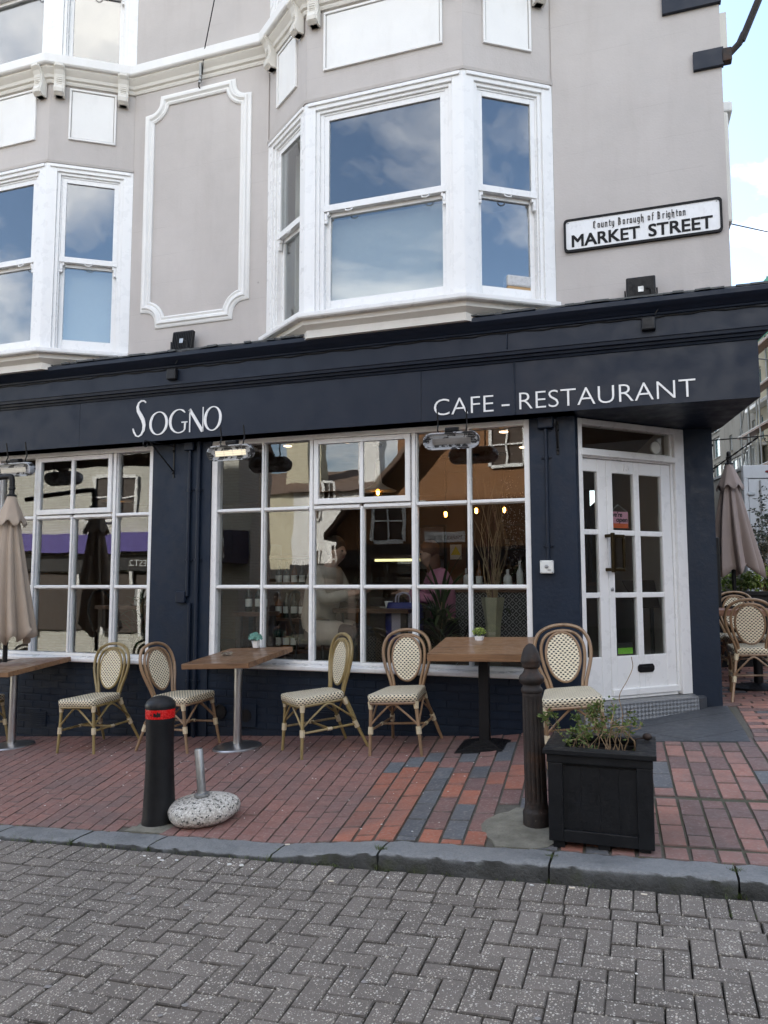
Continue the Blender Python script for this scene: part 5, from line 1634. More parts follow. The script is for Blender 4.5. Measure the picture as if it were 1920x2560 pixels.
def basket_bracket(label, M_, L_=.34, H_=.33):
    t = thing('basket_bracket', label, 'bracket', matrix=M_, group='wrought iron basket brackets')
    MB().box(-.012, .012, -.008, 0, -H_, .03).build('back_bar', black_metal, t, world=False, bevel=.003)
    sp = [(0, -.005, 0), (0, -L_*.6, .008), (0, -L_, .015)]
    for k in range(1, 9): a = R(90-k*38); r_ = .035-.002*k; sp.append((0, -L_-r_*math.cos(a)*.9, -.02+r_*math.sin(a)))
    MB().tube(smooth_path(sp, 4), .006, 6).build('arm', black_metal, t, smooth=True, world=False)
    tw = MB(); n = 24; A_, B_ = Vector((0, -.008, -H_*.8)), Vector((0, -L_*.85, .005))
    tw.tube([A_.lerp(B_, i/n) for i in range(n+1)], [.005+.005*abs(math.sin(i*.9)) for i in range(n+1)], 6)
    tw.build('twisted_brace', black_metal, t, smooth=True, world=False)
    for zz in (-.05, -H_*.85):
        r_ = MB(); ball(r_, (.0, -.012, zz), .014, 8, 6); r_.build('scroll', black_metal, t, smooth=True, world=False)
    return t
basket_bracket('wrought iron basket bracket on the pilaster between the two shop windows', Matrix.Translation((-4.68, -.03, 3.03)) @ Matrix.Rotation(R(-22), 4, 'Z'), .34)
basket_bracket('wrought iron basket bracket edge-on beside the conduit and corner door', Matrix.Translation((-.735, -.03, 2.99)), .16, .27)
# ---------------------------------------------------------------- inside the cafe
FZ = .56
inner = [(-9.3, .23), (-.62, .23), (.30, 1.08), (ret(.20, 6.2)), (-9.3, 6.1)]
MB().prism(inner, FZ-.06, FZ).build('cafe_floor', interior_floor, bld)
MB().prism([(-9.4, .10), (-.60, .10), (.33, 1.0), ret(.30, 6.3), (-9.4, 6.2)], 3.115, 3.18).build('cafe_ceiling', interior_ceil, bld)
MB().box(-9.3, -.9, 6.0, 6.1, FZ, 3.115).build('cafe_back_wall', interior_wall, bld)
MB().box(-9.35, -9.25, .23, 6.0, FZ, 3.115).build('cafe_side_wall', interior_wall, bld)
a_, b_ = ret(.42, 1.1), ret(.42, 6.2)
MB().prism([a_, (a_[0]-.08, a_[1]), (b_[0]-.08, b_[1]), b_], FZ, 3.115).build('cafe_side_wall', room_wall, bld)
MB().box(-5.1, -4.95, 2.6, 6.0, FZ, 3.115).build('cafe_partition', interior_wall, bld)
MB().box(-2.62, -2.36, 3.4, 6.0, FZ, 3.115).build('cafe_partition', interior_wall, bld)
MB().box(-4.235, -.985, .10, .23, FZ, .825).build('cafe_plinth', interior_dark, bld)
MB().box(-8.18, -4.945, .10, .23, FZ, .825).build('cafe_plinth', interior_dark, bld)
for (sx_, sy_) in ((-3.75, .75), (-3.05, .75), (-1.35, .75), (-2.2, .95), (-1.3, 1.7), (-5.6, .9)):
    MB().lathe([(.045, 3.113), (.045, 3.108), (.03, 3.104), (0, 3.104)], 16, (sx_, sy_, 0)).build('downlight', spot_glow, bld)

def skin(name, verts, edges, mat, parent, sub=2):
    me = bpy.data.meshes.new(name); me.from_pydata([v[:3] for v in verts], edges, []); me.materials.append(mat)
    o = bpy.data.objects.new(name, me); COL.objects.link(o); o.parent = parent
    o.modifiers.new('skin', 'SKIN')
    lay = me.skin_vertices[0] if len(me.skin_vertices) else None
    for i, v in enumerate(verts):
        r_ = v[3] if isinstance(v[3], tuple) else (v[3], v[3])
        lay.data[i].radius = r_
        lay.data[i].use_root = (i == 0)
    o.modifiers['skin'].use_smooth_shade = True
    s = o.modifiers.new('sub', 'SUBSURF'); s.levels = sub; s.render_levels = sub
    return o
lips = paint('lips', (.30,.11,.09), .5, .05, 30, 0); skin_tone = paint('skin', (.42,.26,.19), .55, .06, 30, 0); hair_dark = paint('dark_hair', (.022,.016,.012), .6, .3, 60, .5, 200); hair_brown = paint('auburn_hair', (.13,.05,.025), .55, .3, 60, .5, 200)
def person(label, M_, J, topm, legm, hairm, coat_len=0, hair_long=False):
    t = thing('person', label, 'person', matrix=M_)
    V, E_ = [], []
    def v(p, r_): V.append((*p, r_)); return len(V)-1
    def e(a, b): E_.append((a, b))
    pel = v(J['pel'], (.13, .11)); sp = v(J['spine'], (.12, .10)); ch = v(J['chest'], (.13, .10)); nk = v(J['neck'], .05); e(pel, sp); e(sp, ch); e(ch, nk)
    hd = Vector(J['head']); fd = Vector(J['face']).normalized(); upv = Vector((0, 0, 1))
    h0 = v(hd-upv*.06+fd*.02, .062); h1 = v(hd, (.082, .092)); h2 = v(hd+upv*.065-fd*.01, .066); e(nk, h0); e(h0, h1); e(h1, h2)
    ns = v(hd+fd*.105-upv*.01, .014); e(h1, ns)
    side = fd.cross(upv).normalized()
    for s in (-1, 1): er = v(hd+side*s*.088-fd*.005-upv*.005, .016); e(h1, er)
    C_, CE = [], []
    def cv(p, r_): C_.append((*p, r_)); return len(C_)-1
    cp_ = cv(J['pel'], (.165, .15)); cs_ = cv(J['spine'], (.175, .15)); cc = cv(J['chest'], (.175, .14)); cn = cv(Vector(J['neck'])-upv*.03, .075); CE += [(cp_, cs_), (cs_, cc), (cc, cn)]
    for s in ('L', 'R'):
        k = -1 if s == 'L' else 1
        sh, el_, wr, ha = [Vector(q) for q in J['arm'+s]]
        a = v(sh, .055); b = v(el_, .042); c = v(wr, .030); e(ch, a); e(a, b); e(b, c)
        palm = v((wr*.35+ha*.65), (.038, .018)); e(c, palm)
        d = (ha-wr).normalized(); ac = d.cross(upv); ac = ac.normalized() if ac.length > .1 else Vector((1, 0, 0))
        for q in range(4):
            kn = v(ha+ac*(q-1.5)*.020, .0095); tp = v(ha+d*(.035+.008*(1 if q in (1, 2) else 0))+ac*(q-1.5)*.021-upv*.012, .008); e(palm, kn); e(kn, tp)
        th = v(wr*.5+ha*.5+ac*k*.04, .010); tt = v(ha+ac*k*.045, .009); e(palm, th); e(th, tt)
        a2 = cv(sh, .078); b2 = cv(el_, .062); c2 = cv(wr+(el_-wr)*.08, .050); CE += [(cc, a2), (a2, b2), (b2, c2)]
    LV, LE = [], []
    def lv(p, r_): LV.append((*p, r_)); return len(LV)-1
    lp = lv(Vector(J['pel'])-upv*.02, (.145, .125))
    for s in ('L', 'R'):
        hp, kn, an, to = [Vector(q) for q in J['leg'+s]]
        a = v(hp, .085); b = v(kn, .058); c = v(an, .040); d = v(to, .034); e(pel, a); e(a, b); e(b, c); e(c, d)
        a2 = lv(hp, .105); b2 = lv(kn, .078); c2 = lv(an+upv*.02, .058); LE += [(lp, a2), (a2, b2), (b2, c2)]
    skin('body', V, E_, skin_tone, t)
    skin('trousers', LV, LE, legm, t)
    if coat_len:
        for s in ('L', 'R'):
            hp, kn, an, to = [Vector(q) for q in J['leg'+s]]
            a2 = cv(hp, .125); b2 = cv(hp.lerp(kn, coat_len), .12); CE += [(cp_, a2), (a2, b2)]
        bk = cv(Vector(J['pel'])-upv*.12-fd*.08, .12); CE.append((cp_, bk))
    skin('coat', C_, CE, topm, t)
    m = MB(); c = hd+upv*.035-fd*.022
    ball(m, c, .100, 20, 14, (1, 1, .98), .03)
    m.v = [q if (Vector(q)-hd).dot(fd) < .055 or q[2] > hd.z+.075 else tuple(Vector(q)-fd*((Vector(q)-hd).dot(fd)-.055)) for q in m.v]
    if hair_long: ball(m, hd-fd*.06-upv*.12, .10, 16, 10, (.95, .7, 1.5), .03)
    m.build('hair', hairm, t, smooth=True, world=False)
    for s in (-1, 1): q_ = MB(); ball(q_, hd+side*s*.032+fd*.078+upv*.012, .011, 8, 6); q_.build('eye', hair_dark, t, smooth=True, world=False)
    q_ = MB(); q_.tube([hd+side*x_+fd*(.082-abs(x_)*.25)-upv*.045 for x_ in (-.024, -.01, .01, .024)], .006, 6); q_.build('mouth', lips, t, smooth=True, world=False)
    return t
SEAT = dict(pel=(0,.02,.50), spine=(0,.0,.72), chest=(0,-.05,.94), neck=(0,-.10,1.10), head=(0,-.16,1.23), face=(0,-1,-.25),
    armL=[(-.19,-.06,1.02), (-.25,-.16,.78), (-.12,-.38,.84), (-.08,-.46,.85)], armR=[(.19,-.06,1.02), (.25,-.16,.78), (.12,-.40,.86), (.07,-.48,.90)],
    legL=[(-.10,.0,.48), (-.13,-.44,.50), (-.13,-.40,.08), (-.13,-.54,.04)], legR=[(.10,.0,.48), (.13,-.44,.50), (.13,-.42,.08), (.13,-.56,.04)])
beige_coat = paint('beige_wool_coat', (.40,.345,.285), .85, .15, 9, .9, 16); pink_top = paint('mauve_pink_top', (.42,.17,.26), .8, .15, 9, .9, 18)
dark_cloth = paint('charcoal_cloth', (.022,.022,.026), .8, .2, 9, .2, 90); denim = paint('navy_denim', (.03,.045,.085), .8, .2, 9, .2, 90)
person('person in beige coat seated at the cafe table, bent over a cup', Matrix.Translation((-3.30, .66, FZ-.03)) @ Matrix.Rotation(R(84), 4, 'Z') @ Matrix.Scale(1.15, 4), SEAT, beige_coat, dark_cloth, hair_dark, .75)
person('person in mauve pink top seated behind the blue bag', Matrix.Translation((-2.10, 1.20, FZ)) @ Matrix.Rotation(R(-62), 4, 'Z') @ Matrix.Scale(1.1, 4), SEAT, pink_top, dark_cloth, hair_brown, 0, True)

def inner_table(label, x, y, W, L, h=.78):
    t = thing('dining_table', label, 'table', (x, y, FZ))
    MB().box(-W/2, W/2, -L/2, L/2, h-.045, h).build('table_top', cafe_wood, t, world=False, bevel=.004)
    for sx_ in (-1, 1):
        for sy_ in (-1, 1): MB().box(sx_*(W/2-.06)-.03, sx_*(W/2-.06)+.03, sy_*(L/2-.06)-.03, sy_*(L/2-.06)+.03, 0, h-.046).build('leg', interior_dark, t, world=False)
    return t
inner_table('dark wooden dining table inside the window where the person in beige sits', -2.72, .95, .82, .75)
inner_table('dark wooden dining table inside the left shop window', -5.75, 1.15, 1.1, .75)
inner_table('narrow wooden console inside the window holding wine bottles', -3.98, .50, .36, .40, .74)
def dchair(label, x, y, rz):
    t = thing('dining_chair', label, 'chair', (x, y, FZ), rz)
    MB().lathe([(.20, .44), (.205, .455), (.19, .47), (0, .472)], 24).build('seat', interior_dark, t, smooth=True, world=False)
    for sx_ in (-1, 1):
        for sy_ in (-1, 1): MB().tube([(sx_*.19, sy_*.19, 0), (sx_*.15, sy_*.15, .44)], .014, 8).build('leg', black_metal, t, smooth=True, world=False)
    MB().tube(smooth_path([(-.17, .15, .45), (-.20, .22, .7), (-.12, .26, .9), (0, .27, .95), (.12, .26, .9), (.20, .22, .7), (.17, .15, .45)], 5), .014, 8).build('back_hoop', black_metal, t, smooth=True, world=False)
    return t
dchair('black bentwood chair under the person in beige', -3.34, .66, R(84)); dchair('black bentwood chair under the person in pink', -2.06, 1.22, R(-70))
dchair('black bentwood chair beside the pilaster inside the left window', -5.02, 1.0, R(-70)); dchair('black bentwood chair tucked under the left window table', -6.4, 1.25, R(80))
def bottle(label, x, y, z, r_, h, col, grp):
    o = MB().lathe([(r_, 0), (r_, h*.58), (r_*.8, h*.66), (r_*.36, h*.76), (r_*.36, h*.97), (r_*.42, h*.97), (r_*.42, h), (0, h)], 14, (x, y, z))
    t = thing('bottle', label, 'bottle', (x, y, z), world=True, group=grp)
    o.build('bottle_body', col, t, smooth=True); MB().lathe([(r_*1.02, h*.18), (r_*1.02, h*.45)], 14, (x, y, z)).build('bottle_label', white_plastic, t, smooth=True)
dkglass = paint('dark_green_bottle', (.010,.018,.010), .12, .1, 8, 0); amber = paint('amber_bottle', (.14,.05,.01), .12, .1, 8, 0)
for k in range(3): bottle('dark wine bottle standing on the console inside the window', -4.06+k*.09, .48+.05*(k % 2), FZ+.74, .037, .30, dkglass, 'wine bottles on the console')
t = thing('tableware', 'cups and white saucer on the dining table inside the window', 'crockery', (-2.62, .88, FZ+.78))
MB().lathe([(.09, 0), (.10, .012), (.06, .010), (0, .008)], 24).build('saucer', ceramic, t, smooth=True, world=False)
MB().lathe([(.032, .012), (.045, .07), (.042, .07), (.03, .02), (0, .02)], 20).build('cup', ceramic, t, smooth=True, world=False)
blue_bag = paint('cobalt_bag', (.018,.022,.16), .55, .15, 9, .3, 30); print_m = paint('grey_lilac_print', (.42,.38,.45), .6, .1, 9, 0)
t = thing('tote_bag', 'cobalt blue tote bag with pale printed figure inside the window', 'bag', (-2.42, .80, 1.0))
m = MB(); n = 14
for k, (w_, d_, z) in enumerate([(.17, .09, 0), (.19, .11, .08), (.20, .11, .22), (.19, .09, .34), (.17, .06, .40)]):
    for i in range(n*2):
        a = math.pi*i/n; m.v.append((w_*abs(math.cos(a))**.6*(1 if math.cos(a) > 0 else -1)+random.uniform(-.006, .006), d_*abs(math.sin(a))**.6*(1 if math.sin(a) > 0 else -1), z))
for k in range(4):
    for i in range(n*2): m.f.append((k*2*n+i, k*2*n+(i+1) % (2*n), (k+1)*2*n+(i+1) % (2*n), (k+1)*2*n+i)); m.uv.append(None)
m.f.append(tuple(range(2*n-1, -1, -1))); m.uv.append(None)
m.build('bag_body', blue_bag, t, smooth=True, world=False)
MB().box(-.10, .12, -.128, -.116, .07, .30).build('print_patch', print_m, t, world=False, bevel=.02)
put_text('lettering', 'Eve\nso\nfe', .07, Matrix.Translation((.0, -.131, .235)) @ Matrix.Rotation(R(90), 4, 'X'), white_paint, t, extrude=.001)
for s in (-1, 1): MB().tube(smooth_path([(-.08, s*.05, .39), (-.07, s*.05, .47), (0, s*.05, .50), (.07, s*.05, .47), (.08, s*.05, .39)], 5), .008, 6).build('handle', print_m, t, smooth=True, world=False)
MB().box(-2.62, -2.22, .66, .95, FZ, .999).build('window_bench', interior_dark, bld)

# pendants
def pendant(label, x, y, z, dish):
    t = thing('pendant_lamp', label, 'lamp', (x, y, z), group='lit pendant lamps in the cafe')
    m = MB(); ball(m, (0, 0, 0), .055, 20, 14); m.build('bulb', amber_glass, t, smooth=True, world=False)
    MB().lathe([(.006, -.03), (.017, -.02), (.018, .025), (.006, .035)], 8).build('filament', filament, t, smooth=True, world=False)
    MB().lathe([(.018, .05), (.022, .06), (.022, .10), (.006, .115)], 12).build('socket', black_metal, t, smooth=True, world=False)
    MB().tube([(0, 0, .11), (0, 0, 3.11-z)], .004, 6).build('flex', black_metal, t, world=False)
    MB().lathe([(.05, 3.105-z-.02), (.05, 3.113-z)], 16).build('ceiling_rose', black_metal, t, world=False)
    if dish:
        MB().lathe([(.20, .015), (.205, .018), (.10, .06), (.045, .10), (.03, .19), (.022, .34), (.016, .34), (.026, .18), (.04, .09), (.095, .052), (.20, .012)], 32).build('shade', white_plastic, t, smooth=True, world=False)
    return t
pendant('lit pendant with wide dish shade above the table in the big window', -2.78, 1.0, 2.585, True)
pendant('lit pendant with wide dish shade in the left shop window', -6.22, 1.0, 2.60, True)
for k, xx in enumerate((-2.28, -1.91, -1.58)):
    pendant(['bare globe pendant over the counter, nearest the partition', 'middle bare globe pendant over the counter', 'bare globe pendant over the counter, nearest the corner door'][k], xx, 2.0, 2.41+.03*(k > 0), False)

# counter, display case, shelves
t = thing('counter', 'dark cafe counter with patterned front behind the vase of twigs', 'counter', (-1.4, 3.2, FZ), world=True)
MB().box(-2.3, -.6, 2.9, 3.5, FZ, FZ+1.0).build('counter_body', interior_dark, t); MB().box(-2.35, -.55, 2.85, 3.55, FZ+1.0, FZ+1.05).build('counter_top', cafe_wood, t, bevel=.004)
t = thing('display_case', 'curved glass cake display case lit by a yellow strip', 'display case', (-3.0, 2.9, FZ), world=True)
MB().box(-3.5, -2.64, 2.7, 3.3, FZ, FZ+.85).build('case_base', interior_dark, t); MB().box(-3.5, -2.64, 2.7, 3.3, FZ+1.36, FZ+1.40).build('case_roof', cafe_wood, t)
MB().box(-3.45, -2.70, 2.76, 2.80, FZ+1.325, FZ+1.355).build('strip_light', case_light, t)
MB().box(-3.49, -2.65, 2.72, 2.725, FZ+.85, FZ+1.36).build('case_glass', clear_glass, t); MB().box(-3.45, -2.7, 2.8, 3.25, FZ+1.1, FZ+1.11).build('case_shelf', clear_glass, t)
t = thing('bottle_shelves', 'wooden wall shelves with bottles and books behind the counter', 'shelves', (-1.6, 5.8, 1.2), world=True)
for k in range(4): MB().box(-2.30, -.95, 5.65, 5.98, 1.35+k*.40, 1.385+k*.40).build('shelf', cafe_wood, t)
for xx in (-2.32, -1.62, -.97): MB().box(xx-.02, xx+.02, 5.64, 5.98, 1.2, 2.62).build('upright', cafe_wood, t)
rg_ = random.Random(9)
for k in range(3):
    for i in range(11):
        bottle('small bottle on the shelves behind the counter', -2.22+i*.115+rg_.uniform(-.02, .02), 5.8, 1.386+k*.40, rg_.uniform(.03, .04), rg_.uniform(.2, .30), rg_.choice([dkglass, amber, dkglass, ceramic]), 'bottles on the shelves')

# vase of twisted twigs, palm, in the right-hand panes
t = thing('vase', 'tall pale faceted vase of twisted twigs inside the right-hand panes', 'vase', (-1.44, .52, .86))
MB().box(-1.75, -1.05, .36, .80, FZ, .859).build('window_ledge', interior_dark, bld)
MB().lathe([(.07, 0), (.085, .02), (.065, .16), (.075, .34), (.115, .60), (.11, .60), (.07, .34), (0, .3)], 6).build('vase_body', paint('pale_stone_vase', (.36,.34,.24), .5, .15, 12, .2, 50), t, world=False, bevel=.004)
rg_ = random.Random(31)
m = MB(); red = MB()
for k in range(26):
    a = rg_.uniform(0, 6.28); w_ = rg_.uniform(.03, .2)
    pts = [(0, 0, .35)]; ph = rg_.uniform(0, 6.28)
    H_ = rg_.uniform(.9, 1.45)
    for i in range(1, 13):
        f_ = i/12; pts.append((w_*f_*math.cos(a)+.05*f_*math.sin(ph+f_*9), w_*f_*math.sin(a)*.6+.03*math.cos(ph+f_*8)*f_, .35+H_*f_))
    (red if k % 5 == 0 else m).tube(pts, [.006*(1-.75*i/12) for i in range(13)], 5)
m.build('twigs', twig_wood, t, smooth=True, world=False); red.build('dark_twigs', paint('maroon_twig', (.09,.02,.025), .6, .2, 30, 0), t, smooth=True, world=False)
bl = MB()
for k in range(420):
    p = Vector((.12+abs(rg_.gauss(0, .16)), rg_.gauss(0, .10), 1.35+rg_.gauss(0, .22))); leafquad(bl, p, Vector((rg_.gauss(0, 1), rg_.gauss(0, 1), rg_.gauss(0, 1))), .016, .012, rg_)
stuff(bl.build('dried_flowers', blossom, t, world=False))
def palm(label, x, y, n, L_, seed, z=FZ+.30):
    rg2 = random.Random(seed); t = thing('house_plant', label, 'plant', (x, y, FZ))
    MB().lathe([(.11, 0), (.14, .28), (.13, .28), (.11, .25), (0, .25)], 20).build('pot', interior_dark, t, smooth=True, world=False)
    m = MB()
    for k in range(n):
        a = rg2.uniform(0, 6.28); el_ = rg2.uniform(.35, 1.4); ln = L_*rg2.uniform(.5, 1.0); z0_ = .28+rg2.uniform(0, .55)
        pts = []; p = Vector((0, 0, z0_)); d = Vector((math.cos(a)*math.cos(el_), math.sin(a)*math.cos(el_), math.sin(el_)))
        side = Vector((-math.sin(a), math.cos(a), 0))
        vs = []
        for i in range(7):
            wd = .018*math.sin(math.pi*(i+.6)/7.2); vs += [p-side*wd, p+side*wd]
            p = p+d*ln/6; d = (d+Vector((0, 0, -.20))).normalized()
        m.add(vs, [(2*i, 2*i+1, 2*i+3, 2*i+2) for i in range(6)])
    stuff(m.build('fronds', leaf_dark, t, world=False)); MB().tube([(0, 0, .25), (.01, 0, .85)], .014, 8).build('stem', twig_wood, t, world=False)
palm('dark spiky house plant inside the window behind the bistro chair', -1.98, .62, 70, .60, 3)
palm('dark spiky house plant in the left shop window', -5.62, .75, 45, .5, 8)
palm('leafy dark house plant between the vase and the counter', -1.55, 1.5, 60, .75, 12)
# menu stand by the door
t = thing('menu_stand', 'black menu stand with open menu inside the corner door', 'menu stand', (.0, 1.55, FZ), R(35))
MB().tube([(0, 0, 0), (0, 0, .85)], .02, 10).build('post', black_metal, t, world=False); MB().lathe([(.18, 0), (.18, .015), (0, .02)], 24).build('base', black_metal, t, world=False)
o = MB().box(-.26, .26, -.18, .18, 0, .015).build('board', interior_dark, t, world=False); o.matrix_local = Matrix.Translation((0, 0, .92)) @ Matrix.Rotation(R(48), 4, 'X')
for s in (-1, 1):
    q = MB().box(s*.125-.11, s*.125+.11, -.15, .15, .016, .02).build('menu_page', white_plastic, t, world=False); q.matrix_local = o.matrix_local.copy()
# hazard notice stuck on the inner wall
t = thing('warning_sign', 'small yellow and white warning notice on the ochre wall inside', 'sign', (-2.37, 3.39, 2.0), world=True)
MB().box(-2.58, -2.42, 3.385, 3.399, 1.92, 2.12).build('sign_plate', white_plastic, t); MB().add([(-2.57, 3.383, 1.98), (-2.43, 3.383, 1.98), (-2.5, 3.383, 2.1)], [(0, 1, 2)]).build('warning_triangle', paint('yellow_print', (.75,.6,.03), .5, .02, 8, 0), t)
# things in the room upstairs
t = thing('wrapped_box', 'cardboard box in plastic film on the upstairs window sill', 'box', (-1.02, -.02, 4.13), R(35))
MB().box(-.17, .12, -.05, .05, 0, .13).build('box', cardboard, t, world=False); MB().box(-.175, .125, -.055, .055, .13, .24).build('film', plastic_film, t, world=False, bevel=.02)

# lattice-fronted counter end behind the vase, tableware and bits that crowd the room
def mk_lattice():
    t = NT('lattice_tile')
    sx = t.n('ShaderNodeSeparateXYZ'); t.l(t.pos(), sx.inputs[0])
    a = t.math('FRACT', t.math('DIVIDE', t.math('ADD', sx.outputs[0], sx.outputs[2]), .075)); b = t.math('FRACT', t.math('DIVIDE', t.math('SUBTRACT', sx.outputs[0], sx.outputs[2]), .075))
    d_ = t.math('MAXIMUM', t.math('ABSOLUTE', t.math('SUBTRACT', a, .5)), t.math('ABSOLUTE', t.math('SUBTRACT', b, .5)))
    k = t.math('MAXIMUM', t.math('GREATER_THAN', d_, .43), t.math('LESS_THAN', d_, .14))
    t.princ(t.mix(k, (.025,.025,.028), (.30,.30,.30)), .4); return t.m
lattice = mk_lattice()
t = thing('service_station', 'waiter station with black and white lattice front behind the vase', 'cabinet', (-1.35, 1.2, FZ), world=True)
MB().box(-1.95, -.85, 1.10, 1.45, FZ, 1.50).build('carcass', lattice, t); MB().box(-1.98, -.82, 1.07, 1.48, 1.50, 1.535).build('worktop', cafe_wood, t, bevel=.004)
rg_ = random.Random(40)
for k in range(7):
    bottle('bottle on the waiter station behind the vase of twigs', -1.88+k*.15+rg_.uniform(-.03, .03), 1.27+rg_.uniform(-.06, .06), 1.536, rg_.uniform(.03, .045), rg_.uniform(.18, .32), rg_.choice([dkglass, amber, ceramic]), 'bottles on the waiter station')
def frame_pic(label, x, y, z, w_, h_, cm):
    t = thing('picture_frame', label, 'picture', (x, y, z), world=True)
    MB().box(x-w_/2, x+w_/2, y-.03, y, z-h_/2, z+h_/2).build('frame', interior_dark, t); MB().box(x-w_/2+.04, x+w_/2-.04, y-.034, y-.0301, z-h_/2+.04, z+h_/2-.04).build('print', cm, t)
frame_pic('framed pale print on the ochre back wall, left of the partition', -3.6, 5.99, 2.2, .6, .8, print_m)
frame_pic('framed cream print on the ochre back wall beside the shelves', -3.0, 5.99, 2.25, .4, .5, blind)
t = thing('wine_rack', 'dark wooden wine rack with bottle ends inside the left edge of the window', 'rack', (-3.95, 1.3, FZ), world=True)
for k in range(4): MB().box(-4.2, -3.65, 1.15, 1.5, FZ+.25+k*.36, FZ+.28+k*.36).build('rack_shelf', cafe_wood, t)
for xx in (-4.2, -3.65): MB().box(xx-.015, xx+.015, 1.15, 1.5, FZ, FZ+1.5).build('rack_side', cafe_wood, t)
for k in range(3):
    for i in range(5): bottle('wine bottle standing in the dark rack inside the window', -4.12+i*.10, 1.3, FZ+.281+k*.36, .037, .29, rg_.choice([dkglass, dkglass, amber]), 'bottles in the wine rack')
for (x, y, z, lab) in ((-2.95, .80, FZ+.78, 'tall glass tumbler on the table in front of the person in beige'), (-2.50, 1.10, FZ+.78, 'tall glass tumbler near the saucer on the dining table'), (-5.6, 1.0, FZ+.78, 'tall glass tumbler on the table in the left window')):
    t = thing('tumbler', lab, 'glass', (x, y, z)); MB().lathe([(.028, 0), (.034, .13), (.031, .13), (.026, .01), (0, .01)], 16).build('tumbler_wall', clear_glass, t, smooth=True, world=False)
t = thing('menu_card', 'white folded menu card standing on the table in the left window', 'menu', (-5.85, 1.05, FZ+.78), .4)
MB().add([(-.07, -.04, 0), (.07, -.04, 0), (.07, 0, .2), (-.07, 0, .2), (-.07, .04, 0), (.07, .04, 0)], [(0, 1, 2, 3), (3, 2, 5, 4)]).build('card', white_plastic, t, world=False)
# ---------------------------------------------------------------- side street on the right
def rear_chair(label, x, y, rz): make_chair(bamboo_brown, label, pav_matrix(x, y, rz) @ Matrix.Scale(1.0, 4), 'bistro chairs in the side street')
rear_chair('brown bistro chair seen from behind at the side-street table', .93, 1.46, R(176))
rear_chair('brown bistro chair on the far side of the side-street table by the small ashtray', .98, 2.78, R(6))
rear_chair('brown bistro chair mostly hidden by the navy corner wall', .60, 2.95, R(20))
t = thing('cafe_table', 'reddish plank table on a ribbed round black base in the side street', 'table', (1.02, 2.02, pav_z(1.02, 2.02)), R(4), 'tables on the pavement')
plank_top(t, .95, .72, Matrix.Translation((0, 0, .80)), table_wood2, 0, .06, 5, 'x')
MB().lathe([(.045, .02), (.045, .745)], 20).build('post', black_metal, t, smooth=True, world=False)
pr = [(.275, -.02)]
for i in range(9): r_ = .275-i*.024; pr += [(r_, .008+i*.004), (r_-.012, .012+i*.004), (r_-.014, .006+i*.004)]
pr += [(.05, .05), (0, .05)]
MB().lathe(pr, 40).build('base', black_metal, t, world=False)
ashtray('small black ashtray on the side-street table', (.78, 2.10, pav_z(1.02, 2.02)+.80), black_plastic, .05)
parasol('folded mauve grey canvas parasol in the side street behind the corner wall', Matrix.Translation((.93, 3.1, pav_z(.93, 3.1))), mauve_cloth, 2.50, 1.19, .30, 5, pole_to=0)
basket_bracket('wrought iron basket bracket reaching over the side street from the corner wall', Matrix.Translation((.60, 1.25, 2.99)) @ Matrix.Rotation(R(90), 4, 'Z'), .50, .36)
MB().box(.575, .66, 1.5, 1.62, 1.35, 2.05).build('menu_case', black_metal, bld, bevel=.01)
t = thing('trough_planter', 'long black panelled trough planter across the side street', 'planter', (1.8, 3.8, pav_z(1.8, 3.8)), world=True)
zg = pav_z(1.8, 3.8)-.05
MB().box(.45, 3.4, 3.62, 4.10, zg, 1.44).build('trough', black_paint, t); MB().box(.42, 3.43, 3.58, 4.14, 1.44, 1.49).build('trough_rim', black_paint, t, bevel=.005)
for k in range(7): MB().box(.50+k*.42, .88+k*.42, 3.60, 3.62, zg+.08, 1.38).build('panel', black_paint, t, bevel=.006)
MB().box(.50, 3.35, 3.66, 4.06, 1.42, 1.475).build('soil', soil, t)
for k in range(7): twiggy('box_shrub', 'low glossy green shrub growing in the black trough planter', (.62+k*.22, 3.84, 1.46), 10, .26, .12, leaf_lime if k % 2 else leaf_green, 1.0, 60+k, (.055, .036), r0=.004, levels=1)['group'] = 'low shrubs in the trough planter'
twiggy('olive_shrub', 'grey leaved shrub standing in the trough planter against the truck', (1.45, 3.9, 1.46), 16, .95, .16, leaf_olive, 1.0, 77, (.055, .026), r0=.007, levels=2)
twiggy('olive_shrub', 'second grey leaved shrub at the end of the trough planter', (1.75, 3.9, 1.46), 14, .85, .16, leaf_olive, 1.0, 78, (.055, .026), r0=.007, levels=2)

# box truck, rear towards us
hx = Vector((-.265, .964, 0)).normalized(); rx_ = Vector((hx.y, -hx.x, 0))
TM = Matrix(((rx_.x, hx.x, 0, 1.66), (rx_.y, hx.y, 0, 8.4), (0, 0, 1, .62), (0, 0, 0, 1)))      # x to the right along the rear, y forward
truck_white = paint('white_truck_paint', (.52,.54,.56), .4, .08, 3, .05, 30, dirt=.35, dcol=(.3,.3,.3)); truck_grey = paint('grimy_truck_side', (.36,.34,.29), .5, .15, 2, .05, 30, dirt=.5, dcol=(.2,.19,.16))
t = thing('box_truck', 'white box truck parked in the side street with its rear doors towards the cafe', 'truck', tuple(TM.to_translation()), world=True)
MB().obox(TM, 0, 2.2, .03, 5.6, .75, 3.02).build('cargo_box', truck_grey, t, bevel=.02)
m = MB(); m.obox(TM, -.02, 2.22, -.04, .06, 2.86, 3.10); m.obox(TM, -.02, .06, -.04, .06, .70, 2.86); m.obox(TM, 2.14, 2.22, -.04, .06, .70, 2.86); m.obox(TM, .06, 2.14, -.04, .06, .70, .85)
m.build('rear_frame', truck_white, t, bevel=.01)
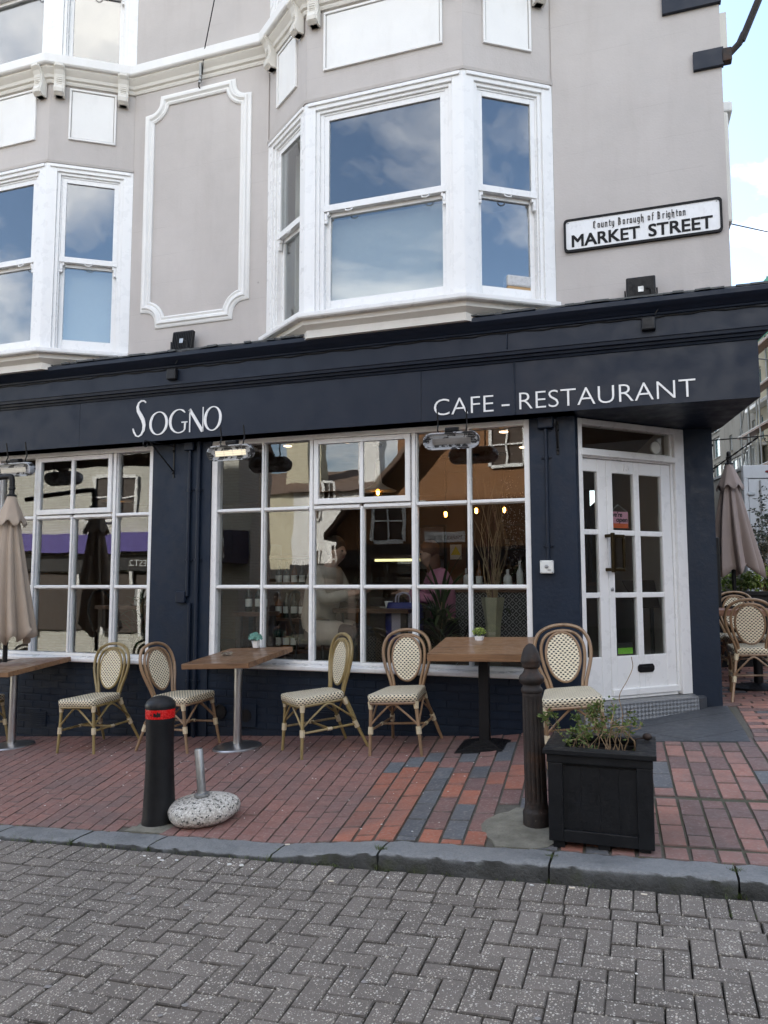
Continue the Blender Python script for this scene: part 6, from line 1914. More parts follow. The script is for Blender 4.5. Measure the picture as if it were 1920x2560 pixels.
m = MB(); m.obox(TM, -.03, .03, .06, 5.6, 3.02, 3.07); m.build('roof_rail', galv, t)
for (a, b) in ((.07, 1.095), (1.105, 2.13)):
    d_ = MB().obox(TM, a, b, -.025, .028, .86, 2.85).build('rear_door', truck_white, t, bevel=.008)
    for zz in (1.1, 1.9, 2.55): MB().obox(TM, a-.03 if a < 1 else b-.10, a+.10 if a < 1 else b+.03, -.06, -.026, zz, zz+.06).build('hinge', galv, d_, bevel=.01)
    MB().tube([TM @ Vector((a+.20, -.05, .9)), TM @ Vector((a+.20, -.05, 2.82))], .014, 8).build('lock_rod', galv, d_)
    MB().obox(TM, a+.14, a+.42, -.07, -.04, 1.85, 1.89).build('door_handle', galv, d_, bevel=.006)
lampred = paint('red_lens', (.16,.008,.008), .2, .1, 9, 0)
for xx in (.42, 1.78):
    MB().lathe([(.042, 0), (.038, .012), (0, .016)], 20, m=TM @ Matrix.Translation((xx, -.04, 2.98)) @ Matrix.Rotation(R(90), 4, 'X') @ Matrix.Diagonal((1.3, .6, 1, 1))).build('marker_lamp', lampred, t, smooth=True)
MB().obox(TM, -.06, -.02, .15, .30, 2.45, 2.58).build('side_lamp', steel, t, bevel=.01)
MB().obox(TM, .02, 2.18, .0, .5, .35, .70).build('bumper', black_metal, t)
MB().obox(TM, .15, 2.05, 5.65, 7.2, .45, 2.3).build('cab', truck_white, t, bevel=.08)
MB().obox(TM, .25, 1.95, 7.18, 7.215, 1.35, 2.1).build('windscreen', interior_dark, t)
for xx in (.05, 2.15):
    for yy in (1.0, 6.3):
        w_ = MB().lathe([(.40, -.12), (.42, -.10), (.42, .10), (.40, .12), (.0, .12)], 24, m=TM @ Matrix.Translation((xx, yy, .40)) @ Matrix.Rotation(R(90), 4, 'Y')).build('wheel', black_plastic, t, smooth=True)

# far buildings along the side street
FO = Vector((5.2, 38.0, 0)); da = R(101); DV = Vector((-math.cos(da), -math.sin(da), 0)); NV = Vector((-DV.y, DV.x, 0))
if NV.x > 0: NV = -NV
FM_ = Matrix(((DV.x, NV.x, 0, FO.x), (DV.y, NV.y, 0, FO.y), (0, 0, 1, 0), (0, 0, 0, 1)))     # x towards us along the facade, y out to the street
grey_conc = paint('weathered_concrete', (.30,.29,.265), .9, .18, .6, .2, 8, dirt=.6, dcol=(.14,.13,.115)); cream_stucco = paint('cream_stucco', (.52,.475,.35), .8, .06, .6, .1, 8, dirt=.2, dcol=(.4,.37,.28))
teal_glass = paint('teal_tinted_glazing', (.05,.16,.18), .08, .15, .7, 0, spec=.8); net_green = paint('green_debris_netting', (.05,.36,.25), .7, .2, 2, .3, 40)
def wall_with(t, x0, x1, z0, z1, opens, mat, th=.3):
    """facade panel with real openings: split into strips round the windows"""
    xs_ = sorted({x0, x1}|{a for o in opens for a in o[:2]}); zs_ = sorted({z0, z1}|{a for o in opens for a in o[2:]})
    m = MB()
    for i in range(len(xs_)-1):
        run = None
        for j in range(len(zs_)-1):
            cx, cz = (xs_[i]+xs_[i+1])/2, (zs_[j]+zs_[j+1])/2
            hole = any(a < cx < b and c < cz < d for a, b, c, d in opens)
            if not hole:
                if run is None: run = zs_[j]
            if hole or j == len(zs_)-2:
                end = zs_[j] if hole else zs_[j+1]
                if run is not None and end > run: m.obox(FM_, xs_[i], xs_[i+1], -th, 0, run, end)
                run = None
    m.build('wall', mat, t)
    for (a, b, c, d) in opens:
        w_ = MB().obox(FM_, a, b, -.16, -.13, c, d).build('window', teal_glass, t)
        f_ = MB()
        f_.obox(FM_, a, a+.05, -.13, -.09, c, d); f_.obox(FM_, b-.05, b, -.13, -.09, c, d); f_.obox(FM_, a+.05, b-.05, -.13, -.09, d-.05, d); f_.obox(FM_, a+.05, b-.05, -.13, -.09, c, c+.05)
        f_.build('window_frame', white_paint, w_)
        MB().obox(FM_, a-.05, b+.05, -.08, .05, c-.06, c-.001).build('window_sill', grey_conc, w_)
gb = thing('concrete_building', 'tall grey weather-stained building with small windows beyond the truck', 'building', tuple(FM_ @ Vector((-1.2, 0, 1))), world=True)
ops = [(-1.38, -.90, 9.15, 10.05), (.67, 1.14, 9.18, 10.09), (-3.3, -2.8, 9.15, 10.05), (-1.38, -.90, 11.5, 12.4), (.60, 1.08, 11.5, 12.4)]
wall_with(gb, -4.2, 1.22, 1.0, 15.5, ops, grey_conc)
MB().obox(FM_, -4.2, 1.22, -6, -.3, 1, 15.4).build('rear_block', grey_conc, gb)
for (a, b) in ((-3.0, -.35), (-.25, 1.2)):
    by = MB(); by.obox(FM_, a, b, .001, .55, 6.2, 7.45); by.obox(FM_, a, b, .001, .6, 8.34, 8.6)
    by.build('bay', grey_conc, gb)
    n_ = 3
    for k in range(n_):
        x0_, x1_ = a+.05+k*(b-a-.1)/n_, a+.05+(k+1)*(b-a-.1)/n_
        wn_ = MB().obox(FM_, x0_+.06, x1_-.06, .40, .44, 7.5, 8.30).build('window', teal_glass, gb)
        ff = MB(); ff.obox(FM_, x0_, x0_+.06, .38, .50, 7.45, 8.34); ff.obox(FM_, x1_-.06, x1_, .38, .50, 7.45, 8.34); ff.obox(FM_, x0_+.06, x1_-.06, .39, .49, 8.26, 8.34); ff.build('window_frame', white_paint, wn_)
cb = thing('cream_building', 'cream stuccoed building with white bay and cornice behind scaffolding', 'building', tuple(FM_ @ Vector((4, 0, 1))), world=True)
wall_with(cb, 1.23, 14, 1.0, 16, [(1.75, 2.35, 8.9, 10.1), (3.2, 3.9, 8.9, 10.1), (1.75, 2.35, 11.4, 12.6), (3.2, 3.9, 11.4, 12.6)], cream_stucco)
MB().obox(FM_, 1.23, 14, -6, -.3, 1, 15.8).build('rear_block', cream_stucco, cb)
MB().obox(FM_, 1.0, 14, .001, .45, 10.42, 10.62).build('cornice', white_paint, cb, bevel=.03)
MB().obox(FM_, 1.25, 2.75, .001, .75, 8.45, 8.62).build('bay_cornice', white_paint, cb, bevel=.03)
b2 = MB(); b2.obox(FM_, 1.3, 2.7, .001, .6, 5.5, 7.35); b2.build('bay', white_paint, cb)
for k in range(3):
    wn_ = MB().obox(FM_, 1.36+k*.46, 1.76+k*.46, .40, .44, 7.36, 8.44).build('window', teal_glass, cb)
    ff = MB(); ff.obox(FM_, 1.30+k*.46, 1.36+k*.46, .38, .60, 7.35, 8.45); ff.obox(FM_, 1.76+k*.46, 1.76+k*.46+.04, .38, .60, 7.35, 8.45); ff.obox(FM_, 1.36+k*.46, 1.76+k*.46, .39, .59, 8.36, 8.45); ff.build('window_frame', white_paint, wn_)
gl = thing('glazed_building', 'building with tall green-glazed windows at the far end of the side street', 'building', tuple(FM_ @ Vector((-8, 0, 1))), world=True)
wall_with(gl, -14, -4.25, 1.0, 14, [(-6.6+k*-1.6, -5.2+k*-1.6, z_, z_+1.25) for k in range(5) for z_ in (6.0, 7.6, 9.2, 10.8)], grey_conc)
MB().obox(FM_, -14, -4.25, -6, -.3, 1, 13.8).build('rear_block', grey_conc, gl)
sf = thing('scaffolding', 'grey tube scaffolding with green netting in front of the cream building', 'scaffolding', tuple(FM_ @ Vector((4, 1.2, 1))), world=True)
for xx in (2.45, 3.6, 5.2, 7.0):
    for yy in (.7, 1.1): MB().tube([FM_ @ Vector((xx, yy, 1)), FM_ @ Vector((xx, yy, 15.5))], .04, 8).build('standard', galv, sf, smooth=True)
for zz in (5.2, 7.1, 9.0, 10.9, 12.8, 14.7):
    for yy in (.7, 1.1): MB().tube([FM_ @ Vector((1.9, yy, zz)), FM_ @ Vector((9, yy, zz))], .035, 8).build('ledger', galv, sf, smooth=True)
    MB().obox(FM_, 1.9, 9, .65, 1.15, zz-.12, zz-.06).build('scaffold_board', table_wood2, sf)
    MB().tube([FM_ @ Vector((2.15, 1.1, zz-1.9)), FM_ @ Vector((3.6, 1.1, zz))], .03, 8).build('brace', galv, sf, smooth=True)
MB().obox(FM_, 2.95, 8, 1.14, 1.16, 12.9, 15.4).build('debris_net', net_green, sf)
# unseen tall block, added to keep the sun off the far buildings
t = thing('shade_block', 'unseen tall pale block added behind the cafe to shade the side street', 'building', (-6, 30, 0), world=True)
ta, tb2 = ret(.60, 14.2), ret(.60, 62)
MB().prism([ta, tb2, (tb2[0]-9, tb2[1]), (ta[0]-9, ta[1])], -1, 26).build('wall', white_masonry, t)
for k in range(9):
    for z_ in (2.0, 5.5, 9.0, 12.5, 15.5, 19.0, 22.5):
        p = ret(.60, 16+k*5); MB().obox(Matrix(((RD.x, RD.y, 0, p[0]), (RD.y, -RD.x, 0, p[1]), (0, 0, 1, 0), (0, 0, 0, 1))), 0, 1.6, -.02, .03, z_, z_+1.9).build('window', interior_dark, t)
# overhead wires
for k, (za, zb) in enumerate(((10.6, 11.3), (6.9, 7.6))):
    o = MB().tube([(.6, 6, za*.62+1.0), (4, 12, zb*.75+.6), (12, 26, zb*1.3)], .012, 5).build('overhead_wire', black_metal)
    tag(o, ['upper overhead wire crossing the sky beside the corner', 'lower overhead wire crossing the sky beside the corner'][k], 'wire')

# ---------------------------------------------------------------- across the road (seen as reflections)
def mk_wbrick():
    t = NT('white_painted_brick')
    br = t.n('ShaderNodeTexBrick'); br.inputs['Scale'].default_value = 1.0; br.inputs['Brick Width'].default_value = .225; br.inputs['Row Height'].default_value = .075; br.inputs['Mortar Size'].default_value = .006
    sx = t.n('ShaderNodeSeparateXYZ'); t.l(t.pos(), sx.inputs[0]); cm = t.n('ShaderNodeCombineXYZ')
    t.l(t.math('ADD', sx.outputs[0], sx.outputs[1]), cm.inputs[0]); t.l(sx.outputs[2], cm.inputs[1]); t.l(cm.outputs[0], br.inputs['Vector'])
    br.inputs['Color1'].default_value = (.58,.57,.52,1); br.inputs['Color2'].default_value = (.52,.51,.46,1); br.inputs['Mortar'].default_value = (.33,.32,.28,1)
    t.princ(br.outputs[0], .8, 0, t.bump(t.noise(30, 4), .3, .01), .3); return t.m
wbrick = mk_wbrick(); roof_tile = paint('brown_roof_tile', (.13,.085,.06), .8, .3, 5, .6, 14); ochre = paint('ochre_render', (.24,.115,.05), .85, .1, 1, .2, 20, dirt=.2, dcol=(.25,.14,.07))
purple = paint('purple_awning', (.10,.075,.30), .7, .05, 3, 0); dkblue = paint('dark_blue_awning', (.02,.025,.06), .7, .05, 3, 0)
YO = -10.2
def sill_window(t, x0, x1, z0, z1, y=YO, frame=white_paint):
    w_ = MB().box(x0, x1, y-.02, y+.012, z0, z1).build('window', teal_glass if frame is None else interior_dark, t)
    f_ = MB()
    for (a, b, c, d) in ((x0-.05, x0+.03, z0, z1), (x1-.03, x1+.05, z0, z1), (x0+.03, x1-.03, z1-.04, z1+.05), (x0+.03, x1-.03, z0-.06, z0+.02), ((x0+x1)/2-.02, (x0+x1)/2+.02, z0+.02, z1-.04), (x0+.03, x1-.03, (z0+z1)/2-.02, (z0+z1)/2+.02)):
        f_.box(a, b, y+.013, y+.05, c, d)
    f_.build('window_frame', frame or white_paint, w_)
t = thing('jewellery_shop', 'white painted brick shop with purple awning across the road', 'building', (-16, YO-3, 0), world=True)
MB().box(-24, -9.7, YO-2.2, YO, -1, 5.1).build('wall', wbrick, t); MB().sweep([(-9.7, YO-2.2), (-9.7, YO), (-24, YO)], [(0, 4.75), (0, 5.2), (-.0, 5.2), (-.14, 5.2), (-.14, 5.05), (-.06, 4.9), (-.06, 4.8)]).build('cornice', white_masonry, t)
MB().add([(-24, YO+.05, 5.2), (-9.6, YO+.05, 5.2), (-9.6, YO-1.1, 6.3), (-24, YO-1.1, 6.3), (-9.6, YO-2.2, 5.2), (-24, YO-2.2, 5.2)], [(0, 1, 2, 3), (3, 2, 4, 5), (1, 4, 2), (0, 3, 5)]).build('roof', roof_tile, t)
MB().box(-17.5, -11.0, YO+.001, YO+.14, 1.95, 2.35).build('shop_fascia', inkm, t); MB().box(-17.5, -11.0, YO+.02, YO+.30, 2.45, 2.95).build('awning', purple, t)
MB().box(-17.4, -11.1, YO+.001, YO+.05, .3, 1.9).build('shop_glass', interior_dark, t)
for k in range(5): MB().box(-17.4+k*1.55, -17.3+k*1.55, YO+.051, YO+.12, .2, 1.94).build('shop_mullion', white_paint, t)
def backT(x, y, z): return Matrix.Translation((x, y, z)) @ Matrix.Rotation(R(180), 4, 'Z') @ Matrix.Rotation(R(90), 4, 'X')
put_text('fascia_lettering', 'ELLERY \u2022 EST.2', .24, backT(-11.2, YO+.145, 2.06), white_paint, t, extrude=.003)
put_text('window_lettering', 'R TEN', .24, backT(-11.6, YO+.056, 1.2), white_paint, t, extrude=.002)
for (a, b) in ((-14.2, -13.2), (-20, -19)): sill_window(t, a, b, 3.35, 4.5)
MB().box(-11.0, -9.75, YO+.001, YO+.8, 2.1, 2.9).build('side_awning', dkblue, t)
put_text('awning_lettering', 'NU', .28, backT(-9.95, YO+.803, 2.5), white_paint, t, extrude=.003); put_text('awning_lettering', '012', .22, backT(-9.95, YO+.803, 2.2), white_paint, t, extrude=.003)
def house(name_label, x0, x1, yf, depth, h, roof_h, wallm, wins, chim=None, gable=True):
    t = thing('house', name_label, 'house', ((x0+x1)/2, yf-depth/2, 0), world=True, group='houses across the road')
    MB().box(x0, x1, yf-depth, yf, -1, h).build('wall', wallm, t)
    cx = (x0+x1)/2
    if gable:
        MB().add([(x0, yf, h), (x1, yf, h), (cx, yf, h+roof_h), (x0, yf-depth, h), (x1, yf-depth, h), (cx, yf-depth, h+roof_h)], [(0, 1, 2), (3, 5, 4), (0, 2, 5, 3), (1, 4, 5, 2)]).build('gable', wallm, t)
        e = .25
        for s in (-1, 1):
            xa = x0-e if s < 0 else x1+e; za = h-e*roof_h/((x1-x0)/2)
            MB().add([(xa, yf+.3, za), (cx, yf+.3, h+roof_h), (cx, yf-depth-.2, h+roof_h), (xa, yf-depth-.2, za), (xa, yf+.3, za+.16), (cx, yf+.3, h+roof_h+.16), (cx, yf-depth-.2, h+roof_h+.16), (xa, yf-depth-.2, za+.16)], [(0,1,2,3),(4,5,6,7),(0,1,5,4),(1,2,6,5),(2,3,7,6),(3,0,4,7)]).build('roof', roof_tile, t)
    else:
        MB().add([(x0-.2, yf+.2, h), (x1+.2, yf+.2, h), (x1-.8, yf-depth/2, h+roof_h), (x0+.8, yf-depth/2, h+roof_h), (x1+.2, yf-depth-.2, h), (x0-.2, yf-depth-.2, h)], [(0, 1, 2, 3), (3, 2, 4, 5), (1, 4, 2), (0, 3, 5)]).build('roof', roof_tile, t)
    for (a, b, c, d) in wins: sill_window(t, a, b, c, d, yf)
    for (xx, yy, w_, hh) in (chim or []):
        c_ = MB().box(xx-w_, xx+w_, yy-.35, yy+.35, h-.5, hh).build('chimney', wallm, t)
        MB().box(xx-w_-.08, xx+w_+.08, yy-.43, yy+.43, hh, hh+.16).build('chimney_cap', wallm, c_)
        for k in range(3): MB().lathe([(.13, hh+.16), (.11, hh+.75), (.13, hh+.8)], 12, (xx-w_*.6+k*w_*.6, yy, 0)).build('chimney_pot', ochre, c_, smooth=True)
    return t
oh = house('ochre gabled house with dark window and street plate across the road', -7.2, .6, -11.2, 9, 3.0, 4.4, ochre, [(-6.2, -5.4, 2.55, 3.6), (-2.3, -1.4, 2.3, 3.6), (-3.7, -2.9, 4.4, 5.4)], [(-6.3, -15, .7, 7.6)])
MB().box(-5.0, -4.0, -11.199, -11.16, 2.62, 2.87).build('street_plate', white_paint, oh); put_text('plate_lettering', 'MARKET STREET', .13, backT(-4.06, -11.157, 2.69), inkm, oh, width=.88, extrude=.002)
house('tall cream rendered house at the end of the side lane across the road', -20.5, -13.2, -27, 8, 5.9, 1.7, cream_stucco, [(-15.3, -14.6, 3.8, 5.1), (-17.7, -17.0, 3.8, 5.1), (-15.3, -14.6, 1.4, 2.7)], [(-16.2, -29, .6, 9.0)], False)
house('narrow white rendered house in the side lane across the road', -12.9, -9.4, -21, 8, 5.2, 1.0, white_masonry, [(-12.2, -11.7, 4.2, 5.6), (-11.2, -10.8, 2.0, 3.2), (-12.2, -11.7, 1.8, 3.0)], [(-11.2, -24, .5, 8.4)], False)
def shopfront(x0, x1, y, label):
    t = thing('far_shopfront', label, 'shopfront', ((x0+x1)/2, y+.2, 0), world=True)
    MB().box(x0, x1, y+.002, y+.30, -.8, 2.0).build('front', interior_dark, t); MB().box(x0, x1, y+.002, y+.45, 2.0, 2.45).build('fascia', inkm, t)
    n_ = int((x1-x0)/1.1)
    for k in range(n_): MB().box(x0+.15+k*(x1-x0)/n_, x0+(k+1)*(x1-x0)/n_-.15, y+.301, y+.31, .2, 1.8).build('shop_pane', glass, t)
shopfront(-20.4, -13.4, -27, 'dark shopfront along the foot of the tall cream house'); shopfront(-12.8, -9.6, -21, 'black shopfront under the narrow white house'); shopfront(-7.0, .4, -11.2, 'dark shopfront under the ochre gabled house')
house('long pale terrace closing the street far to the left', -60, -26, -13, 9, 7.5, 2, cream_stucco, [(-28-k*3, -27-k*3, z_, z_+1.5) for k in range(8) for z_ in (1.5, 4.3)], [], False)
house('pale terrace across the road on the right', 2.5, 14, -10.6, 9, 6.0, 2, white_masonry, [(4+k*2.4, 5+k*2.4, z_, z_+1.5) for k in range(4) for z_ in (1.2, 3.8)], [], False)
STAND = dict(pel=(0,0,.92), spine=(0,.01,1.12), chest=(0,.0,1.33), neck=(0,-.02,1.48), head=(0,-.05,1.61), face=(0,-1,-.1),
    armL=[(-.19,0,1.40), (-.23,.03,1.13), (-.18,-.16,.98), (-.15,-.24,.96)], armR=[(.19,0,1.40), (.23,.03,1.13), (.20,-.14,.96), (.17,-.22,.94)],
    legL=[(-.10,0,.90), (-.11,-.03,.50), (-.11,.02,.08), (-.11,-.12,.035)], legR=[(.10,0,.90), (.11,.02,.50), (.11,.06,.08), (.11,-.08,.035)])
pp2 = person('person in dark jacket wearing white headphones across the road', Matrix.Translation((-8.0, -8.9, road_z(-8, -8.9))) @ Matrix.Rotation(R(200), 4, 'Z'), STAND, dark_cloth, denim, hair_dark)
hp = MB(); hp.tube([(.105*math.cos(R(a)), -.05, 1.62+.125*math.sin(R(a))) for a in range(0, 181, 15)], .014, 8)
for s in (-1, 1): ball(hp, (s*.105, -.05, 1.61), .045, 12, 8, (.5, 1, 1))
hp.build('headphones', white_plastic, pp2, smooth=True, world=False)
dk_stone = paint('dark_painted_stone', (.085,.075,.068), .7, .15, 1.5, .2, 20, dirt=.2, dcol=(.05,.045,.04))
t = thing('dark_reflection_block', 'unseen dark building added across the side street to darken the corner door reflections', 'building', (15, 3, 0), world=True)  # unseen, added so the corner door's glass reflects something dark
MB().box(11.6, 20, -7.5, 13, -1, 6.6).build('wall', dk_stone, t)
for k in range(5):
    for z_ in (1.3, 4.3):
        w_ = MB().box(11.57, 11.62, -6.2+k*3.6, -4.6+k*3.6, z_, z_+1.8).build('window', interior_dark, t)
        f_ = MB(); f_.box(11.52, 11.57, -6.3+k*3.6, -6.2+k*3.6, z_-.05, z_+1.85); f_.box(11.52, 11.57, -4.6+k*3.6, -4.5+k*3.6, z_-.05, z_+1.85); f_.box(11.52, 11.57, -6.2+k*3.6, -4.6+k*3.6, z_+.85, z_+.95); f_.build('window_frame', cream_masonry, w_)
# unseen neighbouring house on the left, height and end shaped for its shadow
t = thing('neighbour_house', 'unseen pale neighbouring house adjoining the cafe building, sized for its shadow', 'house', (-15, 4, 0), world=True)
MB().box(-23.5, -10.21, .4, 13, -1.5, 15.3).build('wall', cream_stucco, t)
for k in range(3):
    for z_ in (1.0, 4.6, 7.8):
        w_ = MB().box(-21+k*3.6, -19.6+k*3.6, .37, .399, z_, z_+1.7).build('window', interior_dark, t); MB().box(-21.1+k*3.6, -19.5+k*3.6, .30, .37, z_-.1, z_-.01).build('window_sill', white_paint, w_)
# ---------------------------------------------------------------- street sign, bracket, wires
t = thing('street_sign', 'white street name plate with black border reading MARKET STREET on the corner wall', 'sign', (0, -.02, 4.55), world=True)
SX0, SX1, SZ0, SZ1 = -.64, .672, 4.548, 4.853
def rrect(x0, x1, z0, z1, r_, n=6):
    p = []
    for cx, cz, a0 in ((x1-r_, z1-r_, 0), (x0+r_, z1-r_, 90), (x0+r_, z0+r_, 180), (x1-r_, z0+r_, 270)):
        p += [(cx+r_*math.cos(R(a0+90*i/n)), cz+r_*math.sin(R(a0+90*i/n))) for i in range(n+1)]
    return p
def plate(poly, y0, y1):
    m = MB(); n = len(poly); m.add([(p[0], y0, p[1]) for p in poly]+[(p[0], y1, p[1]) for p in poly], [tuple(range(n)), tuple(range(2*n-1, n-1, -1))]+[(i, (i+1) % n, n+(i+1) % n, n+i) for i in range(n)]); return m
sign_black = paint('sign_black_enamel', (.004,.0045,.006), .5, .2, 20, .1, 60, spec=.2); sign_white = paint('aged_white_enamel', (.74,.75,.76), .35, .06, 6, .05, 30, dirt=.3, dcol=(.45,.43,.40))
plate(rrect(SX0+.014, SX1-.014, SZ0+.014, SZ1-.014, .025), -.022, -.001).build('plate', sign_white, t)
ri, ro = rrect(SX0+.020, SX1-.020, SZ0+.020, SZ1-.020, .024), rrect(SX0, SX1, SZ0, SZ1, .035)
m = MB(); n = len(ri); m.add([(p[0], -.030, p[1]) for p in ro]+[(p[0], -.030, p[1]) for p in ri]+[(p[0], -.001, p[1]) for p in ro]+[(p[0], -.0225, p[1]) for p in ri],
    [(i, (i+1) % n, n+(i+1) % n, n+i) for i in range(n)]+[(i, (i+1) % n, 2*n+(i+1) % n, 2*n+i) for i in range(n)]+[(n+i, n+(i+1) % n, 3*n+(i+1) % n, 3*n+i) for i in range(n)])
m.build('border', sign_black, t)
for txt, xa, xb in (('MARKET', -.575, .012), ('STREET', .075, .598)):
    base = text_mesh(txt, .155, .0015); x0 = min(v.co.x for v in base.vertices); x1 = max(v.co.x for v in base.vertices); k = (xb-xa-.012)/(x1-x0)
    bm = bmesh.new()
    for q, (dx, dz) in enumerate(((-.0035, -.0025), (-.0035, .0025), (.0035, -.0025), (.0035, .0025), (0, 0))):      # emboldened by overprinting
        me = base.copy(); me.transform(wallM(xa+.006-x0*k+dx, -.0245-.0004*q, 4.592+dz) @ Matrix.Diagonal((k, 1, 1, 1))); bm.from_mesh(me)
    me = bpy.data.meshes.new('street_lettering'); bm.to_mesh(me); bm.free(); me.materials.append(sign_black); link('street_lettering', me, t)
# black-letter line, built from broken strokes
def blackletter(s, x, z, h, wtot):
    G = {  # strokes on a 0..1 grid: (x0,z0,x1,z1,w)
     'C': [(.2,.1,.2,.9,.2),(.2,.9,.7,1,.1),(.2,.1,.75,.0,.1),(.5,.15,.5,.85,.06),(.7,.75,.7,.95,.12)],
     'B': [(.22,0,.22,1,.2),(.22,1,.75,.85,.14),(.7,.85,.7,.6,.16),(.22,.5,.8,.45,.1),(.78,.45,.78,.12,.18),(.22,0,.75,.08,.12),(.45,.1,.45,.9,.05)],
     'o': [(.25,.08,.25,.6,.2),(.7,.05,.7,.55,.2),(.25,.6,.7,.58,.14),(.25,.06,.7,.04,.14)], 'u': [(.22,.06,.22,.62,.2),(.72,0,.72,.62,.2),(.22,.06,.72,.04,.12)],
     'n': [(.22,0,.22,.62,.2),(.72,0,.72,.58,.2),(.22,.58,.72,.6,.14)], 't': [(.45,.05,.45,.85,.2),(.2,.6,.8,.6,.1),(.45,.04,.75,.06,.1)],
     'y': [(.22,.1,.22,.62,.2),(.72,-.1,.72,.62,.2),(.22,.08,.72,.06,.1),(.72,-.1,.25,-.28,.1)], 'r': [(.35,0,.35,.62,.22),(.4,.56,.8,.6,.16)],
     'g': [(.25,.08,.25,.6,.2),(.72,-.15,.72,.62,.2),(.25,.6,.72,.6,.12),(.25,.06,.72,.04,.12),(.72,-.15,.25,-.28,.12)], 'h': [(.22,0,.22,1,.2),(.72,-.15,.72,.58,.2),(.22,.58,.72,.6,.14)],
     'f': [(.4,0,.4,.9,.2),(.4,.92,.75,.98,.14),(.2,.6,.75,.6,.1)], 'i': [(.5,0,.5,.62,.24),(.5,.78,.5,.92,.18)]}
    adv = {'i': .62, 'C': 1.15, 'B': 1.2, 't': .85, 'f': .8, 'r': .85, ' ': .75}
    tot = sum(adv.get(c, 1.0) for c in s); k = wtot/tot
    m = MB(); cx = x
    for c in s:
        for (x0, z0, x1, z1, w_) in G.get(c, []):
            a = Vector((cx+x0*k*.9, z+z0*h)); b = Vector((cx+x1*k*.9, z+z1*h)); d = (b-a).normalized(); nn = Vector((-d.y, d.x))*w_*k*.5; a -= d*w_*k*.2; b += d*w_*k*.2
            q = [a+nn, b+nn, b-nn, a-nn]; m.add([(p.x, -.0285, p.y) for p in q]+[(p.x, -.0225, p.y) for p in q], [(0,1,2,3),(7,6,5,4),(0,4,5,1),(1,5,6,2),(2,6,7,3),(3,7,4,0)])
        cx += adv.get(c, 1.0)*k
    return m
blackletter('County Borough of Brighton', -.385, 4.737, .066, .775).build('borough_lettering', sign_black, t)
for (xx, zz) in ((-.60, 4.83), (.63, 4.83)):
    m = MB(); ball(m, (xx, -.024, zz-.01), .006, 8, 5); m.build('screw', galv, t)

t = thing('pole_bracket', 'dark iron pole jutting up from the navy board on the corner', 'bracket', (.735, -.03, 6.1), world=True)
MB().box(.725, .80, -.05, .03, 6.04, 6.16).build('socket', rust, t, bevel=.01)
MB().tube([(.755, -.01, 6.09), (.86, -.03, 6.18), (.90, -.04, 6.26)], .028, 8).build('knuckle', rust, t, smooth=True)
MB().tube([(.88, -.03, 6.20), (1.55, -.30, 7.65)], .030, 8).build('pole', rust, t, smooth=True)
t = thing('span_wire', 'thin black span wire tied to a hook above the scooped wall panel', 'wire', (-4.46, -.02, 6.98), world=True)
MB().tube([(-4.46, -.02, 7.03), (-4.333, -.15, 7.334), (-4.135, -.30, 7.70), (-3.1, -1.1, 9.7), (.5, -4.2, 16)], .006, 6).build('wire', black_metal, t)
m = MB(); m.tube([(-4.46, .01, 6.94), (-4.465, -.05, 6.97), (-4.46, -.06, 7.01), (-4.45, -.03, 7.03)], .008, 6)
m.build('hook', rust, t, smooth=True)
m = MB()
for k in range(3): ball(m, (-4.455+.012*k, -.05-.01*k, 7.02+.03*k), .020-.002*k, 10, 7)
m.tube([(-4.44, -.06, 7.05), (-4.42, -.10, 7.20)], .012, 7); m.build('turnbuckle', galv, t, smooth=True)

# ---------------------------------------------------------------- litter, grass in the joints
rg_ = random.Random(17)
gr = MB()
def tuft(x, y, z, n, h, sp):
    for k in range(n):
        a = rg_.uniform(0, 6.28); bx, by = x+rg_.gauss(0, sp), y+rg_.gauss(0, sp*.5); l_ = rg_.uniform(.4, 1)*h
        d = Vector((math.cos(a)*.6, math.sin(a)*.6, 1)).normalized(); w_ = Vector((-math.sin(a), math.cos(a), 0))*.0016
        p = Vector((bx, by, z)); gr.add([p-w_, p+w_, p+d*l_*.6+w_*.6, p+d*l_+Vector((math.cos(a), math.sin(a), -.4))*l_*.25, p+d*l_*.6-w_*.6], [(0, 1, 2, 3, 4)])
for xj in joints[5:14]: tuft(xj, KF+.10, kerb_z(xj)-.012, 26, .022, .008); tuft(xj, KF-.004, road_z(xj, KF)+.0, 18, .05, .012)
for k in range(70):
    x = rg_.uniform(-4.2, .9); tuft(x, KF-.008, road_z(x, KF)-.002, rg_.randint(3, 12), rg_.uniform(.012, .05), .02)
for k in range(26):
    i = rg_.randint(-28, 6); tuft(i*G_+.03+.051, KF-.10-rg_.uniform(0, .1), road_z(i*G_, KF-.1)-.006, 10, .012, .004)
for k in range(60):
    x = rg_.uniform(-4.5, .8); tuft(x, KB+.002, kerb_z(x)-.004, rg_.randint(2, 7), .014, .02)
tuft(-1.42, KF+.06, kerb_z(-1.42)-.005, 60, .03, .02); tuft(-.52, KF+.12, kerb_z(-.52)-.005, 50, .028, .015); tuft(.34, KF+.12, kerb_z(.34)-.005, 60, .03, .018)
o = stuff(gr.build('grass', grass_mat)); tag(o, 'tufts of grass and moss in the kerb joints', 'grass')
paper = paint('white_paper_scrap', (.75,.75,.72), .8, .1, 30, .3, 60)
def scrap(name, label, x, y, z, s, n=7):
    p = [(s*rg_.uniform(.5, 1)*math.cos(6.283*i/n), s*.7*rg_.uniform(.5, 1)*math.sin(6.283*i/n)) for i in range(n)]
    tag(MB().prism([(x+a, y+b) for a, b in p], z, z+s*.25).build(name, paper), label, 'litter', 'scraps of litter')
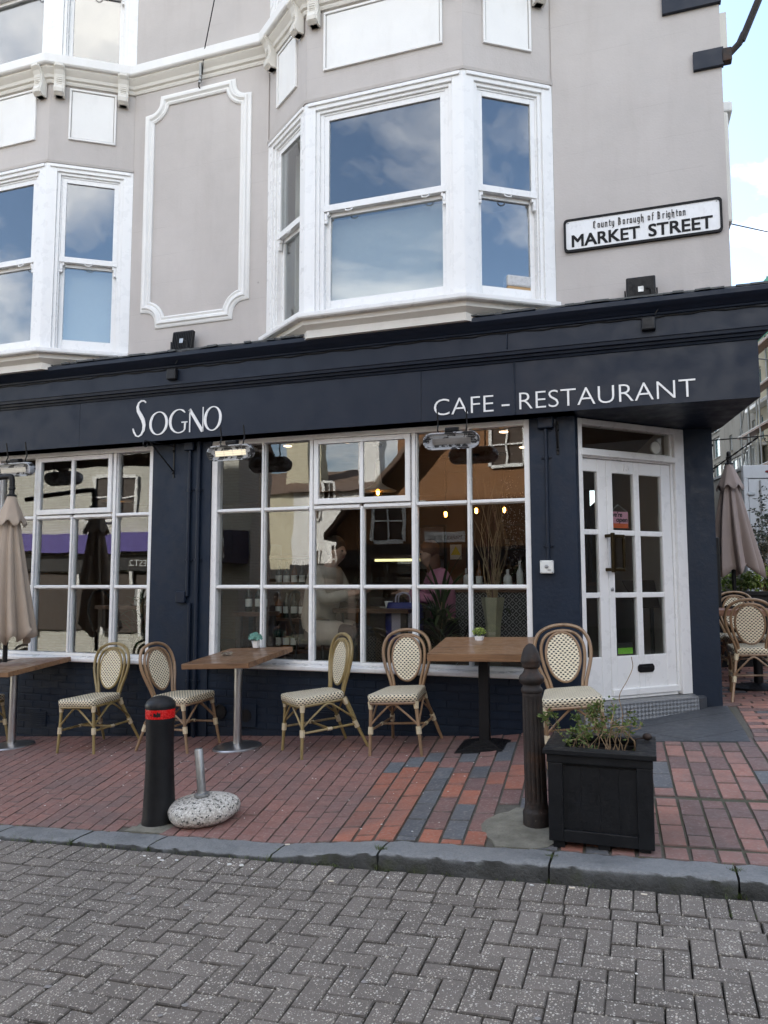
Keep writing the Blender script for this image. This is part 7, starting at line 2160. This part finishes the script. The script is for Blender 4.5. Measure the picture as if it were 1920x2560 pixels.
for (x, y) in ((-2.83, -2.93), (-2.78, -2.96), (-2.72, -2.94), (-2.68, -2.97), (-2.60, -2.95), (-2.33, -2.94), (-2.26, -2.95), (-2.18, -2.95), (-2.10, -2.98), (-3.95, -2.88)):
    scrap('paper_scrap', 'torn white paper scrap in the gutter near the black bollard', x, y, road_z(x, y)+.001, rg_.uniform(.010, .020))
for (x, y) in ((-1.33, -2.95), (-.6, -2.9), (-.28, -2.9), (-1.2, -3.9), (-.1, -3.6)): scrap('paper_scrap', 'small white scrap lying on the road blocks', x, y, road_z(x, y)+.002, rg_.uniform(.006, .014))
butt = paint('cigarette_paper', (.72,.66,.55), .8, .1, 30, 0)
for (x, y, a) in ((-.42, -2.895, .1), (-.09, -2.90, -.1), (-2.05, -2.68, .4), (-1.62, -3.05, .2)):
    z = (road_z(x, y) if y < KF else kerb_z(x))+.005
    tag(MB().tube([(x, y, z), (x+.028*math.cos(a), y+.028*math.sin(a), z)], .004, 8).build('cigarette_butt', butt), 'cigarette butt lying along the kerb', 'litter', 'cigarette butts')
fl = MB()
for k in range(150):
    x, y = rg_.uniform(-5.5, -1.2), rg_.uniform(-2.5, -.1); s = rg_.uniform(.003, .009); z = pav_z(x, y)+.001
    fl.prism([(x+s*math.cos(a)*rg_.uniform(.5, 1), y+s*math.sin(a)*rg_.uniform(.5, 1)) for a in (0, 1.3, 2.5, 3.8, 5.1)], z, z+.002)
o = stuff(fl.build('crumbs', paper)); tag(o, 'pale crumbs and chips scattered on the brick pavement', 'litter')

gm = MB()
for k in range(46):
    x, y = rg_.uniform(-4.2, .8), rg_.uniform(-4.7, -2.95); s_ = rg_.uniform(.008, .018); z = road_z(x, y)+.0015
    gm.prism([(x+s_*math.cos(a)*rg_.uniform(.7, 1), y+s_*math.sin(a)*rg_.uniform(.6, 1)) for a in [i*.785 for i in range(8)]], z, z+.0015)
o = stuff(gm.build('chewing_gum', paint('trodden_gum', (.26,.25,.24), .7, .2, 40, .2, 60))); tag(o, 'flattened chewing gum spots on the road blocks', 'gum')
